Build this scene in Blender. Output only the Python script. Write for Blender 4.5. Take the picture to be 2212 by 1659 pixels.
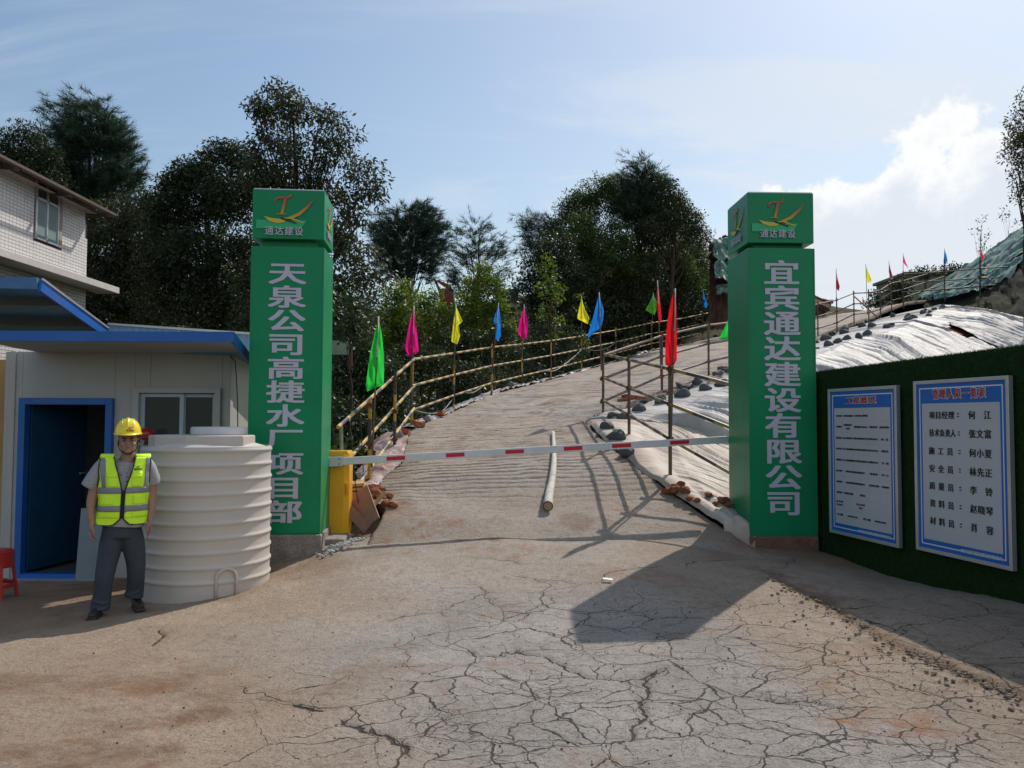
import bpy, bmesh, math, random
import numpy as np
from mathutils import Vector, Matrix
from mathutils.bvhtree import BVHTree
random.seed(7); rng = np.random.default_rng(7)
for o in list(bpy.data.objects): bpy.data.objects.remove(o)
C = bpy.context.scene.collection
SC = bpy.context.scene
R = math.radians
# ------------------------------------------------------------------ camera, sky, sun, exposure
CAMH = 1.62; FPX = 1726.0; PITCH = 2.5; ROLL = 0.25
cam = bpy.data.cameras.new('camera'); cam.sensor_width = 36; cam.lens = FPX/2212*36; cam.clip_end = 2000; cam.clip_start = .05
camo = bpy.data.objects.new('camera', cam); C.objects.link(camo)
RM = Matrix.Rotation(R(90+PITCH), 3, 'X') @ Matrix.Rotation(R(ROLL), 3, 'Z')
camo.matrix_world = Matrix.Translation((0, 0, CAMH)) @ RM.to_4x4()
SC.camera = camo
SUN_EL = 46.0; SUN_AZ = 33.5        # azimuth clockwise from +Y (to the right of the view)
w = bpy.data.worlds.new('World'); SC.world = w; w.use_nodes = True
nt = w.node_tree; N = nt.nodes; L = nt.links; N.clear()
def nn(t, **k):
    n = N.new(t)
    for a, b in k.items(): setattr(n, a, b)
    return n
out = nn('ShaderNodeOutputWorld'); bg = nn('ShaderNodeBackground'); L.new(bg.outputs[0], out.inputs[0])
sky = nn('ShaderNodeTexSky', sky_type='NISHITA', sun_disc=False, sun_elevation=R(SUN_EL), sun_rotation=R(SUN_AZ), air_density=1.35, dust_density=.9, ozone_density=2.2)
tc = nn('ShaderNodeTexCoord')
sep = nn('ShaderNodeSeparateXYZ'); L.new(tc.outputs['Generated'], sep.inputs[0])
def mth(op, a, b=None, c=None, clamp=False):
    n = nn('ShaderNodeMath', operation=op); n.use_clamp = clamp
    for i, v in enumerate((a, b, c)):
        if v is None: continue
        if isinstance(v, (int, float)): n.inputs[i].default_value = v
        else: L.new(v, n.inputs[i])
    return n.outputs[0]
def ramp01(v, a, b):
    n = nn('ShaderNodeMapRange', interpolation_type='SMOOTHSTEP'); L.new(v, n.inputs[0])
    n.inputs[1].default_value = a; n.inputs[2].default_value = b; return n.outputs[0]
def noise(vec, scale, det=6, rough=.55, dist=0):
    n = nn('ShaderNodeTexNoise'); L.new(vec, n.inputs['Vector']); n.inputs['Scale'].default_value = scale
    n.inputs['Detail'].default_value = det; n.inputs['Roughness'].default_value = rough; n.inputs['Distortion'].default_value = dist
    return n.outputs['Fac']
zz = mth('ADD', mth('MAXIMUM', sep.outputs[2], 0.0), 0.16)
cu = mth('DIVIDE', sep.outputs[0], zz); cv_ = mth('DIVIDE', sep.outputs[1], zz)
cmb = nn('ShaderNodeCombineXYZ'); L.new(cu, cmb.inputs[0]); L.new(cv_, cmb.inputs[1])
mp = nn('ShaderNodeMapping'); L.new(cmb.outputs[0], mp.inputs[0]); mp.inputs['Scale'].default_value = (.5, 1.25, 1); mp.inputs['Rotation'].default_value = (0, 0, R(-14))
wisp = ramp01(noise(mp.outputs[0], 1.6, 9, .60, .8), .46, .66)
wide = ramp01(noise(cmb.outputs[0], .35, 3, .5), .40, .62)
# the veil of thin cloud thickens towards the sun's side of the sky
az = mth('ARCTAN2', sep.outputs[0], sep.outputs[1])
side = ramp01(az, -.55, .75)
veil = mth('ADD', mth('MULTIPLY', wisp, mth('ADD', mth('MULTIPLY', wide, .65), .16)), mth('MULTIPLY', side, .26))
# cumulus bank: warped noise seen against height above the horizon
cn = noise(tc.outputs['Generated'], 7.5, 10, .62, .15)
cn2 = noise(tc.outputs['Generated'], 2.6, 3, .5)
el = mth('ARCSINE', sep.outputs[2])
top = mth('ADD', mth('MULTIPLY', mth('SUBTRACT', az, .28), .26), .245)      # top of the bank climbs to the right
edge = mth('ADD', mth('SUBTRACT', top, el), mth('MULTIPLY', mth('SUBTRACT', cn, .5), .30))
bank = mth('MULTIPLY', ramp01(edge, -.008, .016), ramp01(az, .04, .20))
rim = mth('MULTIPLY', bank, mth('SUBTRACT', 1.0, ramp01(edge, .0, .07)))
small = mth('MULTIPLY', ramp01(noise(tc.outputs['Generated'], 5.0, 9, .6, .2), .56, .66), mth('MULTIPLY', mth('SUBTRACT', 1.0, ramp01(el, .16, .26)), ramp01(cn2, .42, .6)))
def mixc(f, a, b):
    n = nn('ShaderNodeMix', data_type='RGBA')
    if isinstance(f, float): n.inputs[0].default_value = f
    else: L.new(f, n.inputs[0])
    for s, v in ((6, a), (7, b)):
        if isinstance(v, tuple): n.inputs[s].default_value = (*v, 1)
        else: L.new(v, n.inputs[s])
    return n.outputs[2]
SKYW = (6.8, 7.1, 7.5); SKYG = (4.3, 5.0, 5.9)
c1 = mixc(veil, sky.outputs[0], (7.0, 7.4, 7.9))
c2 = mixc(mth('MULTIPLY', small, .5), c1, SKYW)
c3 = mixc(mth('MULTIPLY', bank, .8), c2, (6.9, 7.25, 7.8))
c4 = mixc(mth('MULTIPLY', rim, .95), c3, (9.3, 9.3, 9.3))
L.new(c4, bg.inputs[0]); bg.inputs[1].default_value = .112
sl = bpy.data.lights.new('sun', 'SUN'); sl.energy = 3.9; sl.angle = R(.53); sl.color = (1.0, .93, .84)
so = bpy.data.objects.new('sun', sl); C.objects.link(so)
sd = Vector((math.sin(R(SUN_AZ))*math.cos(R(SUN_EL)), math.cos(R(SUN_AZ))*math.cos(R(SUN_EL)), math.sin(R(SUN_EL))))
so.rotation_euler = sd.to_track_quat('Z', 'Y').to_euler(); so.location = (10, 15, 25)
SC.view_settings.view_transform = 'Standard'; SC.view_settings.look = 'None'; SC.view_settings.gamma = 1
SC.view_settings.exposure = 0.0
SC.view_settings.use_curve_mapping = False
try: SC.cycles.max_bounces = 6; SC.cycles.transparent_max_bounces = 8
except Exception: pass
# ------------------------------------------------------------------ helpers
CX, CY = 1106.0, 829.5
def ray(u, v): return RM @ Vector(((u-CX)/FPX, -(v-CY)/FPX, -1.0))
def P(u, v, d):
    """world point seen at photograph position (u, v) whose distance along +Y is d"""
    r = ray(u, v); return Vector((0, 0, CAMH)) + r*(d/r.y)
def proj(p):
    q = RM.transposed() @ (Vector(p)-Vector((0, 0, CAMH))); return (CX+FPX*q.x/-q.z, CY-FPX*q.y/-q.z)

def tag(o, label=None, cat=None, group=None, kind=None):
    if label: o['label'] = label
    if cat: o['category'] = cat
    if group: o['group'] = group
    if kind: o['kind'] = kind
    return o
def empty(name, loc=(0, 0, 0), label=None, cat=None, group=None, rz=0):
    o = bpy.data.objects.new(name, None); C.objects.link(o); o.location = loc; o.rotation_euler = (0, 0, rz); o.empty_display_size = .1
    return tag(o, label, cat, group)
def link(name, me, parent=None, m=None):
    o = bpy.data.objects.new(name, me); C.objects.link(o)
    if m and not me.materials: me.materials.append(m)
    if parent:
        o.parent = parent
        o.matrix_parent_inverse = WM(parent).inverted()
    return o
def WM(o):
    m = Matrix.LocRotScale(o.location, o.rotation_euler, o.scale)
    if o.parent: m = WM(o.parent) @ o.matrix_parent_inverse @ m
    return m
class MB:
    def __init__(s): s.v = []; s.f = []; s.al = []
    def add(s, vs, fs):
        b = len(s.v); s.v += [tuple(p) for p in vs]; s.f += [tuple(b+i for i in f) for f in fs]; return s
    def box(s, c, sz, rot=None, taper=1.0):
        hx, hy, hz = sz[0]/2, sz[1]/2, sz[2]/2; vs = []
        for z in (-1, 1):
            t = taper if z > 0 else 1
            for x, y in ((-1, -1), (1, -1), (1, 1), (-1, 1)):
                p = Vector((x*hx*t, y*hy*t, z*hz))
                if rot is not None: p = rot @ p
                vs.append(p+Vector(c))
        return s.add(vs, [(3, 2, 1, 0), (4, 5, 6, 7), (0, 1, 5, 4), (1, 2, 6, 5), (2, 3, 7, 6), (3, 0, 4, 7)])
    def beam(s, a, b, wd, h, up=(0, 0, 1)):
        a = Vector(a); b = Vector(b); d = (b-a); ln = d.length; d.normalize(); u = Vector(up)
        x = d.cross(u).normalized(); z = x.cross(d).normalized()
        return s.box((a+b)/2, (wd, ln, h), Matrix((x, d, z)).transposed())
    def tube(s, pts, r, n=8, cap=True, along0=0.0):
        pts = [Vector(p) for p in pts]; rs = r if isinstance(r, (list, tuple)) else [r]*len(pts)
        b = len(s.v); al = along0; ref = None
        while len(s.al) < b: s.al.append(0.0)
        for i, p in enumerate(pts):
            d = (pts[min(i+1, len(pts)-1)]-pts[max(i-1, 0)]).normalized()
            if ref is None: ref = Vector((0, 0, 1)) if abs(d.z) < .9 else Vector((1, 0, 0))
            x = d.cross(ref).normalized(); y = x.cross(d).normalized(); ref = y
            if i: al += (p-pts[i-1]).length
            for k in range(n):
                a = 2*math.pi*k/n
                s.v.append(tuple(p+(x*math.cos(a)+y*math.sin(a))*rs[i])); s.al.append(al)
        m = len(pts)
        for i in range(m-1):
            for k in range(n):
                k2 = (k+1) % n
                s.f.append((b+i*n+k, b+i*n+k2, b+(i+1)*n+k2, b+(i+1)*n+k))
        if cap: s.f.append(tuple(b+k for k in range(n-1, -1, -1))); s.f.append(tuple(b+(m-1)*n+k for k in range(n)))
        return s
    def lathe(s, prof, n=32, c=(0, 0, 0), cap=True, sx=1, sy=1):
        b = len(s.v)
        for r, z in prof:
            for k in range(n):
                a = 2*math.pi*k/n; s.v.append((c[0]+r*math.cos(a)*sx, c[1]+r*math.sin(a)*sy, c[2]+z))
        m = len(prof)
        for i in range(m-1):
            for k in range(n):
                k2 = (k+1) % n; s.f.append((b+i*n+k, b+i*n+k2, b+(i+1)*n+k2, b+(i+1)*n+k))
        if cap: s.f.append(tuple(b+k for k in range(n-1, -1, -1))); s.f.append(tuple(b+(m-1)*n+k for k in range(n)))
        return s
    def grid(s, rows, thick=None):
        h = len(rows); wd = len(rows[0]); b = len(s.v)
        for r in rows: s.v += [tuple(p) for p in r]
        for i in range(h-1):
            for j in range(wd-1): s.f.append((b+i*wd+j, b+i*wd+j+1, b+(i+1)*wd+j+1, b+(i+1)*wd+j))
        return s
    def prism(s, poly, o, ex, ey, t):
        """flat outline (list of 2-D points) in the frame o, ex, ey, thickened along ex x ey by t"""
        o = Vector(o); ex = Vector(ex); ey = Vector(ey); nz = ex.cross(ey).normalized()*t; n = len(poly)
        vs = [o+ex*x+ey*y for x, y in poly]+[o+ex*x+ey*y+nz for x, y in poly]
        return s.add(vs, [tuple(range(n-1, -1, -1)), tuple(range(n, 2*n))]+[(i, (i+1) % n, n+(i+1) % n, n+i) for i in range(n)])
    def ell(s, c, r, rot=None, nu=14, nv=10):
        b = len(s.v); c = Vector(c)
        def tr(p): return tuple((rot @ p if rot is not None else p)+c)
        s.v.append(tr(Vector((0, 0, -r[2]))))
        for i in range(1, nv):
            t = math.pi*i/nv-math.pi/2
            for k in range(nu):
                a = 2*math.pi*k/nu; s.v.append(tr(Vector((r[0]*math.cos(t)*math.cos(a), r[1]*math.cos(t)*math.sin(a), r[2]*math.sin(t)))))
        s.v.append(tr(Vector((0, 0, r[2])))); e = len(s.v)-1
        for k in range(nu):
            k2 = (k+1) % nu; s.f.append((b, b+1+k2, b+1+k)); s.f.append((e, e-nu+k, e-nu+k2))
            for i in range(nv-2): s.f.append((b+1+i*nu+k, b+1+i*nu+k2, b+1+(i+1)*nu+k2, b+1+(i+1)*nu+k))
        return s
    def mesh(s, name, m=None, smooth=False):
        me = bpy.data.meshes.new(name); me.from_pydata(s.v, [], s.f)
        if s.al:
            while len(s.al) < len(s.v): s.al.append(0.0)
            at = me.attributes.new('along', 'FLOAT', 'POINT'); at.data.foreach_set('value', s.al)
        if m: me.materials.append(m)
        if smooth is True: me.shade_smooth()
        elif smooth:
            me.shade_smooth(); me.set_sharp_from_angle(angle=R(smooth))
        me.update(); return me
    def build(s, name, m, parent=None, smooth=False, bev=0):
        o = link(name, s.mesh(name, m, smooth), parent)
        if bev:
            md = o.modifiers.new('edge', 'BEVEL'); md.width = bev; md.segments = 2; md.limit_method = 'ANGLE'; md.angle_limit = R(40)
        return o
def npmesh(name, V, F, m=None, smooth=False):
    me = bpy.data.meshes.new(name); V = np.asarray(V, np.float32); F = np.asarray(F, np.int32)
    me.vertices.add(len(V)); me.vertices.foreach_set('co', V.ravel())
    k = F.shape[1]; me.loops.add(F.size); me.loops.foreach_set('vertex_index', F.ravel())
    me.polygons.add(len(F)); me.polygons.foreach_set('loop_start', np.arange(0, F.size, k, dtype=np.int32))
    try: me.polygons.foreach_set('loop_total', np.full(len(F), k, np.int32))
    except Exception: pass
    if smooth: me.polygons.foreach_set('use_smooth', np.ones(len(F), bool))
    me.update(calc_edges=True)
    if m: me.materials.append(m)
    return me
def attr(me, name, vals, dom='POINT'):
    a = me.attributes.new(name, 'FLOAT', dom); a.data.foreach_set('value', np.asarray(vals, np.float32))
def gridfaces(h, wd):
    i, j = np.meshgrid(np.arange(h-1), np.arange(wd-1), indexing='ij'); a = (i*wd+j).ravel()
    return np.stack([a, a+1, a+wd+1, a+wd], 1)
def evaluated(o, name=None):
    """bake an object's modifiers into its mesh"""
    bpy.context.view_layer.update(); dg = bpy.context.evaluated_depsgraph_get()
    me = bpy.data.meshes.new_from_object(o.evaluated_get(dg)); o.modifiers.clear(); o.data = me; return o
def copy_tree(o, parent=None):
    c = o.copy(); C.objects.link(c); c.parent = parent
    for ch in [x for x in bpy.data.objects if x.parent == o]: copy_tree(ch, c)
    return c
# numpy noise -------------------------------------------------------
_perm = rng.permutation(1024)
def vnoise(x, y, seed=0):
    xi = np.floor(x).astype(int); yi = np.floor(y).astype(int); fx = x-xi; fy = y-yi
    fx = fx*fx*(3-2*fx); fy = fy*fy*(3-2*fy)
    def h(a, b): return _perm[(_perm[(a+seed*131) & 1023]+b) & 1023]/1023.0
    return (h(xi, yi)*(1-fx)+h(xi+1, yi)*fx)*(1-fy)+(h(xi, yi+1)*(1-fx)+h(xi+1, yi+1)*fx)*fy
def fbm(x, y, o=4, seed=0, g=.5):
    r = 0; a = 1; t = 0
    for k in range(o): r = r+a*vnoise(x*2**k+17*k, y*2**k+31*k, seed+k); t += a; a *= g
    return r/t-.5
# materials ---------------------------------------------------------
def nodes(m):
    m.use_nodes = True; t = m.node_tree; return t, t.nodes, t.links, t.nodes['Principled BSDF']
def M(name, col, rough=.7, metal=0, var=.12, scale=6, bump=.0, bscale=60, spec=.5, col2=None, dirt=None, dirtamt=.0, coat=0, sheen=0):
    m = bpy.data.materials.new(name); t, n, l, b = nodes(m)
    tcn = n.new('ShaderNodeTexCoord'); no = n.new('ShaderNodeTexNoise'); l.new(tcn.outputs['Object'], no.inputs['Vector'])
    no.inputs['Scale'].default_value = scale; no.inputs['Detail'].default_value = 7; no.inputs['Roughness'].default_value = .65
    mx = n.new('ShaderNodeMix'); mx.data_type = 'RGBA'
    a = tuple(c*(1-var) for c in col); c2 = col2 or tuple(min(1, c*(1+var)) for c in col)
    mr = n.new('ShaderNodeMapRange'); l.new(no.outputs['Fac'], mr.inputs[0]); mr.inputs[1].default_value = .3; mr.inputs[2].default_value = .7
    l.new(mr.outputs[0], mx.inputs[0]); mx.inputs[6].default_value = (*a, 1); mx.inputs[7].default_value = (*c2, 1)
    outc = mx.outputs[2]
    if dirt:
        d = n.new('ShaderNodeTexNoise'); l.new(tcn.outputs['Object'], d.inputs['Vector']); d.inputs['Scale'].default_value = scale*.37; d.inputs['Detail'].default_value = 9; d.inputs['Roughness'].default_value = .7
        dr = n.new('ShaderNodeMapRange'); l.new(d.outputs['Fac'], dr.inputs[0]); dr.inputs[1].default_value = .5; dr.inputs[2].default_value = .75; dr.inputs[4].default_value = dirtamt
        m2 = n.new('ShaderNodeMix'); m2.data_type = 'RGBA'; l.new(dr.outputs[0], m2.inputs[0]); l.new(outc, m2.inputs[6]); m2.inputs[7].default_value = (*dirt, 1); outc = m2.outputs[2]
    l.new(outc, b.inputs['Base Color'])
    b.inputs['Roughness'].default_value = rough; b.inputs['Metallic'].default_value = metal; b.inputs['Specular IOR Level'].default_value = spec
    if coat: b.inputs['Coat Weight'].default_value = coat
    if bump:
        n2 = n.new('ShaderNodeTexNoise'); l.new(tcn.outputs['Object'], n2.inputs['Vector']); n2.inputs['Scale'].default_value = bscale; n2.inputs['Detail'].default_value = 6
        bp = n.new('ShaderNodeBump'); l.new(n2.outputs['Fac'], bp.inputs['Height']); bp.inputs['Strength'].default_value = bump; bp.inputs['Distance'].default_value = .02
        l.new(bp.outputs[0], b.inputs['Normal'])
    return m
def text_mesh(s, wbox, hbox, bold=.0, slant=0, name='lettering'):
    """lettering fitted into a wbox x hbox field, centred on the origin of its own XY plane; bold = stroke thickening in em"""
    cu_ = bpy.data.curves.new('t', 'FONT'); cu_.body = s; cu_.size = 1; cu_.resolution_u = 2; cu_.extrude = .006
    o = bpy.data.objects.new('t', cu_); C.objects.link(o); bpy.context.view_layer.update()
    me = bpy.data.meshes.new_from_object(o.evaluated_get(bpy.context.evaluated_depsgraph_get()))
    bpy.data.objects.remove(o); bpy.data.curves.remove(cu_)
    n = len(me.vertices); co = np.zeros(n*3, np.float32); me.vertices.foreach_get('co', co); co = co.reshape(-1, 3)
    if not n: me.name = name; return me
    lo = co.min(0); hi = co.max(0); c = (lo+hi)/2; sp = np.maximum(hi-lo, 1e-6)
    sx = wbox/sp[0] if wbox else hbox/sp[1]; sy = hbox/sp[1] if hbox else sx
    if len(s) == 1 and ord(s) > 0x2e80:          # one Han character: fit its em square, not its own outline
        sx = wbox/.93; sy = hbox/.93; c = np.array([.5, .38, 0])
    co = (co-c)*np.array([sx, sy, .35]); co[:, 0] += slant*co[:, 1]
    if bold:
        F = [tuple(p.vertices) for p in me.polygons]; bpy.data.meshes.remove(me); VV = []; FF = []
        for i, (dx, dy) in enumerate(((0, 0), (1, .6), (-1, .6), (1, -.6), (-1, -.6), (1, 0), (-1, 0))):
            VV.append(co+np.array([dx*bold*sx, dy*bold*sy, .00012*i])); FF += [tuple(q+i*n for q in f) for f in F]
        me = bpy.data.meshes.new(name); me.from_pydata(np.concatenate(VV).tolist(), [], FF)
    else: me.vertices.foreach_set('co', co.astype(np.float32).ravel())
    me.name = name; me.materials.clear(); me.update(); return me
def place_text(s, o, ex, ey, wbox, hbox, m, parent, name='lettering', bold=.0, slant=0):
    me = text_mesh(s, wbox, hbox, bold, slant, name); me.materials.append(m)
    ob = bpy.data.objects.new(name, me); C.objects.link(ob)
    ex = Vector(ex).normalized(); ey = Vector(ey).normalized(); ez = ex.cross(ey)
    mw = Matrix((ex, ey, ez)).transposed().to_4x4(); mw.translation = Vector(o)
    ob.parent = parent; ob.matrix_parent_inverse = WM(parent).inverted(); ob.matrix_local = mw if False else ob.matrix_local
    loc, rot, sc = mw.decompose(); ob.location = loc; ob.rotation_euler = rot.to_euler()
    return ob
# ------------------------------------------------------------------ terrain
LEFT = [(-1.60,8.3,.22),(-1.47,9.4,.53),(-1.68,10.3,.80),(-1.55,11,.99),(-1.65,12.6,1.30),(-1.71,13.7,1.46),(-1.22,16.4,1.78),(-.56,19.5,2.2),(.25,22,2.5),(1.2,24.4,2.83),(2.36,27.2,3.27),(4.0,30,3.8),(5.9,33.5,4.5),(9.1,38,5.4),(14,44,6.8),(20,50,8.2),(26,54,9.1),(33,57,9.3)]
RIGHT = [(2.75,8.3,.20),(2.25,9.5,.50),(1.80,10.9,.92),(1.62,12,1.15),(1.40,13.6,1.45),(1.35,14.6,1.60),(2.0,15.6,1.85),(3.15,16.8,2.15),(4.5,18.3,2.55),(5.9,20.3,3.0),(7.6,23,3.6),(9.3,25.6,4.05),(10.8,28,4.55),(13.5,32,5.5),(16.2,36,6.3),(19,40,7.3),(24,46,8.6),(33,51,9.2)]
BK = [  # bank under the sheeting: kerb edge, shoulder, foot
 [(2.42,9.0,.43),(2.55,8.98,.40),(2.72,8.95,.30)],
 [(1.74,10.9,.93),(2.2,10.85,.84),(3.3,10.2,.30)],
 [(1.36,13.6,1.46),(2.2,13.0,1.34),(4.6,11.0,.25)],
 [(1.55,14.9,1.58),(2.8,14.3,1.60),(5.9,11.8,.25)],
 [(3.2,16.7,2.02),(4.1,15.9,2.04),(7.4,12.9,.30)],
 [(5.95,20.2,2.86),(7.0,18.9,2.92),(10,14.6,.4)],
 [(8.4,24.2,3.68),(9.6,22.4,3.75),(12.6,16.2,.5)],
 [(10.9,27.9,4.40),(12.3,25.5,4.42),(15,18,.7)],
 [(14,32.3,5.35),(15.2,29,5.35),(18.5,20.5,1.0)],
 [(16.6,35.8,6.05),(16.9,30.6,5.95),(21.5,22.5,2.0)],
 [(19.5,38,6.3),(19.8,31,4.9),(25,24,1.9)],
]
CP = [(-4.5,6.5,-.03),(-3.8,5,0),(-3.3,6.7,-.02),(-3.0,8.4,-.03),(-2.6,9,.12),(-2.0,8.6,.24),(-1,8.2,.25),(0,8.5,.32),(1.5,8.5,.3),(2.8,8.3,.14),(3.6,8,.1),(4,6.2,.14),(3,5,.09),(0,6.3,.08),(0,4,0),(-3,3,0),(3,3,.05),(0,0,0),(-6,1,-.05),(6,2,.12),(-6,6,-.12),(-4,9,-.15),(-6,9,-.17),(-4,11,-.2),(-8,9,-.2),(0,-6,0),(-8,-6,0),(8,-6,.1),(0,-40,0),(-40,-30,0),(40,-30,0),(5,8.5,.15),(6,6,.15),(7,9,.2),(9,6,.2),(-2.05,9.6,.25),(-2.1,10.4,.35),(4.3,9.4,.18),
 # valley floor and wooded hill on the left
 (-3.2,13,.35),(-4,18,.3),(-3,22,.7),(-8,16,0),(-10,24,.5),(-20,20,.5),(-20,34,4),(-10,34,2.5),(-3,30,1.6),(-40,20,3),(-40,45,9),(-20,48,9),(-8,46,7.5),(0,38,4),(-1,48,8.2),(5,44,7),(6,50,11),(10,52,13),(0,60,9),(-30,70,12),(-60,60,12),(14,56,12.5),(18,58,11.6),(24,62,9.6),
 (0,100,10),(-60,110,12),(60,110,9),(40,70,9.2),(60,50,9),(34,66,9.2),
 # ground behind the turf wall and the rise on the far right
 (8,11,.2),(12,13,.3),(20,16,.6),(30,20,2),(24,30,3.5),(28,34,5.5),(36,30,8),(30,44,8.5),(22,42,6.4),(26,46,8.0),(40,40,14),(60,20,10),(60,0,3),(30,0,1),(16,8,.4)]
for p in LEFT[1:]: CP.append((p[0]-.1, p[1], p[2]-.22)); 
for p in LEFT[3:10]: CP.append((p[0]-1.3, p[1]+.3, max(.3, p[2]-1.1)))
for a, b in zip(LEFT[1:], RIGHT[1:]):
    CP.append(((a[0]+b[0])/2, (a[1]+b[1])/2, (a[2]+b[2])/2-.22))
for r in BK[1:]:
    for q in r: CP.append((q[0], q[1], q[2]-.16))
cp = np.array(CP, float)
_D = np.hypot(cp[:, None, 0]-cp[None, :, 0], cp[:, None, 1]-cp[None, :, 1])
_W = np.linalg.solve(np.block([[_D+np.eye(len(cp))*.02, np.ones((len(cp), 1))], [np.ones((1, len(cp))), np.zeros((1, 1))]]), np.append(cp[:, 2], 0))
def H(x, y):
    x = np.asarray(x, float); y = np.asarray(y, float); r = np.full(np.broadcast(x, y).shape, _W[-1])
    for k in range(len(cp)): r = r+_W[k]*np.hypot(x-cp[k, 0], y-cp[k, 1])
    return r
def h1(x, y): return float(H(np.array([x]), np.array([y]))[0])

def lerp_poly(pl, t):
    """point on a polyline at vertex parameter t"""
    t = min(max(t, 0), len(pl)-1-1e-6); i = int(t); f = t-i
    return [pl[i][k]*(1-f)+pl[i+1][k]*f for k in range(3)]
def smooth_poly(pl, n):
    """Catmull-Rom through the vertices, n samples per span"""
    a = np.array(pl, float); q = np.vstack([2*a[0]-a[1], a, 2*a[-1]-a[-2]]); outp = []
    for i in range(len(a)-1):
        p0, p1, p2, p3 = q[i:i+4]
        for k in range(n[i] if isinstance(n, (list, tuple)) else n):
            t = k/(n[i] if isinstance(n, (list, tuple)) else n)
            outp.append(.5*((2*p1)+(-p0+p2)*t+(2*p0-5*p1+4*p2-p3)*t*t+(-p0+3*p1-3*p2+p3)*t**3))
    outp.append(a[-1]); return np.array(outp)

# materials of the ground
def ground_material(name, yard=True):
    m = bpy.data.materials.new(name); t, n, l, b = nodes(m)
    tcn = n.new('ShaderNodeTexCoord'); ob = tcn.outputs['Object']
    def NO(scale, det=6, rough=.6, mp_=None):
        k = n.new('ShaderNodeTexNoise'); k.inputs['Scale'].default_value = scale; k.inputs['Detail'].default_value = det; k.inputs['Roughness'].default_value = rough
        l.new(mp_ or ob, k.inputs['Vector']); return k.outputs['Fac']
    def MR(v, a, b_, c=0, d=1):
        k = n.new('ShaderNodeMapRange'); l.new(v, k.inputs[0]); k.inputs[1].default_value = a; k.inputs[2].default_value = b_; k.inputs[3].default_value = c; k.inputs[4].default_value = d; return k.outputs[0]
    def MX(f, a, c, bl='MIX'):
        k = n.new('ShaderNodeMix'); k.data_type = 'RGBA'; k.blend_type = bl
        if isinstance(f, float): k.inputs[0].default_value = f
        else: l.new(f, k.inputs[0])
        for s_, v in ((6, a), (7, c)):
            if isinstance(v, tuple): k.inputs[s_].default_value = (*v, 1)
            else: l.new(v, k.inputs[s_])
        return k.outputs[2]
    def MA(op, a, c):
        k = n.new('ShaderNodeMath'); k.operation = op; k.use_clamp = False
        for i_, v in enumerate((a, c)):
            if isinstance(v, (int, float)): k.inputs[i_].default_value = v
            else: l.new(v, k.inputs[i_])
        return k.outputs[0]
    tone = n.new('ShaderNodeAttribute'); tone.attribute_name = 'tan'
    dirt = n.new('ShaderNodeAttribute'); dirt.attribute_name = 'dirt'
    ck = n.new('ShaderNodeAttribute'); ck.attribute_name = 'crack'
    grey = MX(MR(NO(1.3, 5), .35, .65), (.35, .32, .29), (.47, .43, .395))
    tan_ = MX(MR(NO(.9, 6), .35, .65), (.35, .265, .19), (.46, .355, .265))
    c = MX(tone.outputs['Fac'], grey, tan_)
    # fine aggregate: pale and dark specks
    sp = NO(95, 3, .7); c = MX(MR(sp, .58, .70, 0, .6), c, (.60, .56, .50))
    sp2 = NO(60, 4, .75); c = MX(MR(sp2, .53, .66, 0, .72), c, (.11, .09, .072))
    mid = NO(14, 8, .72); c = MX(MR(mid, .50, .70, 0, .6), c, (.19, .145, .11))
    st = MA('MULTIPLY', MR(NO(.75, 5, .65), .56, .70), MR(NO(6, 6, .7), .4, .6)); c = MX(MA('MULTIPLY', st, .85), c, (.33, .155, .075))
    c = MX(MR(NO(2.1, 7, .75), .60, .78, 0, .65), c, (.19, .135, .09))
    c = MX(dirt.outputs['Fac'], c, MX(MR(NO(30, 6, .7), .4, .6), (.15, .085, .05), (.27, .155, .09)))
    cz = n.new('ShaderNodeAttribute'); cz.attribute_name = 'craze'
    wn = n.new('ShaderNodeTexNoise'); wn.inputs['Scale'].default_value = 3.2; wn.inputs['Detail'].default_value = 7; wn.inputs['Roughness'].default_value = .52; l.new(ob, wn.inputs['Vector'])
    wv = n.new('ShaderNodeVectorMath'); wv.operation = 'MULTIPLY_ADD'; l.new(wn.outputs['Color'], wv.inputs[0]); wv.inputs[1].default_value = (.30, .30, 0); l.new(ob, wv.inputs[2])
    fl = n.new('ShaderNodeVectorMath'); fl.operation = 'MULTIPLY'; l.new(wv.outputs[0], fl.inputs[0]); fl.inputs[1].default_value = (.85, 1.1, 0)
    def VO(scale, wlo, whi, th, lvar):
        k = n.new('ShaderNodeTexVoronoi'); k.feature = 'DISTANCE_TO_EDGE'; k.voronoi_dimensions = '2D'; k.inputs['Scale'].default_value = scale; k.inputs['Randomness'].default_value = 1; l.new(fl.outputs[0], k.inputs['Vector'])
        lv = MR(NO(lvar, 4, .6), .36, .64)                      # width comes and goes along a crack
        wdt = MA('MULTIPLY', MA('MULTIPLY', MA('ADD', MA('MULTIPLY', lv, whi-wlo), wlo), MR(cz.outputs['Fac'], th, th+.35)), scale)
        r_ = MA('SUBTRACT', 1.0, MA('DIVIDE', k.outputs['Distance'], MA('MAXIMUM', wdt, .0001)))
        q_ = n.new('ShaderNodeMath'); q_.operation = 'MULTIPLY'; q_.use_clamp = True; l.new(r_, q_.inputs[0]); q_.inputs[1].default_value = 1.8
        return q_.outputs[0]
    v1 = VO(1.9, .0030, .0095, .03, 2.7); v2 = VO(3.9, .0012, .0070, .16, 1.9); v3 = VO(12, -.0045, .0045, .48, 1.6)
    cd_ = n.new('ShaderNodeAttribute'); cd_.attribute_name = 'cdist'; cw_ = n.new('ShaderNodeAttribute'); cw_.attribute_name = 'cwidth'
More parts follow.
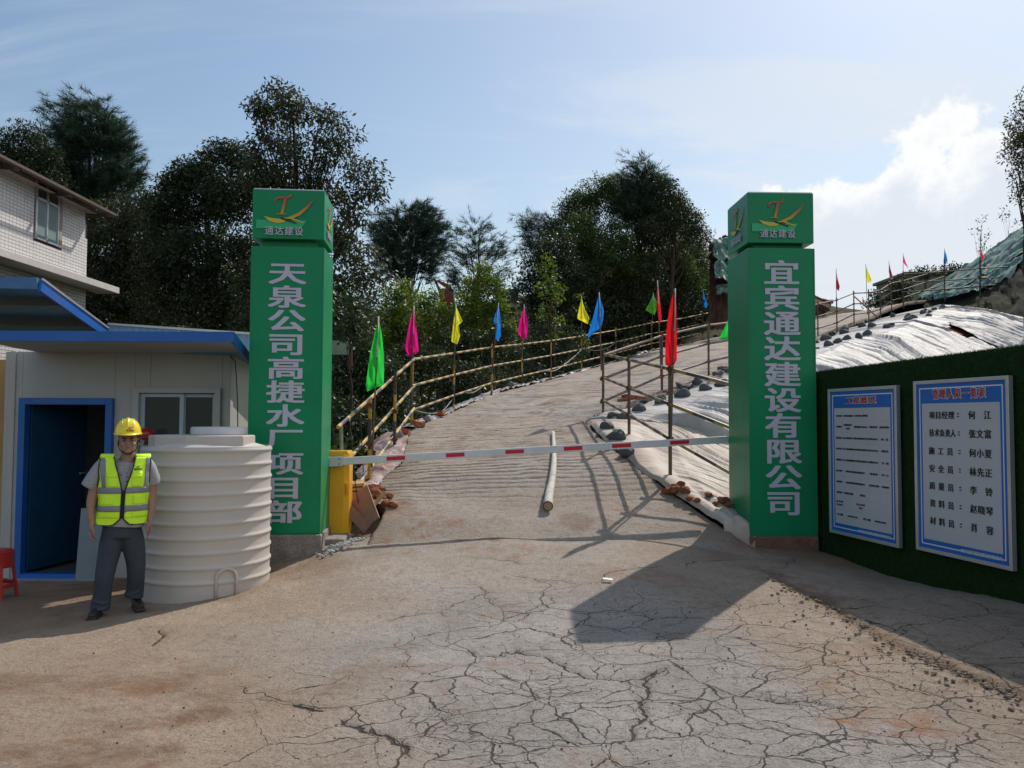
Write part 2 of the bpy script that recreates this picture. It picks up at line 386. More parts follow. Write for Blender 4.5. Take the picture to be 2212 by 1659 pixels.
    dj = MA('ABSOLUTE', MA('ADD', cd_.outputs['Fac'], MA('MULTIPLY', MA('SUBTRACT', NO(22, 6, .7), .5), .030)), 0)
    wj = MA('MULTIPLY', cw_.outputs['Fac'], MA('ADD', MA('MULTIPLY', NO(8, 4, .6), 1.1), .15))
    q2 = n.new('ShaderNodeMath'); q2.operation = 'MULTIPLY'; q2.use_clamp = True; l.new(MA('SUBTRACT', 1.15, MA('DIVIDE', dj, MA('MAXIMUM', wj, .00005))), q2.inputs[0]); q2.inputs[1].default_value = 2.2
    major = MA('MAXIMUM', q2.outputs[0], ck.outputs['Fac'])
    crk = MA('MAXIMUM', MA('MAXIMUM', v1, v2), MA('MAXIMUM', MA('MULTIPLY', v3, .8), major))
    hl = MR(NO(5, 6, .7), .45, .62)
    c = MX(MA('MULTIPLY', MR(v1, 0, .3), MA('MULTIPLY', hl, .35)), c, (.16, .125, .095))
    c = MX(MA('MULTIPLY', crk, .86), c, (.055, .048, .042))
    l.new(c, b.inputs['Base Color']); b.inputs['Roughness'].default_value = .92; b.inputs['Specular IOR Level'].default_value = .25
    hgt = MA('SUBTRACT', MA('ADD', MA('MULTIPLY', NO(110, 5, .75), .5), MA('MULTIPLY', NO(28, 7, .7), 1.0)), MA('MULTIPLY', crk, 1.1))
    bp = n.new('ShaderNodeBump'); l.new(hgt, bp.inputs['Height']); bp.inputs['Strength'].default_value = 1.0; bp.inputs['Distance'].default_value = .026
    l.new(bp.outputs[0], b.inputs['Normal']); return m
MG = ground_material('worn concrete')
MDIRT = M('red earth', (.20, .095, .05), .95, var=.3, scale=3, bump=.8, bscale=14, col2=(.12, .075, .045), spec=.1)

# terrain sheet out to the horizon (finer near the camera)
def spaced(a, b, c0, n, k=3.0):
    t = np.linspace(-1, 1, n); s = np.sinh(k*t)/np.sinh(k); return np.where(s < 0, c0+s*(c0-a), c0+s*(b-c0))
gx = spaced(-300, 300, 2, 230, 4.2); gy = spaced(-200, 500, 14, 230, 4.0)
X, Y = np.meshgrid(gx, gy); Z = H(X, Y)
far = np.clip((np.hypot(X, Y)-90)/80, 0, 1); Z = Z*(1-far)+far*8
Z = Z+fbm(X*.6, Y*.6, 4, 3)*np.clip((Y-10)/10, 0, 1)*.25*np.clip(np.hypot(X, Y)/20, 0, 2)
yard = (Y > -1) & (Y < 9.4) & (np.abs(X) < 9.5)
Z = np.where(yard, Z-.10, Z-.02)
me = npmesh('terrain', np.stack([X, Y, Z], -1).reshape(-1, 3), gridfaces(230, 230), None, True)
mter = bpy.data.materials.new('terrain soil'); t_, n_, l_, b_ = nodes(mter)
tcx = n_.new('ShaderNodeTexCoord'); a1 = n_.new('ShaderNodeTexNoise'); a1.inputs['Scale'].default_value = .9; a1.inputs['Detail'].default_value = 9; a1.inputs['Roughness'].default_value = .7; l_.new(tcx.outputs['Object'], a1.inputs['Vector'])
cr = n_.new('ShaderNodeValToRGB'); l_.new(a1.outputs['Fac'], cr.inputs[0])
cr.color_ramp.elements[0].position = .36; cr.color_ramp.elements[0].color = (.035, .05, .02, 1); cr.color_ramp.elements[1].position = .66; cr.color_ramp.elements[1].color = (.13, .085, .05, 1)
e_ = cr.color_ramp.elements.new(.5); e_.color = (.055, .06, .025, 1)
l_.new(cr.outputs[0], b_.inputs['Base Color']); b_.inputs['Roughness'].default_value = .95; b_.inputs['Specular IOR Level'].default_value = .1
a2 = n_.new('ShaderNodeBump'); a3 = n_.new('ShaderNodeTexNoise'); a3.inputs['Scale'].default_value = 6; a3.inputs['Detail'].default_value = 8; l_.new(tcx.outputs['Object'], a3.inputs['Vector']); l_.new(a3.outputs['Fac'], a2.inputs['Height']); a2.inputs['Strength'].default_value = 1; a2.inputs['Distance'].default_value = .15; l_.new(a2.outputs[0], b_.inputs['Normal'])
me.materials.append(mter)
tag(link('terrain', me), kind='structure')
TERR = (np.stack([X, Y, Z], -1).reshape(-1, 3), gridfaces(230, 230))

# yard: worn concrete, mesh finer near the camera so that every crack is cut into it
def gp(u, v):
    """photo position -> point on the yard"""
    r = ray(u, v); s = .5
    p = Vector((0, 0, CAMH))
    for k in range(40):
        q = p+r*(s/r.y) if r.y else p
        dz = q.z-h1(q.x, q.y)
        if abs(dz) < .003: break
        s += dz/max(.03, -(r.z/r.y)); s = min(max(s, .3), 12)
    return q.x, q.y
CR = [  # principal cracks, half width in metres
 ([(960,1338),(993,1397),(1028,1415),(1094,1410),(1115,1403),(1179,1415),(1219,1442),(1264,1462),(1353,1468),(1393,1465),(1418,1447),(1447,1441)], .011),
 ([(1412,1374),(1383,1398),(1393,1412),(1462,1419),(1537,1422),(1611,1440),(1680,1448),(1760,1440)], .006),
 ([(1412,1374),(1470,1366),(1527,1358),(1600,1350)], .005),
 ([(1000,1480),(1060,1500),(1115,1500),(1179,1514),(1244,1497),(1290,1490)], .007), ([(1179,1514),(1150,1560),(1110,1600),(1060,1590)], .006),
 ([(1447,1441),(1412,1457),(1398,1492),(1400,1547),(1363,1572),(1368,1640)], .012),
 ([(1400,1547),(1432,1576),(1472,1591),(1540,1580)], .007), ([(1487,1512),(1551,1542),(1571,1564),(1636,1579),(1710,1591),(1810,1591),(1900,1600)], .008),
 ([(1591,1507),(1650,1512),(1710,1519),(1800,1527),(1860,1545)], .010), ([(2062,1606),(2110,1630),(2176,1656)], .008),
 ([(630,1513),(650,1521),(672,1525),(690,1536)], .020), ([(731,1549),(752,1560),(786,1574),(850,1600),(900,1640)], .016),
 ([(504,1478),(540,1496),(590,1505),(630,1513)], .007), ([(350,1355),(335,1385),(318,1397)], .012),
 ([(1477,1226),(1530,1210),(1596,1202)], .011), ([(1274,1259),(1323,1236),(1383,1226),(1440,1222)], .008),
 ([(1100,1240),(1170,1252),(1244,1258)], .008), ([(830,1345),(900,1330),(950,1322),(985,1330)], .006),
 ([(985,1200),(1060,1207),(1150,1220)], .006), ([(1230,1345),(1290,1352),(1340,1362),(1365,1368)], .006),
 ([(1165,1300),(1230,1318),(1290,1320)], .005), ([(1130,1240),(1190,1262),(1200,1300),(1140,1320),(1120,1345)], .005),
 ([(860,1375),(880,1405),(870,1440),(940,1432)], .005), ([(1160,1360),(1220,1375),(1290,1398)], .006), ([(1015,1255),(1045,1290),(1080,1310),(1150,1300)], .005),
 ([(1760,1200),(1700,1215),(1640,1232)], .006), ([(1930,1645),(2010,1610),(2060,1606)], .005), ([(1540,1400),(1620,1395),(1720,1400),(1830,1392)], .005),
 ([(1250,1110),(1330,1112),(1440,1122),(1540,1118),(1640,1120)], .006), ([(900,1175),(1000,1165),(1100,1160),(1240,1150),(1400,1150)], .007),
]
segs = []
for pts, wd in CR:
    g = [gp(u, v) for u, v in pts]
    # jitter: subdivide with midpoint displacement
    for it in range(4):
        q = [g[0]]
        for a, b in zip(g[:-1], g[1:]):
            dx, dy = b[0]-a[0], b[1]-a[1]; k = random.gauss(0, .13)
            q += [((a[0]+b[0])/2-dy*k, (a[1]+b[1])/2+dx*k), b]
        g = q
    n_s = len(g)-1
    for i in range(n_s):
        f = min(1, min(i, n_s-1-i)/(n_s*.18)+.35); segs.append((*g[i], *g[i+1], wd, min(1, min(i, n_s-1-i)/(n_s*.15))))
segs = np.array(segs)
NR, NC = 520, 1150
ty = np.linspace(0, 1, NR); yy = .9*(9.75/.9)**(ty**.92)
ss = np.linspace(-.90, .82, NC)
Yg = np.repeat(yy[:, None], NC, 1); Xg = ss[None, :]*(Yg+1.1)
Zg = H(Xg, Yg)
x = Xg.ravel(); y = Yg.ravel(); z = Zg.ravel()
# soft unevenness of the slab
z = z+fbm(x*1.1, y*1.1, 4, 5)*.035+fbm(x*9, y*9, 3, 9)*.010+fbm(x*34, y*34, 3, 12)*.006
wx = x+fbm(x*3, y*3, 4, 21)*.26; wy = y+fbm(x*3+9, y*3, 4, 22)*.26
def cellcrack(sx, sy, seed):
    """distance to the border of jittered cells, in cell units"""
    gx_ = wx*sx; gy_ = wy*sy; ix = np.floor(gx_).astype(int); iy = np.floor(gy_).astype(int)
    f1 = np.full(x.shape, 9.); f2 = np.full(x.shape, 9.)
    for a in (-1, 0, 1):
        for b in (-1, 0, 1):
            cx_ = ix+a; cy_ = iy+b
            jx = _perm[(_perm[(cx_+seed) & 1023]+cy_) & 1023]/1023.; jy = _perm[(_perm[(cx_+seed+77) & 1023]+cy_+5) & 1023]/1023.
            d = np.hypot(cx_+jx-gx_, cy_+jy-gy_); m_ = d < f1
            f2 = np.where(m_, f1, np.minimum(f2, d)); f1 = np.where(m_, d, f1)
    return f2-f1
# crazing is dense on the right and near the camera, thin towards the gate, absent on the earthy left
dens = np.clip((x+1.35+fbm(x*.8, y*.8, 3, 40)*1.6)/1.0, 0, 1)*np.clip((7.6-y)/1.5, 0, 1)*np.clip((3.05-x*.55+fbm(x, y, 2, 8))/.8, .25, 1)
dens = dens*np.clip((5.9-y+1.6*fbm(x*.5, y*.5, 3, 44))/1.6, .32, 1)
near = np.clip((5.0-y)/1.4, 0, 1)*np.clip((x+.4)/.8, 0, 1)
ck = np.zeros(x.shape)
lum = fbm(x*2.2, y*2.2, 4, 60)
craze = np.clip(dens*1.25*(.95+1.5*lum+.35*near), 0, 1)
hal = np.zeros(x.shape)
sdist = np.full(x.shape, .2); best = np.full(x.shape, .07); cwid = np.zeros(x.shape)
for s in segs:
    lo = min(s[1], s[3])-.08; hi = max(s[1], s[3])+.08; r0 = np.searchsorted(yy, lo); r1 = np.searchsorted(yy, hi)
    if r1 <= r0: continue
    sl_ = slice(r0*NC, r1*NC); px = x[sl_]; py = y[sl_]
    idx = np.nonzero(np.abs(px-(s[0]+s[2])/2) < abs(s[0]-s[2])/2+.08)[0]
    if not len(idx): continue
    dx, dy = s[2]-s[0], s[3]-s[1]; L2 = dx*dx+dy*dy+1e-9; qx = px[idx]-s[0]; qy = py[idx]-s[1]
    t = np.clip((qx*dx+qy*dy)/L2, 0, 1); d = np.hypot(qx-t*dx, qy-t*dy); k = idx+r0*NC; m_ = d < best[k]; k2 = k[m_]
    best[k2] = d[m_]; sdist[k2] = d[m_]*np.sign(qx*dy-qy*dx)[m_]; cwid[k2] = s[4]*s[5]
cwid = np.where(best < .065, cwid, 0); hal = np.clip(1-best/.05, 0, 1)*.5*(cwid > 0)
ck = np.clip(1.2-best/.022, 0, 1)*(cwid > .0095)
ck = np.clip(ck, 0, 1)
z = z-ck*.016-hal*.003
# broken slab edge in front of the right pillar: the apron stands proud of the yard
ed = [gp(u, v) for u, v in [(1640,1232),(1665,1240),(1700,1262),(1730,1278),(1775,1290)]]
ed += [gp(u, v) for u, v in [(1850,1345),(1950,1400),(2050,1440),(2130,1475),(2260,1530)]]
ed = [(ed[0][0]-.35, ed[0][1]+.15)]+ed
dmin = np.full(x.shape, 9.); sgn = np.zeros(x.shape)
for a, b in zip(ed[:-1], ed[1:]):
    dx, dy = b[0]-a[0], b[1]-a[1]; L2 = dx*dx+dy*dy
    t = np.clip(((x-a[0])*dx+(y-a[1])*dy)/L2, 0, 1); d = np.hypot(x-a[0]-t*dx, y-a[1]-t*dy); m_ = d < dmin
    dmin = np.where(m_, d, dmin); sgn = np.where(m_, np.sign((x-a[0])*dy-(y-a[1])*dx), sgn)
dmin = dmin*1.0+fbm(x*6, y*6, 5, 80, .65)*.16
up_ = np.where(sgn < 0, np.clip(dmin/.035, 0, 1)*.04, 0)*np.clip((x-ed[0][0]-.2)/.9, 0, 1)*np.clip((7.3-y)/.6, 0, 1)*(y > 2)
z = z+up_
dirt = np.clip(1-np.abs(dmin)/.11, 0, 1)*.75*np.clip((x-ed[0][0])/.4, 0, 1)
dirt = np.maximum(dirt, np.clip(1-dmin/.45, 0, 1)*np.clip(fbm(x*9, y*9, 4, 83)*3+.1, 0, .8)*np.clip((x-ed[0][0])/.4, 0, 1))
# loose dark soil in patches at lower left, earthy foot of the pillars
blot = np.clip(fbm(x*1.5, y*2.4, 5, 90, .62)*6-.35, 0, 1)*np.clip((.5-x)/1.2, 0, 1)*np.clip((6.0-y)/1.5, 0, 1)
dirt = np.maximum(dirt, blot*.8)
for (bx, by, br, am) in ((2.35, 9.3, .55, .9), (-1.75, 9.2, .35, .8), (2.2, 8.5, .3, .4), (-.15, 8.75, .14, .8), (3.4, 8.7, .8, .5), (-3.5, 8.7, 1.6, .8), (-4.6, 7.4, 1.5, .6)):
    dirt = np.maximum(dirt, np.clip(1.4-np.hypot(x-bx, (y-by))/br+fbm(x*5, y*5, 4, 95)*1.2, 0, 1)*am)
tan_ = np.clip(.5-(x+.75+.25*(y-4)+fbm(x*.9, y*.9, 4, 99)*1.7)/1.6, 0, 1)
tan_ = np.maximum(tan_, np.clip((x-1.9-.3*(4-y)+fbm(x, y, 3, 98)*1.2)/1.0, 0, .8)); tan_ = np.maximum(tan_, np.clip((y-6.6+fbm(x, y, 4, 101)*2)/2, 0, .45))
me = npmesh('yard', np.stack([x, y, z], -1), gridfaces(NR, NC), MG, True)
attr(me, 'cdist', sdist); attr(me, 'cwidth', cwid); attr(me, 'craze', craze); attr(me, 'dirt', np.clip(dirt+hal*.25, 0, 1)); attr(me, 'tan', tan_)
tag(link('yard', me), kind='structure')
YARDZ = z.reshape(NR, NC)

# ramp: grooved concrete slab climbing from the gate and bending right
nsp = [34, 44, 34, 36, 34, 42, 34, 24, 18, 14, 12, 10, 10, 8, 6, 5, 4]
LL = smooth_poly(LEFT, nsp); RR = smooth_poly(RIGHT, nsp); n_r = len(LL); n_c = 110
t = np.linspace(0, 1, n_c)
A = LL[:, None, :]*(1-t)[None, :, None]+RR[:, None, :]*t[None, :, None]
x = A[..., 0]; y = A[..., 1]; z = A[..., 2].copy()
sl_len = np.concatenate([[0], np.cumsum(np.linalg.norm(np.diff((LL+RR)/2, axis=0), axis=1))])[:, None]
sarc = sl_len+.25*fbm(x*1.1, y*.35, 3, 31)+.02*fbm(x*9, y*9, 2, 30)+0*x
spacing = .15
ph = (sarc/spacing) % 1.0; lane = np.floor(sarc/spacing).astype(int)
amp = np.clip((sl_len-1.2)/1.2, 0, 1)*np.clip(fbm(x*2.4+lane*3.7, lane*5.1+y*0, 3, 33)*3+.75, .0, 1)
gro = np.clip(1-np.abs(ph-.5)/.20, 0, 1)*amp
z = z-.024*gro+fbm(x*2, y*2, 4, 35)*.05*np.clip(sl_len/2, .2, 1)+fbm(x*16, y*16, 3, 36)*.012
edge_n = fbm(sl_len*3+0*x, y*2, 3, 37)*.12
x = x+edge_n*(np.abs(t-.5)[None, :]*2)**6
z = z+.012
V = np.stack([x, y, z], -1)
# slab thickness along both sides
Lb = V[:, 0].copy(); Lb[:, 2] -= .26; Rb = V[:, -1].copy(); Rb[:, 2] -= .20
V = np.concatenate([Lb[:, None], V, Rb[:, None]], 1)
sink = np.clip(1-sl_len/.9, 0, 1); V[..., 2] -= .10*sink     # its foot dips under the yard
me = npmesh('ramp', V.reshape(-1, 3), gridfaces(n_r, n_c+2), MG, True)
def padc(a): return np.concatenate([a[:, :1], a, a[:, -1:]], 1).ravel()
c0 = np.clip(.35+.9*fbm(x*.5, y*.5, 4, 38), 0, .75)
attr(me, 'craze', np.zeros(len(me.vertices))); attr(me, 'cwidth', np.zeros(len(me.vertices))); attr(me, 'cdist', np.ones(len(me.vertices))); attr(me, 'crack', padc(np.clip(gro, 0, 1)*.80*np.clip(1-(sl_len-30)/20, .2, 1))); attr(me, 'tan', padc(c0))
dd = np.clip(1-np.minimum(t, 1-t)[None, :]*9+fbm(x*4, y*4, 4, 39)*1.5, 0, 1)*.55*np.clip(1-(sl_len-3)/5, .15, 1)
dd = np.maximum(dd, np.clip(fbm(x*1.3, y*1.3, 5, 41)*5-1.0, 0, .45))
dd = np.concatenate([dd[:, :1], dd, dd[:, -1:]], 1); dd[:, 0] = .9; dd[:, -1] = .35
attr(me, 'dirt', dd.ravel())
tag(link('ramp', me), kind='structure')
RAMP = (V.reshape(-1, 3), gridfaces(n_r, n_c+2))
# ------------------------------------------------------------------ surfaces for dropping things on
DROP = [BVHTree.FromPolygons([tuple(p) for p in RAMP[0]], [tuple(int(i) for i in f) for f in RAMP[1]]),
        BVHTree.FromPolygons([tuple(p) for p in TERR[0]], [tuple(int(i) for i in f) for f in TERR[1]])]
def cast(u, v, trees=None):
    o = Vector((0, 0, CAMH)); d = ray(u, v).normalized(); best = None
    for t in (trees or DROP):
        h = t.ray_cast(o, d)
        if h[0] and (best is None or h[3] < best[3]): best = h
    return best
def zat(x, y, trees=None):
    best = None
    for t in (trees or DROP):
        h = t.ray_cast(Vector((x, y, 60)), Vector((0, 0, -1)))
        if h[0] and (best is None or h[0].z > best): best = h[0].z
    if y < 9.5:
        q = h1(x, y); best = q if best is None else max(best, q)
    return best
# ------------------------------------------------------------------ materials
GREEN = M('green sheet cladding', (.002, .235, .095), .36, var=.08, scale=2.2, bump=.22, bscale=2.2, spec=.28, dirt=(.03, .16, .085), dirtamt=.5)
GREENL = M('sun glow and end cap green', (.015, .42, .17), .4, var=.05)  # painted sun glow on the pillar caps; also colours the arm's end cap
GREYW = M('pale grey lettering', (.52, .50, .60), .5, var=.04)
WHITEP = M('white panel', (.43, .425, .415), .5, var=.06, scale=1.5, dirt=(.34, .30, .26), dirtamt=.5)
BLUE = M('blue painted steel', (.012, .11, .42), .4, var=.12, scale=3, dirt=(.09, .12, .2), dirtamt=.4)
BLUEL = M('light blue sheet', (.15, .30, .43), .5, var=.12, scale=3, dirt=(.3, .33, .36), dirtamt=.6)
YEL = M('yellow painted steel', (.80, .40, .015), .38, var=.06, scale=4, dirt=(.5, .25, .03), dirtamt=.4, coat=.2)
ALU = M('brushed aluminium', (.55, .56, .56), .35, metal=.6, var=.08, scale=5)
ARMW = M('white barrier paint', (.62, .64, .65), .35, var=.05, scale=9, dirt=(.4, .38, .35), dirtamt=.4)
RED = M('red reflective film', (.55, .012, .03), .3, var=.1, scale=30)
CONC = M('rough concrete', (.27, .245, .22), .95, var=.22, scale=9, bump=.9, bscale=40, dirt=(.13, .085, .06), dirtamt=.8, spec=.15)
STEEL = M('galvanised steel', (.30, .29, .28), .45, metal=.7, var=.25, scale=20)
RUST = M('rusty clamp', (.13, .055, .03), .85, metal=.2, var=.4, scale=40)
DARK = M('dark interior', (.018, .02, .022), .8, var=.2)
BLACK = M('black plastic', (.012, .012, .013), .45, var=.1)
WOOD = M('weathered shuttering ply', (.30, .16, .12), .75, var=.22, scale=5, bump=.3, bscale=30, dirt=(.16, .09, .06), dirtamt=.7)
WOODL = M('raw timber', (.42, .27, .13), .8, var=.2, scale=9, bump=.3)
GLASS = bpy.data.materials.new('window glass'); t_, n_, l_, b_ = nodes(GLASS)
b_.inputs['Base Color'].default_value = (.05, .065, .07, 1); b_.inputs['Roughness'].default_value = .06; b_.inputs['Specular IOR Level'].default_value = .8
GLASSL = bpy.data.materials.new('pale window glass'); t_, n_, l_, b_ = nodes(GLASSL)
b_.inputs['Base Color'].default_value = (.25, .34, .35, 1); b_.inputs['Roughness'].default_value = .10; b_.inputs['Specular IOR Level'].default_value = .7
def gradmat(name, axis, a, b2, c1, c2, rough=.5):
    m = bpy.data.materials.new(name); t, n, l, bs = nodes(m); tcn = n.new('ShaderNodeTexCoord'); s = n.new('ShaderNodeSeparateXYZ'); l.new(tcn.outputs['Object'], s.inputs[0])
    r = n.new('ShaderNodeMapRange'); l.new(s.outputs[axis], r.inputs[0]); r.inputs[1].default_value = a; r.inputs[2].default_value = b2
    x_ = n.new('ShaderNodeMix'); x_.data_type = 'RGBA'; l.new(r.outputs[0], x_.inputs[0]); x_.inputs[6].default_value = (*c1, 1); x_.inputs[7].default_value = (*c2, 1)
    l.new(x_.outputs[2], bs.inputs['Base Color']); bs.inputs['Roughness'].default_value = rough; return m
LOGO = gradmat('orange print', 1, -.03, .14, (.55, .42, .03), (.50, .10, .035))
LOGOY = M('yellow print', (.62, .50, .04), .5, var=.04); LOGOK = M('black print', (.015, .012, .012), .5)

# ------------------------------------------------------------------ gate pillars
def flat(name, polys, o, ex, ey, m, parent, t=.003):
    """thin raised print or band: outlines in the frame o, ex, ey (object space = that frame)"""
    mb = MB()
    for p in polys: mb.prism(p, (0, 0, 0), (1, 0, 0), (0, 1, 0), t)
    ob = link(name, mb.mesh(name, m)); ex = Vector(ex).normalized(); ey = Vector(ey).normalized()
    mw = Matrix((ex, ey, ex.cross(ey))).transposed().to_4x4(); loc, rot, sc = mw.decompose()
    ob.parent = parent; ob.matrix_parent_inverse = WM(parent).inverted(); ob.location = o; ob.rotation_euler = rot.to_euler(); return ob
def arcband(pts, w0, w1=None):
    n = len(pts); L_, R_ = [], []
    for i, p in enumerate(pts):
        a = pts[max(i-1, 0)]; b = pts[min(i+1, n-1)]; dx, dy = b[0]-a[0], b[1]-a[1]; ln = math.hypot(dx, dy); ww = (w0 if w1 is None else w0+(w1-w0)*i/(n-1))/2
        L_.append((p[0]-dy/ln*ww, p[1]+dx/ln*ww)); R_.append((p[0]+dy/ln*ww, p[1]-dx/ln*ww))
    return L_+R_[::-1]
def logo(o, ex, ey, s, parent, band=True):
    ex = Vector(ex).normalized(); ey = Vector(ey).normalized(); nz = ex.cross(ey)
    def O(dx, dy, k): return Vector(o)+ex*dx*s+ey*dy*s+nz*k*.0032
    if band: flat('sun_glow_band', [[(-.42*s, -.185*s), (.20*s, -.185*s), (.285*s, -.06*s), (-.42*s, -.06*s)]], O(0, 0, 0), ex, ey, GREENL, parent)  # sunlight coming through the cap, painted as a lighter green band
    # swash letter T
    top = [(-.15, .205), (-.165, .19), (-.16, .215), (-.13, .245), (-.085, .255), (-.03, .252), (.02, .262), (.055, .278), (.062, .30)]
    polys = [[(a*s, b*s) for a, b in arcband([(-.148, .205), (-.162, .218), (-.15, .24), (-.11, .262), (-.06, .265), (-.01, .262), (.035, .272), (.058, .292)], .018, .026)],
             [(a*s, b*s) for a, b in [(-.035, .262), (.005, .262), (-.045, .03), (-.085, .03)]],
             [(a*s, b*s) for a, b in [(-.135, .022), (-.01, .022), (-.012, .034), (-.135, .034)]],
             [(a*s, b*s) for a, b in [(.045, .28), (.07, .29), (.068, .315), (.045, .31)]], [(a*s, b*s) for a, b in [(-.165, .19), (-.14, .195), (-.145, .22), (-.168, .215)]]]
    wing = [(-.08, -.035), (.02, -.02), (.15, .045), (.27, .14), (.385, .255), (.31, .13), (.20, .02), (.10, -.03), (.05, -.045)]
    polys.append([(a*s, b*s) for a, b in wing])
    flat('emblem', polys, O(0, 0, 1.1), ex, ey, LOGO, parent)
    flat('emblem_body', [[(a*s, b*s) for a, b in [(-.315, -.01), (-.20, -.035), (-.08, -.045), (.0, -.075), (-.06, -.10), (-.15, -.105), (-.24, -.075), (-.29, -.035)]],
                         [(a*s, b*s) for a, b in [(.02, -.03), (.09, -.03), (.24, -.085), (.235, -.10), (.10, -.055)]]], O(0, 0, 2.2), ex, ey, LOGOY, parent)
    flat('emblem_stripe', [[(a*s, b*s) for a, b in [(-.085, -.02), (-.06, -.025), (.15, -.10), (.135, -.11), (-.07, -.045)]]], O(0, 0, 3.4), ex, ey, LOGOK, parent)
    for i, ch in enumerate('通达建设'):
        place_text(ch, O(-.235+.138*i, -.215, 3.2), ex, ey, .115*s, .125*s, GREYW, parent, 'character', .012)
def pillar(name, corner, rz, w_, d_, z0, z1, zc0, zc1, label, text, ztop, pitch, cw, ch, label_side):
    """corner = front-left corner on the ground plan"""
    ex = Vector((math.cos(rz), math.sin(rz), 0)); ey = Vector((-math.sin(rz), math.cos(rz), 0)); c = Vector((corner[0], corner[1], 0))
    ctr = c+ex*w_/2+ey*d_/2; rot = Matrix.Rotation(rz, 3, 'Z')
    e = empty(name, (ctr.x, ctr.y, z0), label, 'gate pillar', 'gate pillars')
    MB().box(ctr+Vector((0, 0, (z0+z1)/2)), (w_, d_, z1-z0), rot).build('shaft', GREEN, e, bev=.006)
    MB().box(ctr+Vector((0, 0, (z1+zc0)/2)), (w_-.20, d_-.20, zc0-z1+.02), rot).build('neck', GREEN, e)
    MB().box(ctr+Vector((0, 0, (zc0+zc1)/2)), (w_-.01, d_-.01, zc1-zc0), rot).build('cap', GREEN, e, bev=.005)
    MB().box(ctr+Vector((0, 0, zc1+.006)), (w_-.03, d_-.03, .012), rot).build('cap_top', ALU, e)
    # corner angle trims
    for sx_ in (0, 1):
        p0 = c+ex*(w_*sx_)+ey*(-.001)
        MB().box(p0+ex*(.008 if sx_ == 0 else -.008)+Vector((0, 0, (z0+z1)/2)), (.014, .006, z1-z0-.01), rot).build('corner_trim', GREEN, e)
    cap_c = c+ex*(w_/2)-ey*.002+Vector((0, 0, zc0+(zc1-zc0)*.46))
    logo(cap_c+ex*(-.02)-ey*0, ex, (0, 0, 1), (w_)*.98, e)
    if label_side > 0:     # inner side on the right: reads left to right away from the viewer
        logo(c+ex*(w_+.0)+ey*(d_*.5)+Vector((0, 0, zc0+(zc1-zc0)*.46)), ey, (0, 0, 1), d_*.9, e, False)
    else:
        logo(c-ex*.0+ey*(d_*.5)+Vector((0, 0, zc0+(zc1-zc0)*.46)), -ey, (0, 0, 1), d_*.9, e, False)
    for i, chx in enumerate(text):
        place_text(chx, c+ex*(w_*.5)-ey*.004+Vector((0, 0, ztop-pitch*i)), ex, (0, 0, 1), cw*(.8 if chx in '部设' else 1) if False else cw, ch, GREYW, e, 'character', .026)
    return e, c, ex, ey, ctr, rot
pc = P(531, 1155, 8.42)
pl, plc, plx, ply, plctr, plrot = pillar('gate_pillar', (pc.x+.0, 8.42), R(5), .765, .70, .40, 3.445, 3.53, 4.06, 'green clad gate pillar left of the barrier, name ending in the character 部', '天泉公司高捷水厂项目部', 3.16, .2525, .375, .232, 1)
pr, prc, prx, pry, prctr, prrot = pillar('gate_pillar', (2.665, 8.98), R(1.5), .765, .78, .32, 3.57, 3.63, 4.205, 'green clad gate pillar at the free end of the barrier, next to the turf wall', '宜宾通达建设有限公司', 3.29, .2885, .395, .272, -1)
# plinths
e = empty('pillar_plinth', (plctr.x, plctr.y, 0), 'raw concrete plinth under the left green pillar, its side facing the white tank', 'plinth')
MB().box((plctr.x-.02, plctr.y+.02, .185), (.84, .86, .425), plrot).build('upper_block', CONC, e, bev=.015)
MB().box((plctr.x+.02, plctr.y-.02, -.04), (.97, .98, .30), plrot, .97).build('lower_block', CONC, e, bev=.02)
MB().box((plctr.x+.46, plctr.y+.2, .22), (.26, .55, .18), plrot).build('side_step', CONC, e, bev=.02)
o = MB().box((prctr.x, prctr.y, .17), (.80, .80, .31), prrot, .99).build('pillar_plinth', M('brown plinth concrete', (.20, .12, .09), .95, var=.25, scale=7, bump=.8, bscale=30, spec=.1), None, bev=.02)  # browner, darker concrete than the left plinth
tag(o, 'low brown concrete plinth under the right green pillar', 'plinth')
# flower-fresh cement spill along the foot of the left plinth
mb = MB()
for k in range(170):
    s = random.random(); px = plctr.x+.50+.25*s+random.gauss(0, .05); py = plctr.y-.48+.75*s+random.gauss(0, .05); r = random.uniform(.008, .028)
    mb.ell((px, py, h1(px, py)+r*.35), (r, r*random.uniform(.6, 1.2), r*.7), Matrix.Rotation(random.random()*3, 3, 'Z'), 6, 4)
tag(mb.build('gravel', M('grey cement crumbs', (.34, .34, .33), .95, var=.3, scale=30, spec=.1), None), kind='stuff')

mb = MB()
RL = [(1650, 1236), (1690, 1258), (1735, 1282), (1790, 1305), (1860, 1350), (1950, 1402), (2050, 1443), (2130, 1478), (2215, 1512)]
for k in range(900):
    f = random.random()**.8*(len(RL)-1.001); i = int(f); pu = RL[i][0]*(1-f+i)+RL[i+1][0]*(f-i); pv = RL[i][1]*(1-f+i)+RL[i+1][1]*(f-i)
    a_, b_2 = gp(pu+random.gauss(0, 9), pv+abs(random.gauss(0, 9))-3+(random.uniform(0, 70) if k % 6 == 0 else 0)); r = .0025+.017*random.random()**4
    mb.ell((a_, b_2, h1(a_, b_2)+.006+r*.3), (r, r*random.uniform(.6, 1.2), r*.6), Matrix.Rotation(random.random()*3, 3, 'Z'), 6, 4)
tag(mb.build('rubble', M('brown concrete rubble', (.22, .17, .13), .95, var=.45, scale=30, spec=.1), None), kind='stuff')
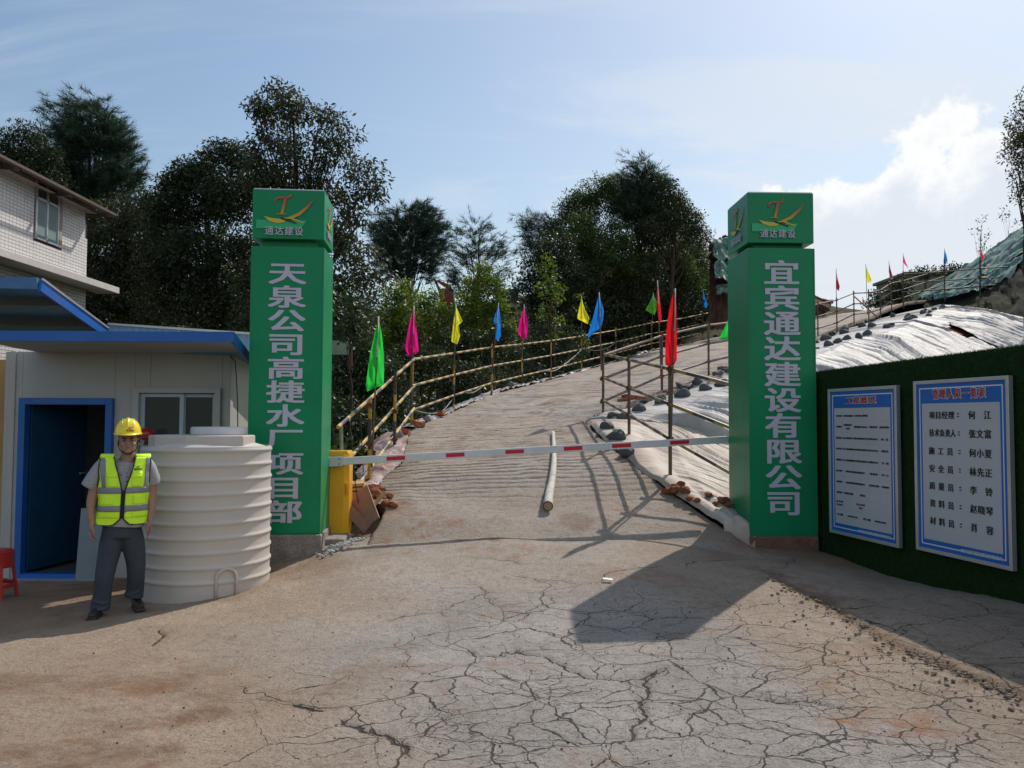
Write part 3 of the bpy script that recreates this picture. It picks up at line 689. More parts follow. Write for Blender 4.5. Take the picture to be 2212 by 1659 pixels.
# ------------------------------------------------------------------ barrier
cb = P(735, 1150, 9.32)
e = empty('parking_barrier', (-2.0, 9.3, .3), 'boom barrier with orange cabinet and white arm with red stripes across the gate', 'barrier')
bx, by, bz0, bz1 = -2.03, 9.32, .26, 1.245
mb = MB(); hw = .165; ch_ = .05
pts = [(-hw, -.15), (hw-ch_, -.15), (hw, -.15+ch_), (hw, .15-ch_), (hw-ch_, .15), (-hw, .15)]
mb.prism(pts, (bx, by, bz0+.02), (1, 0, 0), (0, 1, 0), bz1-bz0-.05); mb.build('cabinet', YEL, e, bev=.006)
mb = MB(); mb.box((bx, by, bz1-.015), (hw*2-.01, .285, .03), None, .9); mb.build('cabinet_lid', YEL, e, bev=.006)
MB().box((bx, by, bz0), (.42, .40, .05)).build('base_plate', CONC, e, bev=.01)
mb = MB()
for k in range(6): mb.box((bx+hw-.012, by-.15+.012, bz0+.50+.022*k), (.05, .02, .011), Matrix.Rotation(R(45), 3, 'Z'))
mb.build('vent', YEL, e)
A0 = P(690, 999, 9.10); A1 = P(1571, 949.5, 9.78)
d = (A1-A0).normalized()
MB().beam(A0, A1, .045, .085).build('arm', ARMW, e, bev=.006)
nrm = d.cross(Vector((0, 0, 1))).normalized(); nrm = -nrm if nrm.y > 0 else nrm
upv = nrm.cross(d); upv = -upv if upv.z < 0 else upv
def on_arm(u):  # parameter from photo column
    lo, hi = 0., 1.
    for _ in range(30):
        mid = (lo+hi)/2
        if proj(A0.lerp(A1, mid))[0] < u: lo = mid
        else: hi = mid
    return A0.lerp(A1, lo)
for u0, u1 in ((835, 875), (963, 1003), (1091, 1131), (1217, 1257), (1321, 1362), (1446, 1487)):
    a = on_arm(u0)+nrm*.0235; b = on_arm(u1)+nrm*.0235
    MB().beam(a, b, .0022, .046).build('red_stripe', RED, e)
a = on_arm(1309)+nrm*.024; MB().beam(a-d*.02, a+d*.02, .003, .08).build('joint_plate', ARMW, e)
a = on_arm(716); b = on_arm(741); MB().beam(a-d*.12, b, .06, .11).build('bracket', ALU, e, bev=.004)
for dz in (-.028, .028):
    q = on_arm(733)+nrm*.034+upv*dz; MB().tube([q, q+nrm*.012], .011, 8).build('bolt', STEEL, e)
    for uu in (1305, 1313):
        q = on_arm(uu)+nrm*.025+upv*dz*.7; MB().tube([q, q+nrm*.004], .005, 6).build('bolt', STEEL, e)
MB().beam(A1, A1+d*.006, .048, .088).build('end_cap', GREENL, e)
# ------------------------------------------------------------------ turf wall with notice boards
def wallx(y): return 3.52+.209*(8.77-y)
WD = Vector((.209, -1, 0)).normalized()          # along the wall, towards the camera
WN = Vector((-WD.y, WD.x, 0)); WN = -WN if WN.x > 0 else WN      # faces the yard
W0 = Vector((wallx(9.32), 9.32, 0)); wl = 6.9
TURF = M('artificial turf', (.018, .048, .014), .9, var=.4, scale=26, col2=(.026, .06, .018), bump=.8, bscale=120, spec=.12)
BLADE = M('turf blades', (.020, .060, .015), .75, var=.5, scale=40, spec=.15)
e = empty('turf_wall', tuple(W0), 'long wall covered in dark green artificial turf on the right', 'wall')
zt0, zt1 = 2.165, 2.22
mb = MB(); off = -WN*.14
p = [W0+WN*-.012, W0+WD*wl+WN*-.012]; q = [p[1]+off, p[0]+off]
mb.add([p[0]+Vector((0, 0, -.3)), p[1]+Vector((0, 0, -.3)), q[0]+Vector((0, 0, -.3)), q[1]+Vector((0, 0, -.3)),
        p[0]+Vector((0, 0, zt0)), p[1]+Vector((0, 0, zt1+.06)), q[0]+Vector((0, 0, zt1+.06)), q[1]+Vector((0, 0, zt0))],
       [(3, 2, 1, 0), (4, 5, 6, 7), (0, 1, 5, 4), (1, 2, 6, 5), (2, 3, 7, 6), (3, 0, 4, 7)])
mb.build('backing', TURF, e)
# blades of turf: front face and the top edge
nb = 90000; s_ = rng.random(nb)**.8*wl; s_ = wl-s_ if False else s_; tt = rng.random(nb); toppart = rng.random(nb) < .16
zt = zt0+(zt1+.06-zt0)*s_/wl
base = np.array(W0)[None]+np.array(WD)[None]*s_[:, None]; nv = np.array(WN)
zz_ = np.where(toppart, zt, -.02+(zt+.02)*tt); inn = np.where(toppart, -.15*rng.random(nb), 0.0)-.012
base = base+nv[None]*inn[:, None]; base[:, 2] = zz_
# roll seams: faint vertical joints every 2 m
dirv = nv[None]*np.where(toppart, .35, 1.0)[:, None]+np.array([0, 0, 1.])[None]*np.where(toppart, 1.0, -.15)[:, None]+rng.normal(0, .45, (nb, 3))
dirv /= np.linalg.norm(dirv, axis=1)[:, None]; ln = rng.uniform(.012, .030, nb)
side_ = np.cross(dirv, rng.normal(0, 1, (nb, 3))); side_ /= np.linalg.norm(side_, axis=1)[:, None]
V = np.stack([base-side_*.0022, base+side_*.0022, base+dirv*ln[:, None]], 1).reshape(-1, 3)
me = npmesh('blades', V, np.arange(nb*3).reshape(-1, 3), BLADE); ob = link('blades', me, e); ob['kind'] = 'stuff'
def board(ya, yb, za, zb, label, header, rows, foot, hdr_h=.135, foot_h=.075):
    a = Vector((wallx(ya), ya, 0))+WN*.045; b = Vector((wallx(yb), yb, 0))+WN*.045; wd = (b-a).length; hh = zb-za
    e = empty('notice_board', tuple((a+b)/2+Vector((0, 0, za))), label, 'notice board', 'framed notice boards on the turf wall')
    ex = (b-a).normalized(); ey = Vector((0, 0, 1)); nz = ex.cross(ey)
    if nz.dot(WN) < 0: nz = -nz
    def L2(x, y, k=0): return a+ex*(x*wd)+ey*(za+y*hh)+nz*k
    def rect(name, x0, y0, x1, y1, k0, k1, m, bev=0):
        mb = MB(); mb.prism([(0, 0), ((x1-x0)*wd, 0), ((x1-x0)*wd, (y1-y0)*hh), (0, (y1-y0)*hh)], L2(x0, y0, k0), ex, ey, (k1-k0)*(1 if ex.cross(ey).dot(nz) > 0 else -1)); return mb.build(name, m, e, bev=bev)
    rect('panel', .012, .01, .988, .99, -.02, .004, BLUEP)
    f_ = .030; fy = f_*wd/hh
    for nm, r in (('frame', (0, 0, f_, 1)), ('frame', (1-f_, 0, 1, 1)), ('frame', (f_, 0, 1-f_, fy)), ('frame', (f_, 1-fy, 1-f_, 1))):
        rect(nm, *r, -.03, .018, ALU, .004)
    g0, g1 = .062, .072; gy0, gy1 = g0*wd/hh, g1*wd/hh
    for r in ((g0, gy0, g1, 1-gy0), (1-g1, gy0, 1-g0, 1-gy0), (g1, gy0, 1-g1, gy1), (g1, 1-gy1, 1-g1, 1-gy0)): rect('border_line', *r, .0045, .0062, WPRINT)
    rect('sheet', .092, foot_h, .908, 1-hdr_h, .0045, .0065, PAPER)
    hx, hy, hw_, hh_, ht = header
    for k, ch in enumerate(ht):
        cx_ = hx+hw_*(k+.5)/len(ht)
        place_text(ch, L2(cx_, hy, .0065), ex, ey, hw_/len(ht)*wd*.86, hh_*hh*1.08, WPRINT, e, 'heading_outline', .05)
        place_text(ch, L2(cx_, hy, .0105), ex, ey, hw_/len(ht)*wd*.76, hh_*hh, REDP, e, 'heading', .012)
    for (x0, x1, yc, hh2, tx, bd) in rows:
        if hh2 > .03:        # large enough to read: every character on its own
            cs = [(k, ch) for k, ch in enumerate(tx) if ch != ' ']; nch = len(tx)
            for k, ch in cs:
                place_text(ch, L2(x0+(x1-x0)*(k+.5)/nch, yc, .009), ex, ey, (.018*wd if ch == ':' else (x1-x0)/max(len(cs), 3 if x0 > .55 else 5)*wd*(.86 if x0 > .55 else .9)), (hh2*.5 if ch == ':' else hh2)*hh, INK, e, 'character', bd)
            continue
        place_text(tx, L2((x0+x1)/2, yc, .009), ex, ey, (x1-x0)*wd, hh2*hh, INK, e, 'text_line', bd)['kind'] = 'stuff'
    place_text(foot[4], L2((foot[0]+foot[1])/2, foot[2], .007), ex, ey, (foot[1]-foot[0])*wd, foot[3]*hh, WPRINT, e, 'text_line', .02)
    return e, L2, ex, ey, rect
BLUEP = M('blue print', (.008, .135, .50), .35, var=.05); WPRINT = M('white print', (.72, .74, .76), .3, var=.03)
PAPER = M('off white print', (.50, .515, .54), .30, var=.05, scale=1.2); REDP = M('red print', (.55, .015, .03), .4, var=.05); INK = M('black ink', (.02, .02, .025), .5)
# right board: list of the staff, seven lines
rws = []
ys = [.827, .722, .617, .512, .413, .313, .208]
names = [('项目经理:', '何 江'), ('技术负责人:', '张文富'), ('施 工 员 :', '何小夏'), ('安 全 员 :', '林先正'), ('质 量 员 :', '李 铃'), ('资 料 员 :', '赵晓琴'), ('材 料 员 :', '肖 容')]
ys = [.797, .695, .591, .489, .389, .288, .187]
for y_, (a_, b_2) in zip(ys, names):
    rws.append((.175, .53, y_, .043, a_, .012)); rws.append((.60, .83, y_-.0, .046, b_2, .012))
board(7.45, 6.38, .433, 1.985, 'framed blue board listing seven names, the one nearer the camera on the turf wall', (.215, .918, .57, .055, '管理人员一览表'), rws, (.50, .90, .050, .020, '四川宜宾通达建设有限公司'))
T = [(.905-.095*k) for k in range(10)]
def r3(y_, *cells): return [(x0, x1, y_, .0135, tx, .0) for x0, x1, tx in cells]
rl = []
ys = [.812, .738, .661, .587, .511, .436, .361, .288, .215, .137]
rl += r3(ys[0], (.12, .215, '工程名称'), (.24, .60, '宜宾县高捷水厂土建安装工程项目'))
rl += r3(ys[1], (.12, .215, '工程地点'), (.40, .60, '用地面积:20206m²'), (.625, .735, '结构类型'), (.765, .89, '框架结构'))
rl += [(.245, .365, ys[1]+.012, .012, '高捷镇落瓢村', 0), (.275, .335, ys[1]-.012, .012, '五童组', 0)]
rl += r3(ys[2], (.12, .21, '建设单位'), (.225, .60, '宜宾市叙州区天泉供水有限责任公司'), (.61, .745, '现场负责人'), (.785, .88, '闵  浩'))
rl += r3(ys[3], (.12, .21, '设计单位'), (.225, .60, '核工业西南勘察设计研究院有限公司'), (.61, .745, '设计负责人'), (.785, .88, '杨晓光'))
rl += r3(ys[4], (.12, .21, '地勘单位'), (.225, .60, '核工业西南勘察设计研究院有限公司'), (.61, .745, '地勘负责人'), (.785, .88, '李  超'))
rl += r3(ys[5], (.12, .21, '施工单位'), (.265, .545, '四川宜宾通达建设有限公司'), (.62, .73, '项目经理'), (.785, .88, '何  江'))
rl += r3(ys[6], (.12, .21, '监理单位'), (.265, .545, '宜宾市辉建设管理有限公司'), (.61, .745, '总监理工程师'), (.785, .88, '廖晓田'))
rl += r3(ys[7], (.12, .21, '监督单位'), (.24, .375, '叙州区质安站'), (.475, .55, '监督员'))
rl += [(.115, .22, ys[8]+.011, .012, '施工许可证', 0), (.115, .215, ys[8]-.012, .012, '登记处号', 0), (.425, .545, ys[8]+.011, .012, '施工许可证', 0), (.46, .51, ys[8]-.012, .012, '编号', 0)]
rl += r3(ys[9], (.12, .21, '开工日期'), (.285, .435, '2019年9月11日'), (.52, .62, '竣工日期'), (.68, .83, '2020年6月7日'))
e, L2b, exb, eyb, rect = board(8.77, 7.68, .405, 1.96, 'framed blue board with a table of fine print beside the right green pillar', (.27, .915, .46, .045, '工程概况'), rl, (.44, .89, .052, .018, '四川宜宾通达建设有限公司'))
LINE = M('table rule', (.42, .43, .45), .4)
for k in range(9):
    ym = (ys[k]+ys[k+1])/2; rect('table_rule', .10, ym-.0008, .90, ym+.0008, .0068, .0076, LINE)
for xv, y0_, y1_ in ((.228, .10, .83), (.605, .25, .70), (.755, .25, .70)): rect('table_rule', xv-.001, y0_, xv+.001, y1_, .0068, .0078, LINE)
# ------------------------------------------------------------------ guard hut on the left
e = empty('guard_hut', (-4.3, 9.1, -.17), 'white panel guard hut with flat blue-edged roof and open blue door, behind the man', 'hut')
yw = 9.05; g0 = -.22
def fx(u, y): return P(u, 905, y).x
xl, xr = fx(22, yw), fx(497, yw); zc = 2.36
xd0, xd1 = fx(46, yw), fx(247, yw); zd = P(150, 860, yw).z
xw0, xw1 = fx(290, yw), fx(479, yw); zw1 = P(400, 838, yw).z; zw0 = zw1-.86
def panel(x0, x1, z0, z1, name='wall_panel'):
    return MB().box(((x0+x1)/2, yw+.035, (z0+z1)/2), (x1-x0, .07, z1-z0)).build(name, WHITEP, e, bev=.002)
panel(xl+.05, xd0, g0, zc); panel(xd0+.002, xd1-.002, zd, zc)
s1 = fx(258, yw); 
panel(xd1, xw0, g0, zc); panel(xw0+.002, fx(283+40, yw), zw1, zc); panel(fx(283+40, yw)+.003, xw1-.002, zw1, zc); panel(xw0+.002, xw1-.002, g0, zw0); panel(xw1, xr-.05, g0, zc)
# aluminium corner posts and the left end
for x0 in (xl+.02, xr-.03): MB().box((x0, yw+.03, (g0+zc)/2), (.07, .10, zc-g0)).build('corner_post', WHITEP, e, bev=.006)
MB().box((xl-.06, yw+.05, (g0+zc)/2-.0), (.05, .06, zc-g0)).build('corner_post', WHITEP, e, bev=.004)
# side walls, back, floor, ceiling
sw = MB()
for k in range(3): MB().box((xr-.045, yw+.10+.45+k*.96, (g0+zc)/2), (.07, .94, zc-g0)).build('side_panel', WHITEP, e, bev=.002)
MB().box((xl+.02, yw+1.5, (g0+zc)/2), (.07, 2.8, zc-g0)).build('side_panel', WHITEP, e)
MB().box(((xl+xr)/2, yw+2.95, (g0+zc)/2), (xr-xl, .07, zc-g0)).build('back_wall', WHITEP, e)
MB().box(((xl+xr)/2, yw+1.5, g0+.03), (xr-xl-.1, 2.8, .06)).build('floor', M('hut floor', (.10, .12, .12), .6), e)
MB().box(((xl+xr)/2, yw+1.5, zc-.02), (xr-xl-.16, 2.8, .05)).build('ceiling', WHITEP, e)
# roof: soffit, fascia, right rake
fy_ = 8.0; zf = P(300, 716, fy_).z; zf0 = P(300, 738, fy_).z; xfr = fx(502, fy_); xfl = fx(-60, fy_)
RK = P(548, 775, 9.15)
mb = MB(); mb.grid([[(xfl, fy_+.01, zf0+.01), (xfr-.01, fy_+.01, zf0+.01)], [(xfl, yw+.02, zc-.005), (RK.x-.04, 9.05, zc-.02)]]); mb.build('soffit', WHITEP, e)
mb = MB(); mb.add([(xfl, fy_, zf), (xfr, fy_, zf), (RK.x, RK.y, RK.z+.01), (fx(660, 10.8), 10.8, RK.z-.12), (xfl, yw+3.2, RK.z-.15)], [(0, 1, 2), (0, 2, 3), (0, 3, 4)]); mb.build('roof_sheet', BLUEL, e)  # rear right corner carried out unseen behind the pillar to shade the yard
MB().box(((xfl+xfr)/2, fy_-.008, (zf+zf0)/2), (xfr-xfl, .02, zf-zf0)).build('fascia', BLUE, e, bev=.002)
mb = MB(); a = Vector((xfr, fy_, zf)); b = Vector((xfr, fy_, zf0)); mb.add([a, b, (RK.x, RK.y, RK.z-.11), RK, a+Vector((-.03, 0, 0)), b+Vector((-.03, 0, 0)), (RK.x-.03, RK.y, RK.z-.11), (RK.x-.03, RK.y, RK.z)], [(0, 3, 2, 1), (4, 5, 6, 7), (0, 4, 7, 3), (1, 2, 6, 5), (0, 1, 5, 4), (3, 7, 6, 2)]); mb.build('fascia', BLUE, e)
# door frame, open leaf, threshold
fw = .075
df = MB().box((xd0+fw/2, yw-.012, (g0+zd)/2), (fw, .10, zd-g0)).build('door_frame', BLUE, e, bev=.004)
MB().box((xd1-fw/2, yw-.012, (g0+zd)/2), (fw, .10, zd-g0)).build('door_frame', BLUE, e, bev=.004)
MB().box(((xd0+xd1)/2, yw-.012, zd-fw/2), (xd1-xd0-2*fw, .10, fw)).build('door_frame', BLUE, e, bev=.004)
MB().box(((xd0+xd1)/2, yw+.0, g0+.06), (xd1-xd0-2*fw, .12, .06)).build('threshold', BLUE, e, bev=.004)
MB().box(((xd0+xd1)/2, yw-.11, g0+.035), (xd1-xd0+.1, .12, .012)).build('threshold', ALU, e)
lw = xd1-xd0-2*fw; rot = Matrix.Rotation(R(80), 3, 'Z')
c = Vector((xd0+fw+.01, yw+.06, 0))+rot @ Vector((lw/2, .02, 0))
DL = MB().box(c+Vector((0, 0, (g0+.1+zd-fw)/2)), (lw, .04, zd-fw-g0-.1), rot).build('door', M('door leaf blue with shade', (.010, .060, .14), .5, var=.15), e, bev=.004)  # leaf colour darkened for the shade inside the doorway; frame keeps plain blue
hp = Vector((xd0+fw+.01, yw+.06, .93))+rot @ Vector((lw-.08, -.03, 0)); MB().box(hp, (.12, .03, .025), rot).build('handle', ALU, DL, bev=.005)
# window: frame, sashes, panes
mb = MB(); wx, wz = (xw0+xw1)/2, (zw0+zw1)/2
for (cx_, cz_, sx_, sz_) in ((xw0+.035, wz, .07, zw1-zw0), (xw1-.035, wz, .07, zw1-zw0), (wx, zw1-.03, xw1-xw0-.14, .06), (wx, zw0+.03, xw1-xw0-.14, .06)): mb.box((cx_, yw-.015, cz_), (sx_, .09, sz_))
WF = mb.build('window', WHITEP, e, bev=.004)
xm = fx(393, yw)
for (x0, x1, yo, mt) in ((xw0+.07, xm+.02, .0, GLASS), (xm-.02, xw1-.07, .03, GLASS)):
    mb = MB()
    for (cx_, cz_, sx_, sz_) in ((x0+.024, wz, .048, zw1-zw0-.13), (x1-.024, wz, .048, zw1-zw0-.13), ((x0+x1)/2, zw1-.085, x1-x0-.096, .04), ((x0+x1)/2, zw0+.085, x1-x0-.096, .04)): mb.box((cx_, yw+.01+yo, cz_), (sx_, .03, sz_))
    mb.build('sash', M('bluish sash', (.40, .50, .56), .4, var=.04), WF, bev=.003)
    MB().box(((x0+x1)/2, yw+.012+yo, wz), (x1-x0-.09, .006, zw1-zw0-.2)).build('pane', mt, WF)
# dark cable clipped to the right corner
q = [P(497, 768, 9.02), P(508, 780, 8.98), P(511, 820, 8.98), P(513, 870, 8.98), P(514, 940, 8.98)]; MB().tube(q, .006, 6).build('cable', BLACK, e)
# things seen at the hut
o = MB().box((0, 0, 0), (.30, .03, .80)).build('leaning_board', M('bluish grey board', (.20, .25, .27), .6, var=.1), None, bev=.003)
o.location = (fx(197, 8.9), 9.0, .20); o.rotation_euler = (R(-7), 0, R(4)); tag(o, 'pale board leaning by the hut door behind the man', 'board')
tag(MB().ell(P(317, 938, 8.86), (.085, .10, .075)).box(P(317, 944, 8.86), (.20, .23, .012)).build('spare_helmet', M('red plastic', (.40, .02, .02), .35, var=.05, coat=.3), None, 50), 'red safety helmet on the hut window sill above the tank', 'helmet')
# red plastic stool
RP = M('red stool plastic', (.42, .025, .02), .4, var=.08, coat=.1)
st = P(-36, 1262, 7.6); sx0, sy0, sz0 = st.x, 7.75, h1(st.x, 7.75)
e = empty('stool', (sx0, sy0, sz0), 'red plastic stool cut by the left edge of the photo', 'stool')
MB().lathe([(.165, .435), (.168, .448), (.15, .462), (.0, .462)], 24, (sx0, sy0, sz0), False).build('seat', RP, e, 40)
for k in range(4):
    a = math.pi/4+k*math.pi/2; mb = MB()
    p0 = Vector((sx0+.14*math.cos(a), sy0+.14*math.sin(a), sz0+.44)); p1 = Vector((sx0+.20*math.cos(a), sy0+.20*math.sin(a), sz0))
    mb.beam(p1, p0, .075, .02, up=(math.cos(a), math.sin(a), 0)); mb.build('leg', RP, e, bev=.004)
mb = MB(); mb.lathe([(.168, .30), (.166, .44), (.160, .44), (.162, .30)], 24, (sx0, sy0, sz0), False); mb.build('apron', RP, e, 40)
mb = MB(); mb.lathe([(.185, .11), (.182, .15), (.176, .15), (.179, .11)], 24, (sx0, sy0, sz0), False); mb.build('ring', RP, e, 40)

# ------------------------------------------------------------------ white water tank
TANK = M('white tank plastic', (.54, .495, .45), .42, var=.05, scale=2.5, dirt=(.42, .34, .26), dirtamt=.35)
tz = 7.62; tc_ = P(443, 1280, tz); tx, ty_ = tc_.x, tz; tr = .582; g = -.045
e = empty('water_tank', (tx, ty_, g), 'large white ribbed plastic water tank in front of the hut window', 'tank')
prof = [(tr-.03, 0), (tr-.004, .02), (tr, .05)]
for k in range(10):
    zc_ = .205+.129*k
    for dz, dr in ((-.030, .002), (-.016, .004), (-.006, .013), (.008, .013), (.018, .004), (.035, .0)): prof.append((tr-.004+dr-k*.0006, zc_+dz))
hb = 1.36; prof += [(tr-.008, hb-.03), (tr-.018, hb), (tr-.05, hb+.03), (tr-.22, hb+.085), (.20, hb+.125), (.0, hb+.125)]
MB().lathe(prof, 96, (tx, ty_, g), False).build('body', TANK, e, 50)
# raised flange on the shoulder with a filler lid, bracket lug low on the right
fz = g+hb+.035
mb = MB()
for k in range(9):
    a0 = R(195+k*16.5); 
pl_ = [P(316, 968, 7.25), P(536, 966, 7.25)]
mb = MB(); ring = []
outl = [(-.50, -.16), (-.36, -.33), (-.05, -.40), (.25, -.36), (.42, -.26), (.43, .05), (.30, .30), (-.30, .32), (-.48, .1)]
mb.prism([(a, b) for a, b in outl], (tx, ty_, fz-.03), (1, 0, 0), (0, 1, 0), .135); mb.build('shoulder_flange', TANK, e, bev=.012)
mb = MB().lathe([(.25, 0), (.262, .012), (.262, .065), (.25, .08), (.0, .085)], 40, (tx+.06, ty_+.12, g+hb+.135), False); mb.build('lid', M('lid plastic', (.56, .55, .55), .4, var=.04), e, 40)
an = R(-52); lug = []
for k in range(15):
    t_a = math.pi*k/14; rr = .085; aa = an+math.cos(t_a)*rr/tr*1.05; zz2 = g+.07+.17+math.sin(t_a)*rr if 0 < k < 14 else g+.04
    lug.append(Vector((tx+(tr+.008)*math.cos(aa), ty_+(tr+.008)*math.sin(aa), zz2)))
MB().tube(lug, .014, 8).build('outlet_lug', TANK, e, True)

# ------------------------------------------------------------------ tiled house, far left
TILE = M('glazed white tile', (.74, .72, .71), .22, var=.06, scale=5, dirt=(.46, .42, .38), dirtamt=.4)
GROUT = M('dark grout', (.16, .15, .155), .9)
HX = -12.9; HY1 = 24.0; HY0 = 12.0; Ztop = 7.6; rowh = .0925; colw = .150
e = empty('tiled_house', (HX, 18, 0), 'two storey house with white tiled wall and corrugated eave at the left edge', 'house')
MB().box((HX-4.03, (HY0+HY1)/2, 3.6), (8.0, HY1-HY0, 8.0)).build('wall', GROUT, e)
# window opening measured on the photograph
wy0, wy1 = 21.35, 22.65
wy0 = -FPX*0+HX*FPX/(62-CX); wy1 = HX*FPX/(119-CX)
wzt = P(90, 405, (wy0+wy1)/2).z; wzb = P(90, 525, (wy0+wy1)/2).z
lt = []; n1 = 0; z = .6
tiles = []
zr = 2.2
while zr < 8.0-.02:
    yy0 = HY1-colw
    k = 0
    while yy0 > 18.2:
        inwin = (yy0+colw > wy0 and yy0 < wy1 and zr+rowh > wzb and zr < wzt)
        if not inwin: tiles.append((yy0, zr))
        yy0 -= colw
    zr += rowh
# which of them are in view, and how large they look
vis = []
for (a, b) in tiles:
    u, v = proj((HX, a+colw/2, b+rowh/2))
    if -12 < u < 185 and v > 330: vis.append((a, b, u))
vis.sort(key=lambda t: t[0])
tm = MB(); tm.box((0, 0, 0), (.014, colw-.014, rowh-.012)); tme = tm.mesh('tile', TILE)
for i, (a, b, u) in enumerate(vis[:300]):
    o = link('tile', tme, e); o.location = Vector((HX+.007+random.uniform(-.001, .001), a+colw/2, b+rowh/2))
mb = MB()
for (a, b, u) in vis[300:]: mb.box((HX+.007+random.uniform(-.001, .001), a+colw/2, b+rowh/2), (.014, colw-.014, rowh-.012))
mb.build('tiling', TILE, e)['kind'] = 'stuff'
# window: recess, frame, panes
rec = MB(); 
rec.box((HX+.004, (wy0+wy1)/2, (wzt+wzb)/2), (.012, wy1-wy0, wzt-wzb)); rec.build('window_recess', DARK, e)
PINKF = M('pinkish render', (.36, .29, .26), .8, var=.1)
WN_ = MB()
for (yc, zc2, sy_, sz_) in ((wy0+.03, (wzt+wzb)/2, .06, wzt-wzb), (wy1-.16, (wzt+wzb)/2, .05, wzt-wzb), ((wy0+wy1)/2-.08, wzb+.03, wy1-wy0-.2, .05), ((wy0+wy1)/2-.08, wzb+(wzt-wzb)*.72, wy1-wy0-.2, .06), ((wy0+wy1)/2-.08, (wzt+wzb)/2, .06, wzt-wzb)):
    WN_.box((HX+.03, yc, zc2), (.05, sy_, sz_))
hw_o = WN_.build('window', ALU, e)
MB().box((HX+.03, wy1-.06, (wzt+wzb)/2), (.06, .12, wzt-wzb)).build('window_reveal', PINKF, e)
for (y0_, y1_, z0_, z1_, mt) in ((wy0+.06, (wy0+wy1)/2-.11, wzb+.06, wzb+(wzt-wzb)*.72-.03, GLASSL), ((wy0+wy1)/2-.05, wy1-.19, wzb+.06, wzb+(wzt-wzb)*.72-.03, GLASSL), (wy0+.06, (wy0+wy1)/2-.11, wzb+(wzt-wzb)*.72+.03, wzt-.03, GLASS), ((wy0+wy1)/2-.05, wy1-.19, wzb+(wzt-wzb)*.72+.03, wzt-.03, GLASS)):
    MB().box((HX+.02, (y0_+y1_)/2, (z0_+z1_)/2), (.01, y1_-y0_, z1_-z0_)).build('pane', mt, hw_o)
# floor slab ledge
lz = P(177, 615, HY1).z
MB().box((HX+.33, (HY0+HY1)/2+.35, lz-.07), (.70, HY1-HY0+.7, .19)).build('ledge', M('rendered ledge', (.58, .55, .53), .8, var=.06, dirt=(.4, .33, .28), dirtamt=.5), e, bev=.01)
# roof: corrugated cement sheets sloping down towards the yard
ez0 = P(0, 349, HX*FPX/(0-CX)*(-12.25/-12.9)).z; er = P(236, 466, 24.6).z
RX = -12.32; ye0, ye1 = 17.0, 24.35
mb = MB(); rows_ = []; ncor = 420
for i, (xo, zo) in enumerate(((0, 0), (-1.2, .42), (-5.5, 1.9))):
    rows_.append([(RX+xo, ye0+(ye1-ye0)*k/ncor, er+zo+.028*math.sin(k*math.pi/2)) for k in range(ncor+1)])
rows2 = [[(p[0], p[1], p[2]-.02) for p in r] for r in rows_]
mb.grid(rows_); mb.grid(rows2); mb.grid([rows_[0], rows2[0]]); mb.build('corrugated_roof', M('weathered roofing sheet', (.20, .155, .135), .9, var=.25, scale=4, bump=.3), e)
mb = MB()
for yk in (19.6, 22.0, 24.2): mb.beam((HX-.4, yk, er-.02), (RX+.1, yk, er-.10), .06, .10)
mb.beam((RX+.15, ye0, er-.07), (RX+.15, ye1-.1, er-.07), .05, .07); mb.build('rafter', M('dark rafter', (.10, .07, .055), .8), e)['kind'] = 'stuff'
MB().box((HX-.3, (HY0+HY1)/2, er-.04), (1.0, HY1-HY0+.5, .02)).build('eave_board', PINKF, e)

# ------------------------------------------------------------------ low building with blue metal awning
e = empty('awning_building', (-6.6, 11.5, -.1), 'low ochre building with tilted blue metal awning behind the hut roof', 'building')
P1, P2 = P(84, 603, 10.2), P(246, 722, 12.6)
P4, P3 = P(-60, 600, 10.2), Vector((P2.x-3.2, P2.y, P2.z+.05))
up = Vector((0, 0, .05))
mb = MB(); mb.add([P1, P2, P3, P4, P1-up, P2-up, P3-up, P4-up], [(0, 3, 2, 1), (4, 5, 6, 7), (0, 1, 5, 4), (1, 2, 6, 5), (2, 3, 7, 6), (3, 0, 4, 7)]); mb.build('awning_roof', M('blue awning sheet', (.10, .26, .50), .45, var=.1, scale=2), e)
MB().beam(P4+Vector((.0, -.03, -.06)), P1+Vector((0, -.03, -.06)), .03, .15).build('awning_edge', M('faded blue edging', (.06, .16, .33), .5, var=.15), e)
dd_ = (P2-P1); MB().beam(P1+Vector((.02, 0, -.08)), P2+Vector((.02, 0, -.08)), .035, .15).build('awning_edge', BLUE, e)
MB().beam(P1+Vector((.045, 0, .0)), P2+Vector((.045, 0, .0)), .02, .03).build('edge_strip', ALU, e)
mb = MB()
for f in (.22, .6, .95):
    a = P1.lerp(P2, f)-Vector((0, 0, .12)); b = P4.lerp(P3, f)-Vector((0, 0, .12)); MB().beam(a, b, .06, .10).build('purlin', M('dark steel', (.06, .055, .06), .6, var=.2), e)
OCH = M('ochre render', (.42, .27, .10), .9, var=.12, scale=2, dirt=(.2, .15, .1), dirtamt=.5)
MB().box((fx(-30, 12.3), 12.3, 1.1), (3.6, .2, 2.5)).build('wall', OCH, e)
MB().box((fx(200, 12.35), 12.35, 1.05), (1.2, .2, 2.3)).build('wall', M('grey render', (.22, .20, .19), .9, var=.2, dirt=(.1, .09, .09), dirtamt=.7), e)
MB().box((fx(-15, 9.6), 9.6, 1.0), (.55, .18, 2.6)).build('wall', OCH, e)
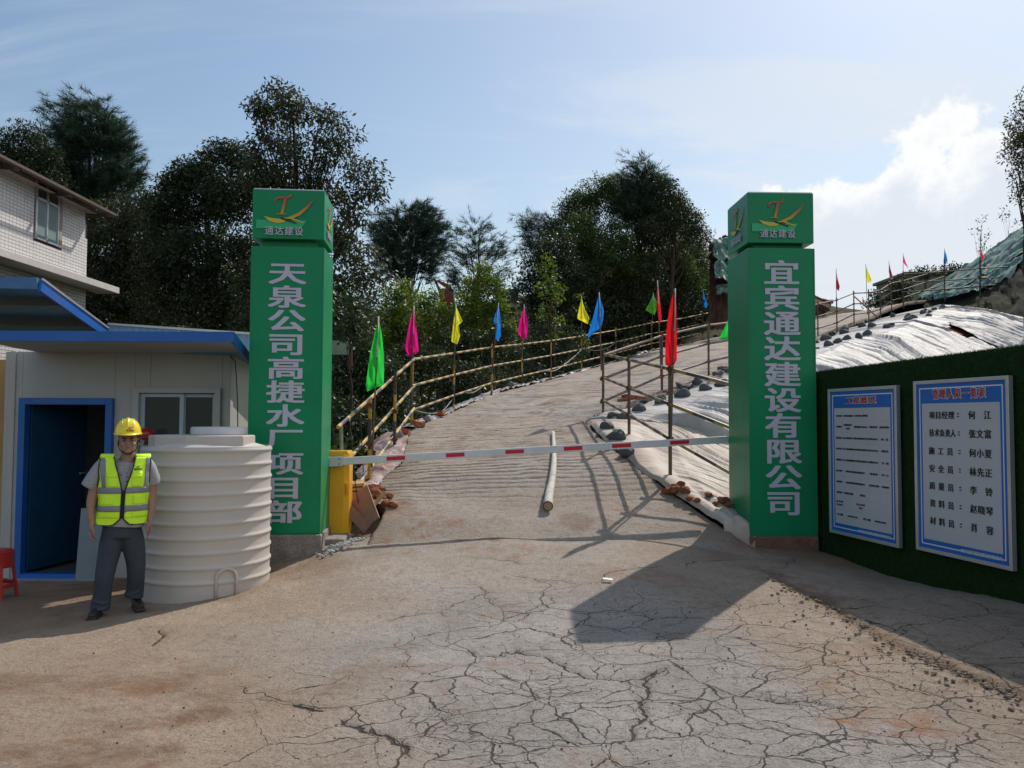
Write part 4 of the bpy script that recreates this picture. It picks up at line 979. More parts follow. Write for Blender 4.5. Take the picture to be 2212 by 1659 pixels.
# light blue sheet roof behind the hut
a = P(236, 700, 11.6); b = P(560, 722, 11.0)
e = empty('blue_roof', tuple((a+b)/2), 'light blue metal sheet roof edge just behind the hut roof', 'roof')
mb = MB(); n = 60
r0 = [tuple(a.lerp(b, k/n)+Vector((0, .0+.012*math.sin(k*2.1), .0))) for k in range(n+1)]; r1 = [(p[0], p[1]-.05, p[2]-.42) for p in r0]; mb.grid([r0, r1]); mb.build('sheet', BLUEL, e, 40)
r0 = [tuple(a.lerp(b, k/n)) for k in range(n+1)]; MB().grid([r0, [(p[0], p[1]+2.2, p[2]-.25) for p in r0]]).build('top_sheet', BLUEL, e)
MB().beam(a+Vector((0, -.02, 0)), b+Vector((0, -.02, 0)), .03, .03).build('capping', ALU, e)
sj = P(387, 722, 11.3); MB().box(sj, (.03, .04, .20)).build('joint', STEEL, e)
# ------------------------------------------------------------------ the man
S = .00391; my = 6.72; mo = P(262, 1338, my); mx = mo.x
g_m = h1(mx, my)
def q(u, v, dy=0.): return Vector((mx+(u-262)*S, my+dy, g_m+(1340-v)*S))
SKIN = M('tanned skin', (.33, .175, .115), .55, var=.1, scale=18, col2=(.36, .20, .135))
SHIRT = bpy.data.materials.new('checked grey shirt'); t_, n_, l_, b_ = nodes(SHIRT)
tcn = n_.new('ShaderNodeTexCoord'); wv1 = n_.new('ShaderNodeTexWave'); wv1.bands_direction = 'Z'; wv1.inputs['Scale'].default_value = 26; l_.new(tcn.outputs['Object'], wv1.inputs['Vector'])
wv2 = n_.new('ShaderNodeTexWave'); wv2.bands_direction = 'X'; wv2.inputs['Scale'].default_value = 26; l_.new(tcn.outputs['Object'], wv2.inputs['Vector'])
mm = n_.new('ShaderNodeMath'); mm.operation = 'MAXIMUM'; l_.new(wv1.outputs['Fac'], mm.inputs[0]); l_.new(wv2.outputs['Fac'], mm.inputs[1])
cc = n_.new('ShaderNodeMix'); cc.data_type = 'RGBA'; l_.new(mm.outputs[0], cc.inputs[0]); cc.inputs[6].default_value = (.14, .14, .17, 1); cc.inputs[7].default_value = (.36, .36, .38, 1); l_.new(cc.outputs[2], b_.inputs['Base Color']); b_.inputs['Roughness'].default_value = .85
TROU = M('slate trousers', (.040, .05, .068), .85, var=.2, scale=9, bump=.35, bscale=7)
VEST = M('fluorescent yellow vest', (.62, 1.0, .03), .7, var=.04, scale=5, bump=.25, bscale=14)
BIND = M('black binding', (.015, .015, .016), .7)
REFL = M('silver reflective tape', (.22, .23, .25), .5, metal=.0, var=.12, scale=25)
HELM = M('yellow helmet shell', (.90, .72, .015), .22, var=.02, coat=.6)
HAIR = M('black hair', (.012, .010, .010), .7)
SHOE = M('black leather', (.018, .016, .016), .5, var=.3, dirt=(.1, .07, .05), dirtamt=.5)
e = empty('person', (mx, my, g_m), 'man in yellow helmet, fluorescent vest and dark trousers standing beside the white tank', 'person')
def limb(mb, pts, n=14, flat=1.0):
    """tapered chain of (point, radius[, y scale])"""
    b = len(mb.v)
    # smooth interpolation along the chain
    arr = [(*p[0], p[1], p[2] if len(p) > 2 else 1.0) for p in pts]; sm = smooth_poly(arr, 5); ref = Vector((0, 1, 0))
    for i, r in enumerate(sm):
        d = Vector(sm[min(i+1, len(sm)-1)][:3])-Vector(sm[max(i-1, 0)][:3]); d.normalize(); x = d.cross(ref).normalized(); y = x.cross(d).normalized()
        for k in range(n):
            a = 2*math.pi*k/n; mb.v.append(tuple(Vector(r[:3])+x*math.cos(a)*r[3]+y*math.sin(a)*r[3]*r[4]))
    m = len(sm)
    for i in range(m-1):
        for k in range(n): k2 = (k+1) % n; mb.f.append((b+i*n+k, b+i*n+k2, b+(i+1)*n+k2, b+(i+1)*n+k))
    mb.f.append(tuple(b+k for k in range(n-1, -1, -1))); mb.f.append(tuple(b+(m-1)*n+k for k in range(n)))
    return mb
def remesh(mb, name, m, parent, vox=.007, sm=6, sub=False):
    o = mb.build(name, m); bm = bmesh.new(); bm.from_mesh(o.data); bmesh.ops.recalc_face_normals(bm, faces=bm.faces); bm.to_mesh(o.data); bm.free()
    md = o.modifiers.new('r', 'REMESH'); md.mode = 'VOXEL'; md.voxel_size = vox; md.use_smooth_shade = True
    if sm: s2 = o.modifiers.new('s', 'SMOOTH'); s2.iterations = sm; s2.factor = .5
    evaluated(o); o.data.materials.clear(); o.data.materials.append(m); o.data.shade_smooth(); o.data.name = name
    o.parent = parent; o.matrix_parent_inverse = WM(parent).inverted(); return o
# one continuous body: head, neck, torso core, arms, hands
B = MB(); hc = q(267, 962, 0)
B.ell(hc+Vector((0, .012, .02)), (.078, .092, .108), nu=20, nv=14)                # skull
B.ell(hc+Vector((0, -.018, -.045)), (.063, .068, .066))                           # jaw
B.ell(hc+Vector((0, -.068, -.082)), (.026, .022, .020))                           # chin
B.ell(hc+Vector((0, -.093, -.018)), (.0135, .022, .020)); B.ell(hc+Vector((0, -.083, .010)), (.010, .018, .026))   # nose
for s in (-1, 1):
    B.ell(hc+Vector((s*.009, -.092, -.022)), (.010, .012, .008))
    B.ell(hc+Vector((s*.082, .01, -.008)), (.010, .020, .032))                    # ear
    B.ell(hc+Vector((s*.040, -.062, -.022)), (.026, .024, .022))                  # cheek
    B.ell(hc+Vector((s*.031, -.074, .030)), (.026, .013, .007))                   # brow
B.ell(hc+Vector((0, -.078, -.047)), (.022, .013, .006)); B.ell(hc+Vector((0, -.077, -.057)), (.019, .013, .006))   # lips
limb(B, [(hc+Vector((0, .02, -.04)), .058), (hc+Vector((0, .025, -.10)), .057), (q(266, 1003, .03), .064), (q(266, 1030, .03), .08)])
limb(B, [(q(265, 1018, .03), .10, .8), (q(262, 1040, .03), .15, .62), (q(260, 1080, .02), .155, .66), (q(260, 1130, .01), .145, .68), (q(258, 1165, .02), .14, .7)])
AR = {-1: [(q(217, 1016, .03), .050), (q(204, 1040, .03), .050), (q(198, 1072, .03), .044), (q(194, 1095, .01), .040), (q(195, 1120, -.02), .033), (q(198, 1137, -.04), .026)],
      1: [(q(306, 1016, .03), .050), (q(315, 1040, .03), .050), (q(319, 1072, .03), .044), (q(320, 1095, .01), .040), (q(319, 1118, -.02), .033), (q(317, 1133, -.04), .026)]}
for s in (-1, 1): limb(B, [AR[s][0], *AR[s][1:]], 12); B.ell(AR[s][0][0]+Vector((-s*.02, 0, 0)), (.07, .06, .06))
# hands hanging, palms inward: palm plus five separate bent fingers
for s in (-1, 1):
    wr = AR[s][-1][0]; pm = wr+Vector((s*.004, -.008, -.045))
    B.ell(pm, (.020, .040, .048)); B.ell(wr+Vector((0, 0, -.008)), (.024, .030, .03))
    for k, (fy2, ln_, r_) in enumerate(((-.028, .072, .0092), (-.010, .080, .0095), (.008, .074, .0092), (.025, .060, .0082))):
        b0 = pm+Vector((s*.002, fy2, -.032)); b1 = b0+Vector((s*.001, -.004, -ln_*.42)); b2 = b1+Vector((-s*.014, -.002, -ln_*.32)); b3 = b2+Vector((-s*.016, .002, -ln_*.18))
        limb(B, [(b0, r_*1.15), (b1, r_*1.05), (b2, r_), (b3, r_*.85)], 8)
    t0 = pm+Vector((-s*.004, -.032, .018)); t1 = t0+Vector((-s*.010, -.022, -.024)); t2 = t1+Vector((-s*.008, -.004, -.028)); t3 = t2+Vector((-s*.004, .004, -.018)); limb(B, [(t0, .015), (t1, .0125), (t2, .0115), (t3, .009)], 8)
remesh(B, 'body', SKIN, e, .0048, 3)
# eyes, eyebrows and mouth line
EYE = M('dark eyes', (.02, .014, .012), .3)
for s in (-1, 1):
    MB().ell(hc+Vector((s*.031, -.0795, .012)), (.014, .008, .0042), Matrix.Rotation(s*R(5), 3, 'Y')).build('eye', EYE, e, True)
    MB().ell(hc+Vector((s*.033, -.083, .029)), (.021, .008, .0042), Matrix.Rotation(s*R(-6), 3, 'Y')).build('eyebrow', HAIR, e, True)
MB().ell(hc+Vector((0, -.088, -.0525)), (.020, .006, .0018)).build('mouth', M('lip line', (.11, .035, .03), .6), e, True)
# hair under the helmet
mb = MB().ell(hc+Vector((0, .022, .03)), (.083, .090, .10), nu=18, nv=12); hz = hc.z
o = mb.build('hair', HAIR, e, True); bm = bmesh.new(); bm.from_mesh(o.data); dl = [v for v in bm.verts if v.co.y < my-.02 and v.co.z < hz+.05 or v.co.z < hz-.06]; bmesh.ops.delete(bm, geom=dl, context='VERTS'); bm.to_mesh(o.data); bm.free()
# polo shirt
SH = MB()
limb(SH, [(q(265, 1006, .03), .075, .85), (q(264, 1015, .03), .13, .62), (q(262, 1032, .03), .182, .56), (q(261, 1060, .02), .182, .64), (q(260, 1100, .01), .180, .72), (q(259, 1135, .01), .183, .74), (q(258, 1147, .01), .183, .74)], 26)
for s, e0 in ((-1, (q(186, 1062, .03), .066)), (1, (q(325, 1060, .03), .062))):
    sh0 = AR[s][0][0]; limb(SH, [(sh0+Vector((-s*.07, 0, .004)), .070), (sh0+Vector((s*.0, 0, 0)), .070), (sh0.lerp(e0[0], .55)+Vector((s*.006, 0, 0)), .068), e0], 16)
remesh(SH, 'shirt', SHIRT, e, .008, 5)
# collar: two leaves
for s in (-1, 1):
    mb = MB(); cpts = [(hc.x+s*.012, my-.052, g_m+(1340-1021)*S), (hc.x+s*.052, my-.035, g_m+(1340-1008)*S), (hc.x+s*.073, my+.03, g_m+(1340-1000)*S), (hc.x+s*.05, my+.085, g_m+(1340-997)*S)]
    lo_ = [(hc.x+s*.045, my-.085, g_m+(1340-1036)*S), (hc.x+s*.082, my-.070, g_m+(1340-1024)*S), (hc.x+s*.098, my+.02, g_m+(1340-1011)*S), (hc.x+s*.07, my+.10, g_m+(1340-1008)*S)]
    a_ = [list(r) for r in smooth_poly(cpts, 4)]; b__ = [list(r) for r in smooth_poly(lo_, 4)]
    mb.grid([a_, b__]); o = mb.build('collar', SHIRT, e, True); sol = o.modifiers.new('t', 'SOLIDIFY'); sol.thickness = .006
for k in range(3): MB().ell((hc.x-.002, my-.094, g_m+(1340-1030-k*9)*S), (.005, .003, .005), nu=8, nv=6).build('button', BIND, e, True)
# trousers
TR = MB()
limb(TR, [(q(258, 1130, .015), .150, .74), (q(258, 1150, .02), .158, .76), (q(258, 1172, .02), .166, .74)], 22)
limb(TR, [(q(241, 1158, .02), .094, 1.1), (q(236, 1190, .02), .098, 1.0), (q(229, 1230, .01), .086), (q(224, 1265, .0), .077), (q(221, 1300, .015), .077), (q(217, 1326, .02), .083)], 18)
limb(TR, [(q(277, 1158, .02), .094, 1.1), (q(283, 1190, .03), .097, 1.0), (q(289, 1230, .06), .084), (q(290, 1262, .08), .076), (q(289, 1290, .12), .076), (q(286, 1310, .13), .083)], 18)
# cloth folds: rings of slack at knee and hem
for (uu, vv, dy, r) in ((226, 1248, .0, .080), (222, 1268, .0, .077), (219, 1308, .01, .085), (217, 1320, .01, .087), (290, 1246, .07, .078), (291, 1268, .1, .076), (288, 1296, .12, .084), (286, 1306, .13, .087)):
    TR.ell(q(uu, vv, dy), (r, r*1.02, .014), Matrix.Rotation(R(random.uniform(-18, 18)), 3, 'Y') @ Matrix.Rotation(R(random.uniform(-12, 12)), 3, 'X'))
remesh(TR, 'trousers', TROU, e, .008, 4)
for (uu, dy, s) in ((211, .0, -1), (294, .13, 1)):
    zf_ = h1(q(uu, 1340).x, my+dy); c = Vector((q(uu, 1340).x, my+dy, zf_)); F = MB()
    rt = Matrix.Rotation(R(s*11), 3, 'Z')
    def w_(x_, y_, z_): return c+rt @ Vector((x_, y_, z_))
    limb(F, [(w_(0, .06, .05), .040), (w_(0, 0, .050), .044), (w_(s*.004, -.07, .042), .046, .9), (w_(s*.006, -.12, .036), .040, .9), (w_(s*.006, -.15, .03), .028)], 12)
    F.ell(w_(0, .035, .07), (.045, .05, .05)); F.box(w_(s*.003, -.035, .012), (.085, .235, .022), rt)
    remesh(F, 'shoe', SHOE, e, .006, 3)
# safety vest: open shell wrapped round the torso
def tors(v, th):
    """torso surface point at photo row v and angle th (0 = front, + towards picture right)"""
    K = [(990, .225, .060, 262), (1000, .20, .085, 262), (1012, .212, .105, 262), (1035, .213, .128, 262), (1060, .200, .138, 261), (1090, .196, .143, 260), (1120, .202, .146, 259), (1141, .206, .148, 258)]
    for i in range(len(K)-1):
        if v <= K[i+1][0] or i == len(K)-2:
            f = (v-K[i][0])/(K[i+1][0]-K[i][0]); f = min(max(f, -.2), 1.2); a, b, u0 = [K[i][j]*(1-f)+K[i+1][j]*f for j in (1, 2, 3)]; break
    s, c = math.sin(th), math.cos(th); n_ = 2.6
    rr = (abs(s)**n_+abs(c)**n_)**(-1/n_)
    wob = .0035*math.sin(th*9+v*.06)+.003*math.sin(th*5-v*.11)
    return q(u0, v, .03)+Vector((s*rr*(a+wob), -c*rr*(b+wob), 0))
def vest_patch(name, m, v0, v1, t0f, t1f, off=.0, nv_=26, nt=22, parent=None, thick=.004):
    rows_ = []
    for i in range(nv_+1):
        v = v0+(v1-v0)*i/nv_; ta, tb = t0f(v), t1f(v); r_ = []
        for j in range(nt+1):
            th = ta+(tb-ta)*j/nt; p = tors(v, th); cn_ = q(261, v, .03); o_ = (p-cn_); o_.z = 0; r_.append(p+o_.normalized()*off)
        rows_.append(r_)
    o = MB().grid(rows_).build(name, m, parent or e, True); md = o.modifiers.new('t', 'SOLIDIFY'); md.thickness = thick; md.offset = 0; return o, rows_
CONST = lambda a: (lambda v: a)
def vneck(s):
    def f(v): return s*(.06+max(0, (1068-v))/70*.33)      # opening edge angle
    return f
def arm(s):
    def f(v):
        if v > 1075: return s*math.pi/2*1.0
        return s*(1.02+max(0, (v-1040))/35*.55) if v > 1040 else s*(1.02+.22*max(0, (1015-v))/25)
    return f
for s in (-1, 1):
    hem = 1138
    fr, rows_ = vest_patch('vest', VEST, 996, 1128, vneck(s), arm(s), .008)
    # curved lower hem
    def tf0(v, s=s): return s*(.05+max(0, v-1128)/14*.28)
    def tf1(v, s=s): return s*(math.pi/2-max(0, v-1126)/14*.62)
    vest_patch('vest_hem', VEST, 1128, 1141, tf0, tf1, .0085)
    ed_ = [r[0] for r in rows_]+[tors(1128+13*k/6, tf0(1128+13*k/6))+Vector((0, -.010, 0)) for k in range(7)]+[tors(1141-13*k/6, tf1(1141-13*k/6))*1.0 for k in range(7)]
    MB().tube([p+Vector((0, -.004, 0)) for p in ed_], .0055, 6).build('edge_binding', BIND, e, True)
    MB().tube([r[-1]+Vector((s*.004, -.003, 0)) for r in rows_ if True][:19], .0055, 6).build('edge_binding', BIND, e, True)
    # reflective tape: two belts and one brace
    for (va, vb) in ((1061, 1074), (1100, 1113)): vest_patch('reflective_tape', REFL, va, vb, vneck(s), (lambda v, s=s: s*math.pi/2*.98 if v > 1075 else arm(s)(v)*.99), .0135, 3, 16, thick=.002)
    def br(a, s=s):
        def f(v): return s*(a+.08*max(0, (1030-v))/30)
        return f
    vest_patch('reflective_tape', REFL, 997, 1061, br(.66 if s < 0 else .74), br(.92 if s < 0 else .98), .0125, 16, 5, thick=.002)
    # shoulder strap over the top to the back
    top_f = rows_[0]; back = [p+Vector((0, .155, .004)) for p in top_f]; mid_ = [p+Vector((-s*.01, .07, .024)) for p in top_f]
    o = MB().grid([top_f, [a.lerp(b, .5)+Vector((0, 0, .009)) for a, b in zip(top_f, mid_)], mid_, back]).build('shoulder', VEST, e, True); md = o.modifiers.new('t', 'SOLIDIFY'); md.thickness = .004
    # pockets
    for (va, vb, ta, tb) in ((1036, 1060, .22, .60) if s < 0 else (1027, 1060, .28, .62), (1078, 1098, .35, 1.05), (1116, 1124, .35, 1.0)):
        vest_patch('pocket', VEST, va, vb, CONST(s*ta), CONST(s*tb), .0115, 6, 6, thick=.0035)
    vest_patch('pocket_flap', VEST, 1030 if s < 0 else 1035, 1039 if s < 0 else 1040, CONST(s*.24), CONST(s*.60), .0155, 3, 6, thick=.003)
vest_patch('vest_back', VEST, 1000, 1138, CONST(math.pi/2), CONST(math.pi*1.5), .008, 20, 24)
MB().tube([tors(v, 0)+Vector((0, -.012, 0)) for v in range(1067, 1130, 6)], .0085, 6).build('zip', BIND, e, True)
ex_ = Vector((1, 0, 0)); ez_ = Vector((0, 0, 1))
lp = tors(1022, .50)+Vector((0, -.016, 0)); place_text('通达建设', lp, (1, .35, 0), ez_, .066, .016, M('navy print', (.02, .03, .05), .6), e, 'lettering', .01)
flat('emblem', [[(-.016, .010), (-.004, .006), (.018, .020), (.004, .003), (.010, -.002), (-.008, -.001)]], lp+Vector((0, -.001, .014)), (1, .35, 0), ez_, M('navy emblem', (.02, .03, .05), .6), e)
# helmet: dome, ridge, peak, chin strap
h0 = q(266, 946, .012); he = MB()
prof = []
for k in range(13):
    a = math.pi/2*k/12; prof.append((.112*math.cos(a)**.85 if k < 12 else 0.0, .142*math.sin(a)))
MB().lathe(prof, 36, h0, False, 1.0, 1.16).build('helmet', HELM, e, True)
rt = Matrix.Rotation(R(0), 3, 'Z')
mb = MB(); n = 18; rows_ = []
for j in range(3):
    r_ = []
    for k in range(n+1):
        a = -math.pi*.5+(k/n-.5)*math.pi*.98; ext = (0, .5, 1)[j]; rx = .111+.010*ext*abs(math.cos(a*1))*1; ry = .129+.052*ext*max(0, -math.sin(a))**1.6
        r_.append(h0+Vector((rx*math.cos(a), ry*math.sin(a), .008-.018*ext*max(0, -math.sin(a)))))
    rows_.append(r_)
o = mb.grid(rows_).build('helmet_peak', HELM, e, True); md = o.modifiers.new('t', 'SOLIDIFY'); md.thickness = .005
mb = MB().lathe([(.112, -.004), (.118, -.004), (.118, .006), (.112, .010)], 36, h0, False, 1.0, 1.16); mb.build('helmet_rim', HELM, e, True)
for dx, ww in ((0, .026), (-.045, .012), (.045, .012)):
    pts = []
    for k in range(11):
        a = R(28+12.4*k); pts.append(h0+Vector((dx, -.132*math.cos(a)*(1 if dx == 0 else .92), .147*math.sin(a)*(1 if dx == 0 else .93))))
    mb = MB(); mb.grid([[p+Vector((-ww/2, 0, -.010)) for p in pts], [p+Vector((-ww*.3, 0, .004)) for p in pts], [p+Vector((ww*.3, 0, .004)) for p in pts], [p+Vector((ww/2, 0, -.010)) for p in pts]]); mb.build('helmet_ridge', HELM, e, True)
REDI = M('red lettering', (.40, .03, .02), .5)
ctr_ = h0+Vector((.022, -.138, .034)); place_text('通达建设', ctr_, (1, .18, 0), (0, .30, 1), .068, .017, REDI, e, 'lettering', .01)
flat('emblem', [[(-.016, .010), (-.004, .006), (.018, .020), (.004, .003), (.010, -.002), (-.008, -.001)]], ctr_+Vector((0, .002, .016)), (1, .18, 0), (0, .3, 1), REDI, e)
cs = [hc+Vector((-.080, -.01, .01)), hc+Vector((-.078, -.022, -.035)), hc+Vector((-.055, -.045, -.082)), hc+Vector((0, -.062, -.108)), hc+Vector((.055, -.045, -.082)), hc+Vector((.078, -.022, -.035)), hc+Vector((.082, -.01, .01))]
MB().tube([tuple(r) for r in smooth_poly([tuple(c) for c in cs], 5)], .0042, 6).build('chin_strap', BIND, e, True)
MB().box(hc+Vector((.088, .0, .005)), (.010, .018, .030)).build('strap_buckle', BIND, e)

e.rotation_euler = (0, 0, R(24)); e.scale = (.925, .95, .970)
# ------------------------------------------------------------------ plastic sheeting on the bank
def sheet_mat(name, a, b, rough):
    m = bpy.data.materials.new(name); t, n, l, bs = nodes(m); tcn = n.new('ShaderNodeTexCoord')
    no = n.new('ShaderNodeTexNoise'); l.new(tcn.outputs['Object'], no.inputs['Vector']); no.inputs['Scale'].default_value = .9; no.inputs['Detail'].default_value = 7; no.inputs['Roughness'].default_value = .65
    mr = n.new('ShaderNodeMapRange'); l.new(no.outputs['Fac'], mr.inputs[0]); mr.inputs[1].default_value = .42; mr.inputs[2].default_value = .66
    at = n.new('ShaderNodeAttribute'); at.attribute_name = 'soil'
    ad = n.new('ShaderNodeMath'); ad.operation = 'ADD'; ad.use_clamp = True; l.new(mr.outputs[0], ad.inputs[0]); l.new(at.outputs['Fac'], ad.inputs[1])
    mx = n.new('ShaderNodeMix'); mx.data_type = 'RGBA'; l.new(ad.outputs[0], mx.inputs[0]); mx.inputs[6].default_value = (*a, 1); mx.inputs[7].default_value = (*b, 1); l.new(mx.outputs[2], bs.inputs['Base Color'])
    bs.inputs['Roughness'].default_value = rough; bs.inputs['Specular IOR Level'].default_value = .22
    nb_ = n.new('ShaderNodeTexNoise'); l.new(tcn.outputs['Object'], nb_.inputs['Vector']); nb_.inputs['Scale'].default_value = 7; nb_.inputs['Detail'].default_value = 7; nb_.inputs['Roughness'].default_value = .6; nb_.inputs['Distortion'].default_value = .8
    a1 = n.new('ShaderNodeAttribute'); a1.attribute_name = 'across'; a2 = n.new('ShaderNodeAttribute'); a2.attribute_name = 'down'
    cb = n.new('ShaderNodeCombineXYZ'); l.new(a1.outputs['Fac'], cb.inputs[0]); l.new(a2.outputs['Fac'], cb.inputs[1]); n3 = n.new('ShaderNodeTexNoise'); l.new(cb.outputs[0], n3.inputs['Vector']); n3.inputs['Scale'].default_value = 1; n3.inputs['Detail'].default_value = 5; n3.inputs['Roughness'].default_value = .6; n3.inputs['Distortion'].default_value = .25
    hm = n.new('ShaderNodeMath'); hm.operation = 'MULTIPLY_ADD'; l.new(n3.outputs['Fac'], hm.inputs[0]); hm.inputs[1].default_value = 2.2; sc_ = n.new('ShaderNodeMath'); sc_.operation = 'MULTIPLY'; l.new(nb_.outputs['Fac'], sc_.inputs[0]); sc_.inputs[1].default_value = .22; l.new(sc_.outputs[0], hm.inputs[2])
    bp = n.new('ShaderNodeBump'); l.new(hm.outputs[0], bp.inputs['Height']); bp.inputs['Strength'].default_value = .42; bp.inputs['Distance'].default_value = .07; l.new(bp.outputs[0], bs.inputs['Normal']); return m
PLAST = sheet_mat('white plastic film', (.42, .41, .40), (.34, .31, .295), .60)
PLASTB = sheet_mat('creamy plastic film', (.50, .435, .37), (.37, .285, .23), .62)
def bank_surface(c0, c1, nj, nk, seed):
    """columns c0..c1 of BK; returns grid of points"""
    cols = [smooth_poly([BK[i][k] for i in range(len(BK))], 1) for k in range(3)]
    cs_ = [smooth_poly([BK[i][k] for i in range(len(BK))], 40) for k in range(3)]
    J = np.linspace(c0*40, c1*40, nj); outp = np.zeros((nj, nk, 3))
    for a in range(3):
        pass
    K0, K1, K2 = [np.stack([np.interp(J, np.arange(len(c)), c[:, d_]) for d_ in range(3)], 1) for c in cs_]
    for k in range(nk):
        f = k/(nk-1)
        if f < .28: g = f/.28; p = K0*(1-g)+K1*g; p[:, 2] += .05*math.sin(g*math.pi)
        else:
            g = (f-.28)/.72; p = K1*(1-g)+K2*g; p[:, 2] += (.10*math.sin(g*math.pi)*np.clip(np.linalg.norm(K2-K1, axis=1)/5, .2, 1.6))
        outp[:, k] = p
    return J, outp
def make_sheet(name, c0, c1, nj, nk, mat, label, seed, skew=.9, parent=None, soil=None, k0=0., k1=1., lift=.03, foldamp=.085, cut=None, cutpoly=None):
    J, G = bank_surface(c0, c1, nj, nk, seed)
    f = np.linspace(0, 1, nk)[None, :]; jj = (J/40)[:, None]
    arc = np.concatenate([[0], np.cumsum(np.linalg.norm(np.diff(G[:, nk//2], axis=0), axis=1))])[:, None]
    down = np.clip((f-.22)/.78, 0, 1)*np.linalg.norm(G[:, -1]-G[:, 0], axis=1)[:, None]
    s = arc+down*skew*.35                      # folds lean as they run down the slope
    s = s+fbm(arc*.5+0*f, down*.5+seed, 3, seed)*1.4
    fold = np.zeros(s.shape)
    for fr, am in ((1.1, 1.2), (2.7, .9), (6.1, .5), (12.5, .22)):
        v = vnoise(s*fr+seed*7, down*.10+.6*fbm(s*.3, down*.3, 2, seed+3), seed+int(fr*3)); fold += am*(1-np.abs(2*v-1)**.55*1.0)
    amp = foldamp*np.clip((f-.20)/.2, .22, 1)*(.5+np.clip(fbm(arc*.35+0*f, down*.25, 3, seed+9)+.5, 0, 1))
    z = G[..., 2]+lift+amp*fold+fbm(s*1.2, down*.35, 4, seed+5)*.16+fbm(arc*5+0*f, down*2.5, 3, seed+6)*.02
    x = G[..., 0]+fbm(arc*1.5+0*f, down*.8, 3, seed+7)*.06; y = G[..., 1]
    edge = np.minimum(f, 1-f); 
    z = z-.05*np.clip(1-f/.02, 0, 1)
    jn = np.linspace(0, 1, nj)[:, None]; z = z-.35*np.clip(1-jn/.012, 0, 1)-.35*np.clip(1-(1-jn)/.012, 0, 1)-.3*np.clip(1-(1-f)/.02, 0, 1)
    V = np.stack([x, y, z], -1)
    ka, kb = int(k0*(nk-1)), int(k1*(nk-1))
    V = V[:, ka:kb+1]; fc = gridfaces(nj, kb-ka+1)
    if cut is not None:
        m_ = cut((arc+0*f)[:, ka:kb+1], (f+0*arc)[:, ka:kb+1]).ravel(); fc = fc[~(m_[fc].any(1))]
    if cutpoly:
        pv_ = V.reshape(-1, 3); Mi = np.array(RM.transposed()); qq = (pv_-np.array([0, 0, CAMH])) @ Mi.T; uu = CX+FPX*qq[:, 0]/-qq[:, 2]; vv = CY-FPX*qq[:, 1]/-qq[:, 2]; ins = np.zeros(len(uu), bool)
        for (xa, ya), (xb, yb) in zip(cutpoly, cutpoly[1:]+cutpoly[:1]):
            if ya != yb: ins ^= ((ya > vv) != (yb > vv)) & (uu < (xb-xa)*(vv-ya)/(yb-ya)+xa)
        fc = fc[~(ins[fc].any(1))]
    me = npmesh(name, V.reshape(-1, 3), fc, mat, True)
    sl2 = np.zeros(V.shape[:2]) if soil is None else soil((arc+0*f)[:, ka:kb+1], (f+0*arc)[:, ka:kb+1]); attr(me, 'soil', sl2.ravel()); attr(me, 'across', (s*5.5)[:, ka:kb+1].ravel()); attr(me, 'down', (down*.45)[:, ka:kb+1].ravel())
    o = link(name, me, parent); tag(o, label, 'sheeting')
    DROP.append(BVHTree.FromPolygons([tuple(p) for p in V.reshape(-1, 3)], [tuple(int(i) for i in q_) for q_ in fc])); return o
tot = None
make_sheet('plastic_sheet', .0, 2.6, 230, 170, PLASTB, 'creamy plastic sheeting over the bank at the ramp mouth, left of the right green pillar', 3, soil=lambda a, f: np.clip(fbm(a*1.2, f*3, 4, 77)*3-.1, 0, .7)*np.clip(f*2, 0, 1), lift=.035)
make_sheet('plastic_sheet', 2.5, 7.6, 420, 190, PLAST, 'long white plastic sheeting draped down the bank below the ramp kerb', 14, lift=.05, foldamp=.17)
make_sheet('plastic_sheet', 7.5, 10, 260, 170, PLAST, 'white plastic sheeting over the far mound, torn open to red earth', 25, skew=-.5, lift=.07, foldamp=.15,
           cutpoly=[(2050, 700), (2075, 708), (2100, 722), (2125, 738), (2150, 752), (2150, 775), (2105, 775), (2080, 742), (2062, 718)])
# bare earth under the tear
J, G = bank_surface(7.4, 10, 40, 30, 1); me = npmesh('bare_earth', (G+np.array([0, 0, .07])).reshape(-1, 3), gridfaces(40, 30), M('torn open red earth', (.34, .14, .075), .95, var=.3, scale=3, bump=.8, bscale=9, spec=.1), True); tag(link('bare_earth', me), kind='structure')
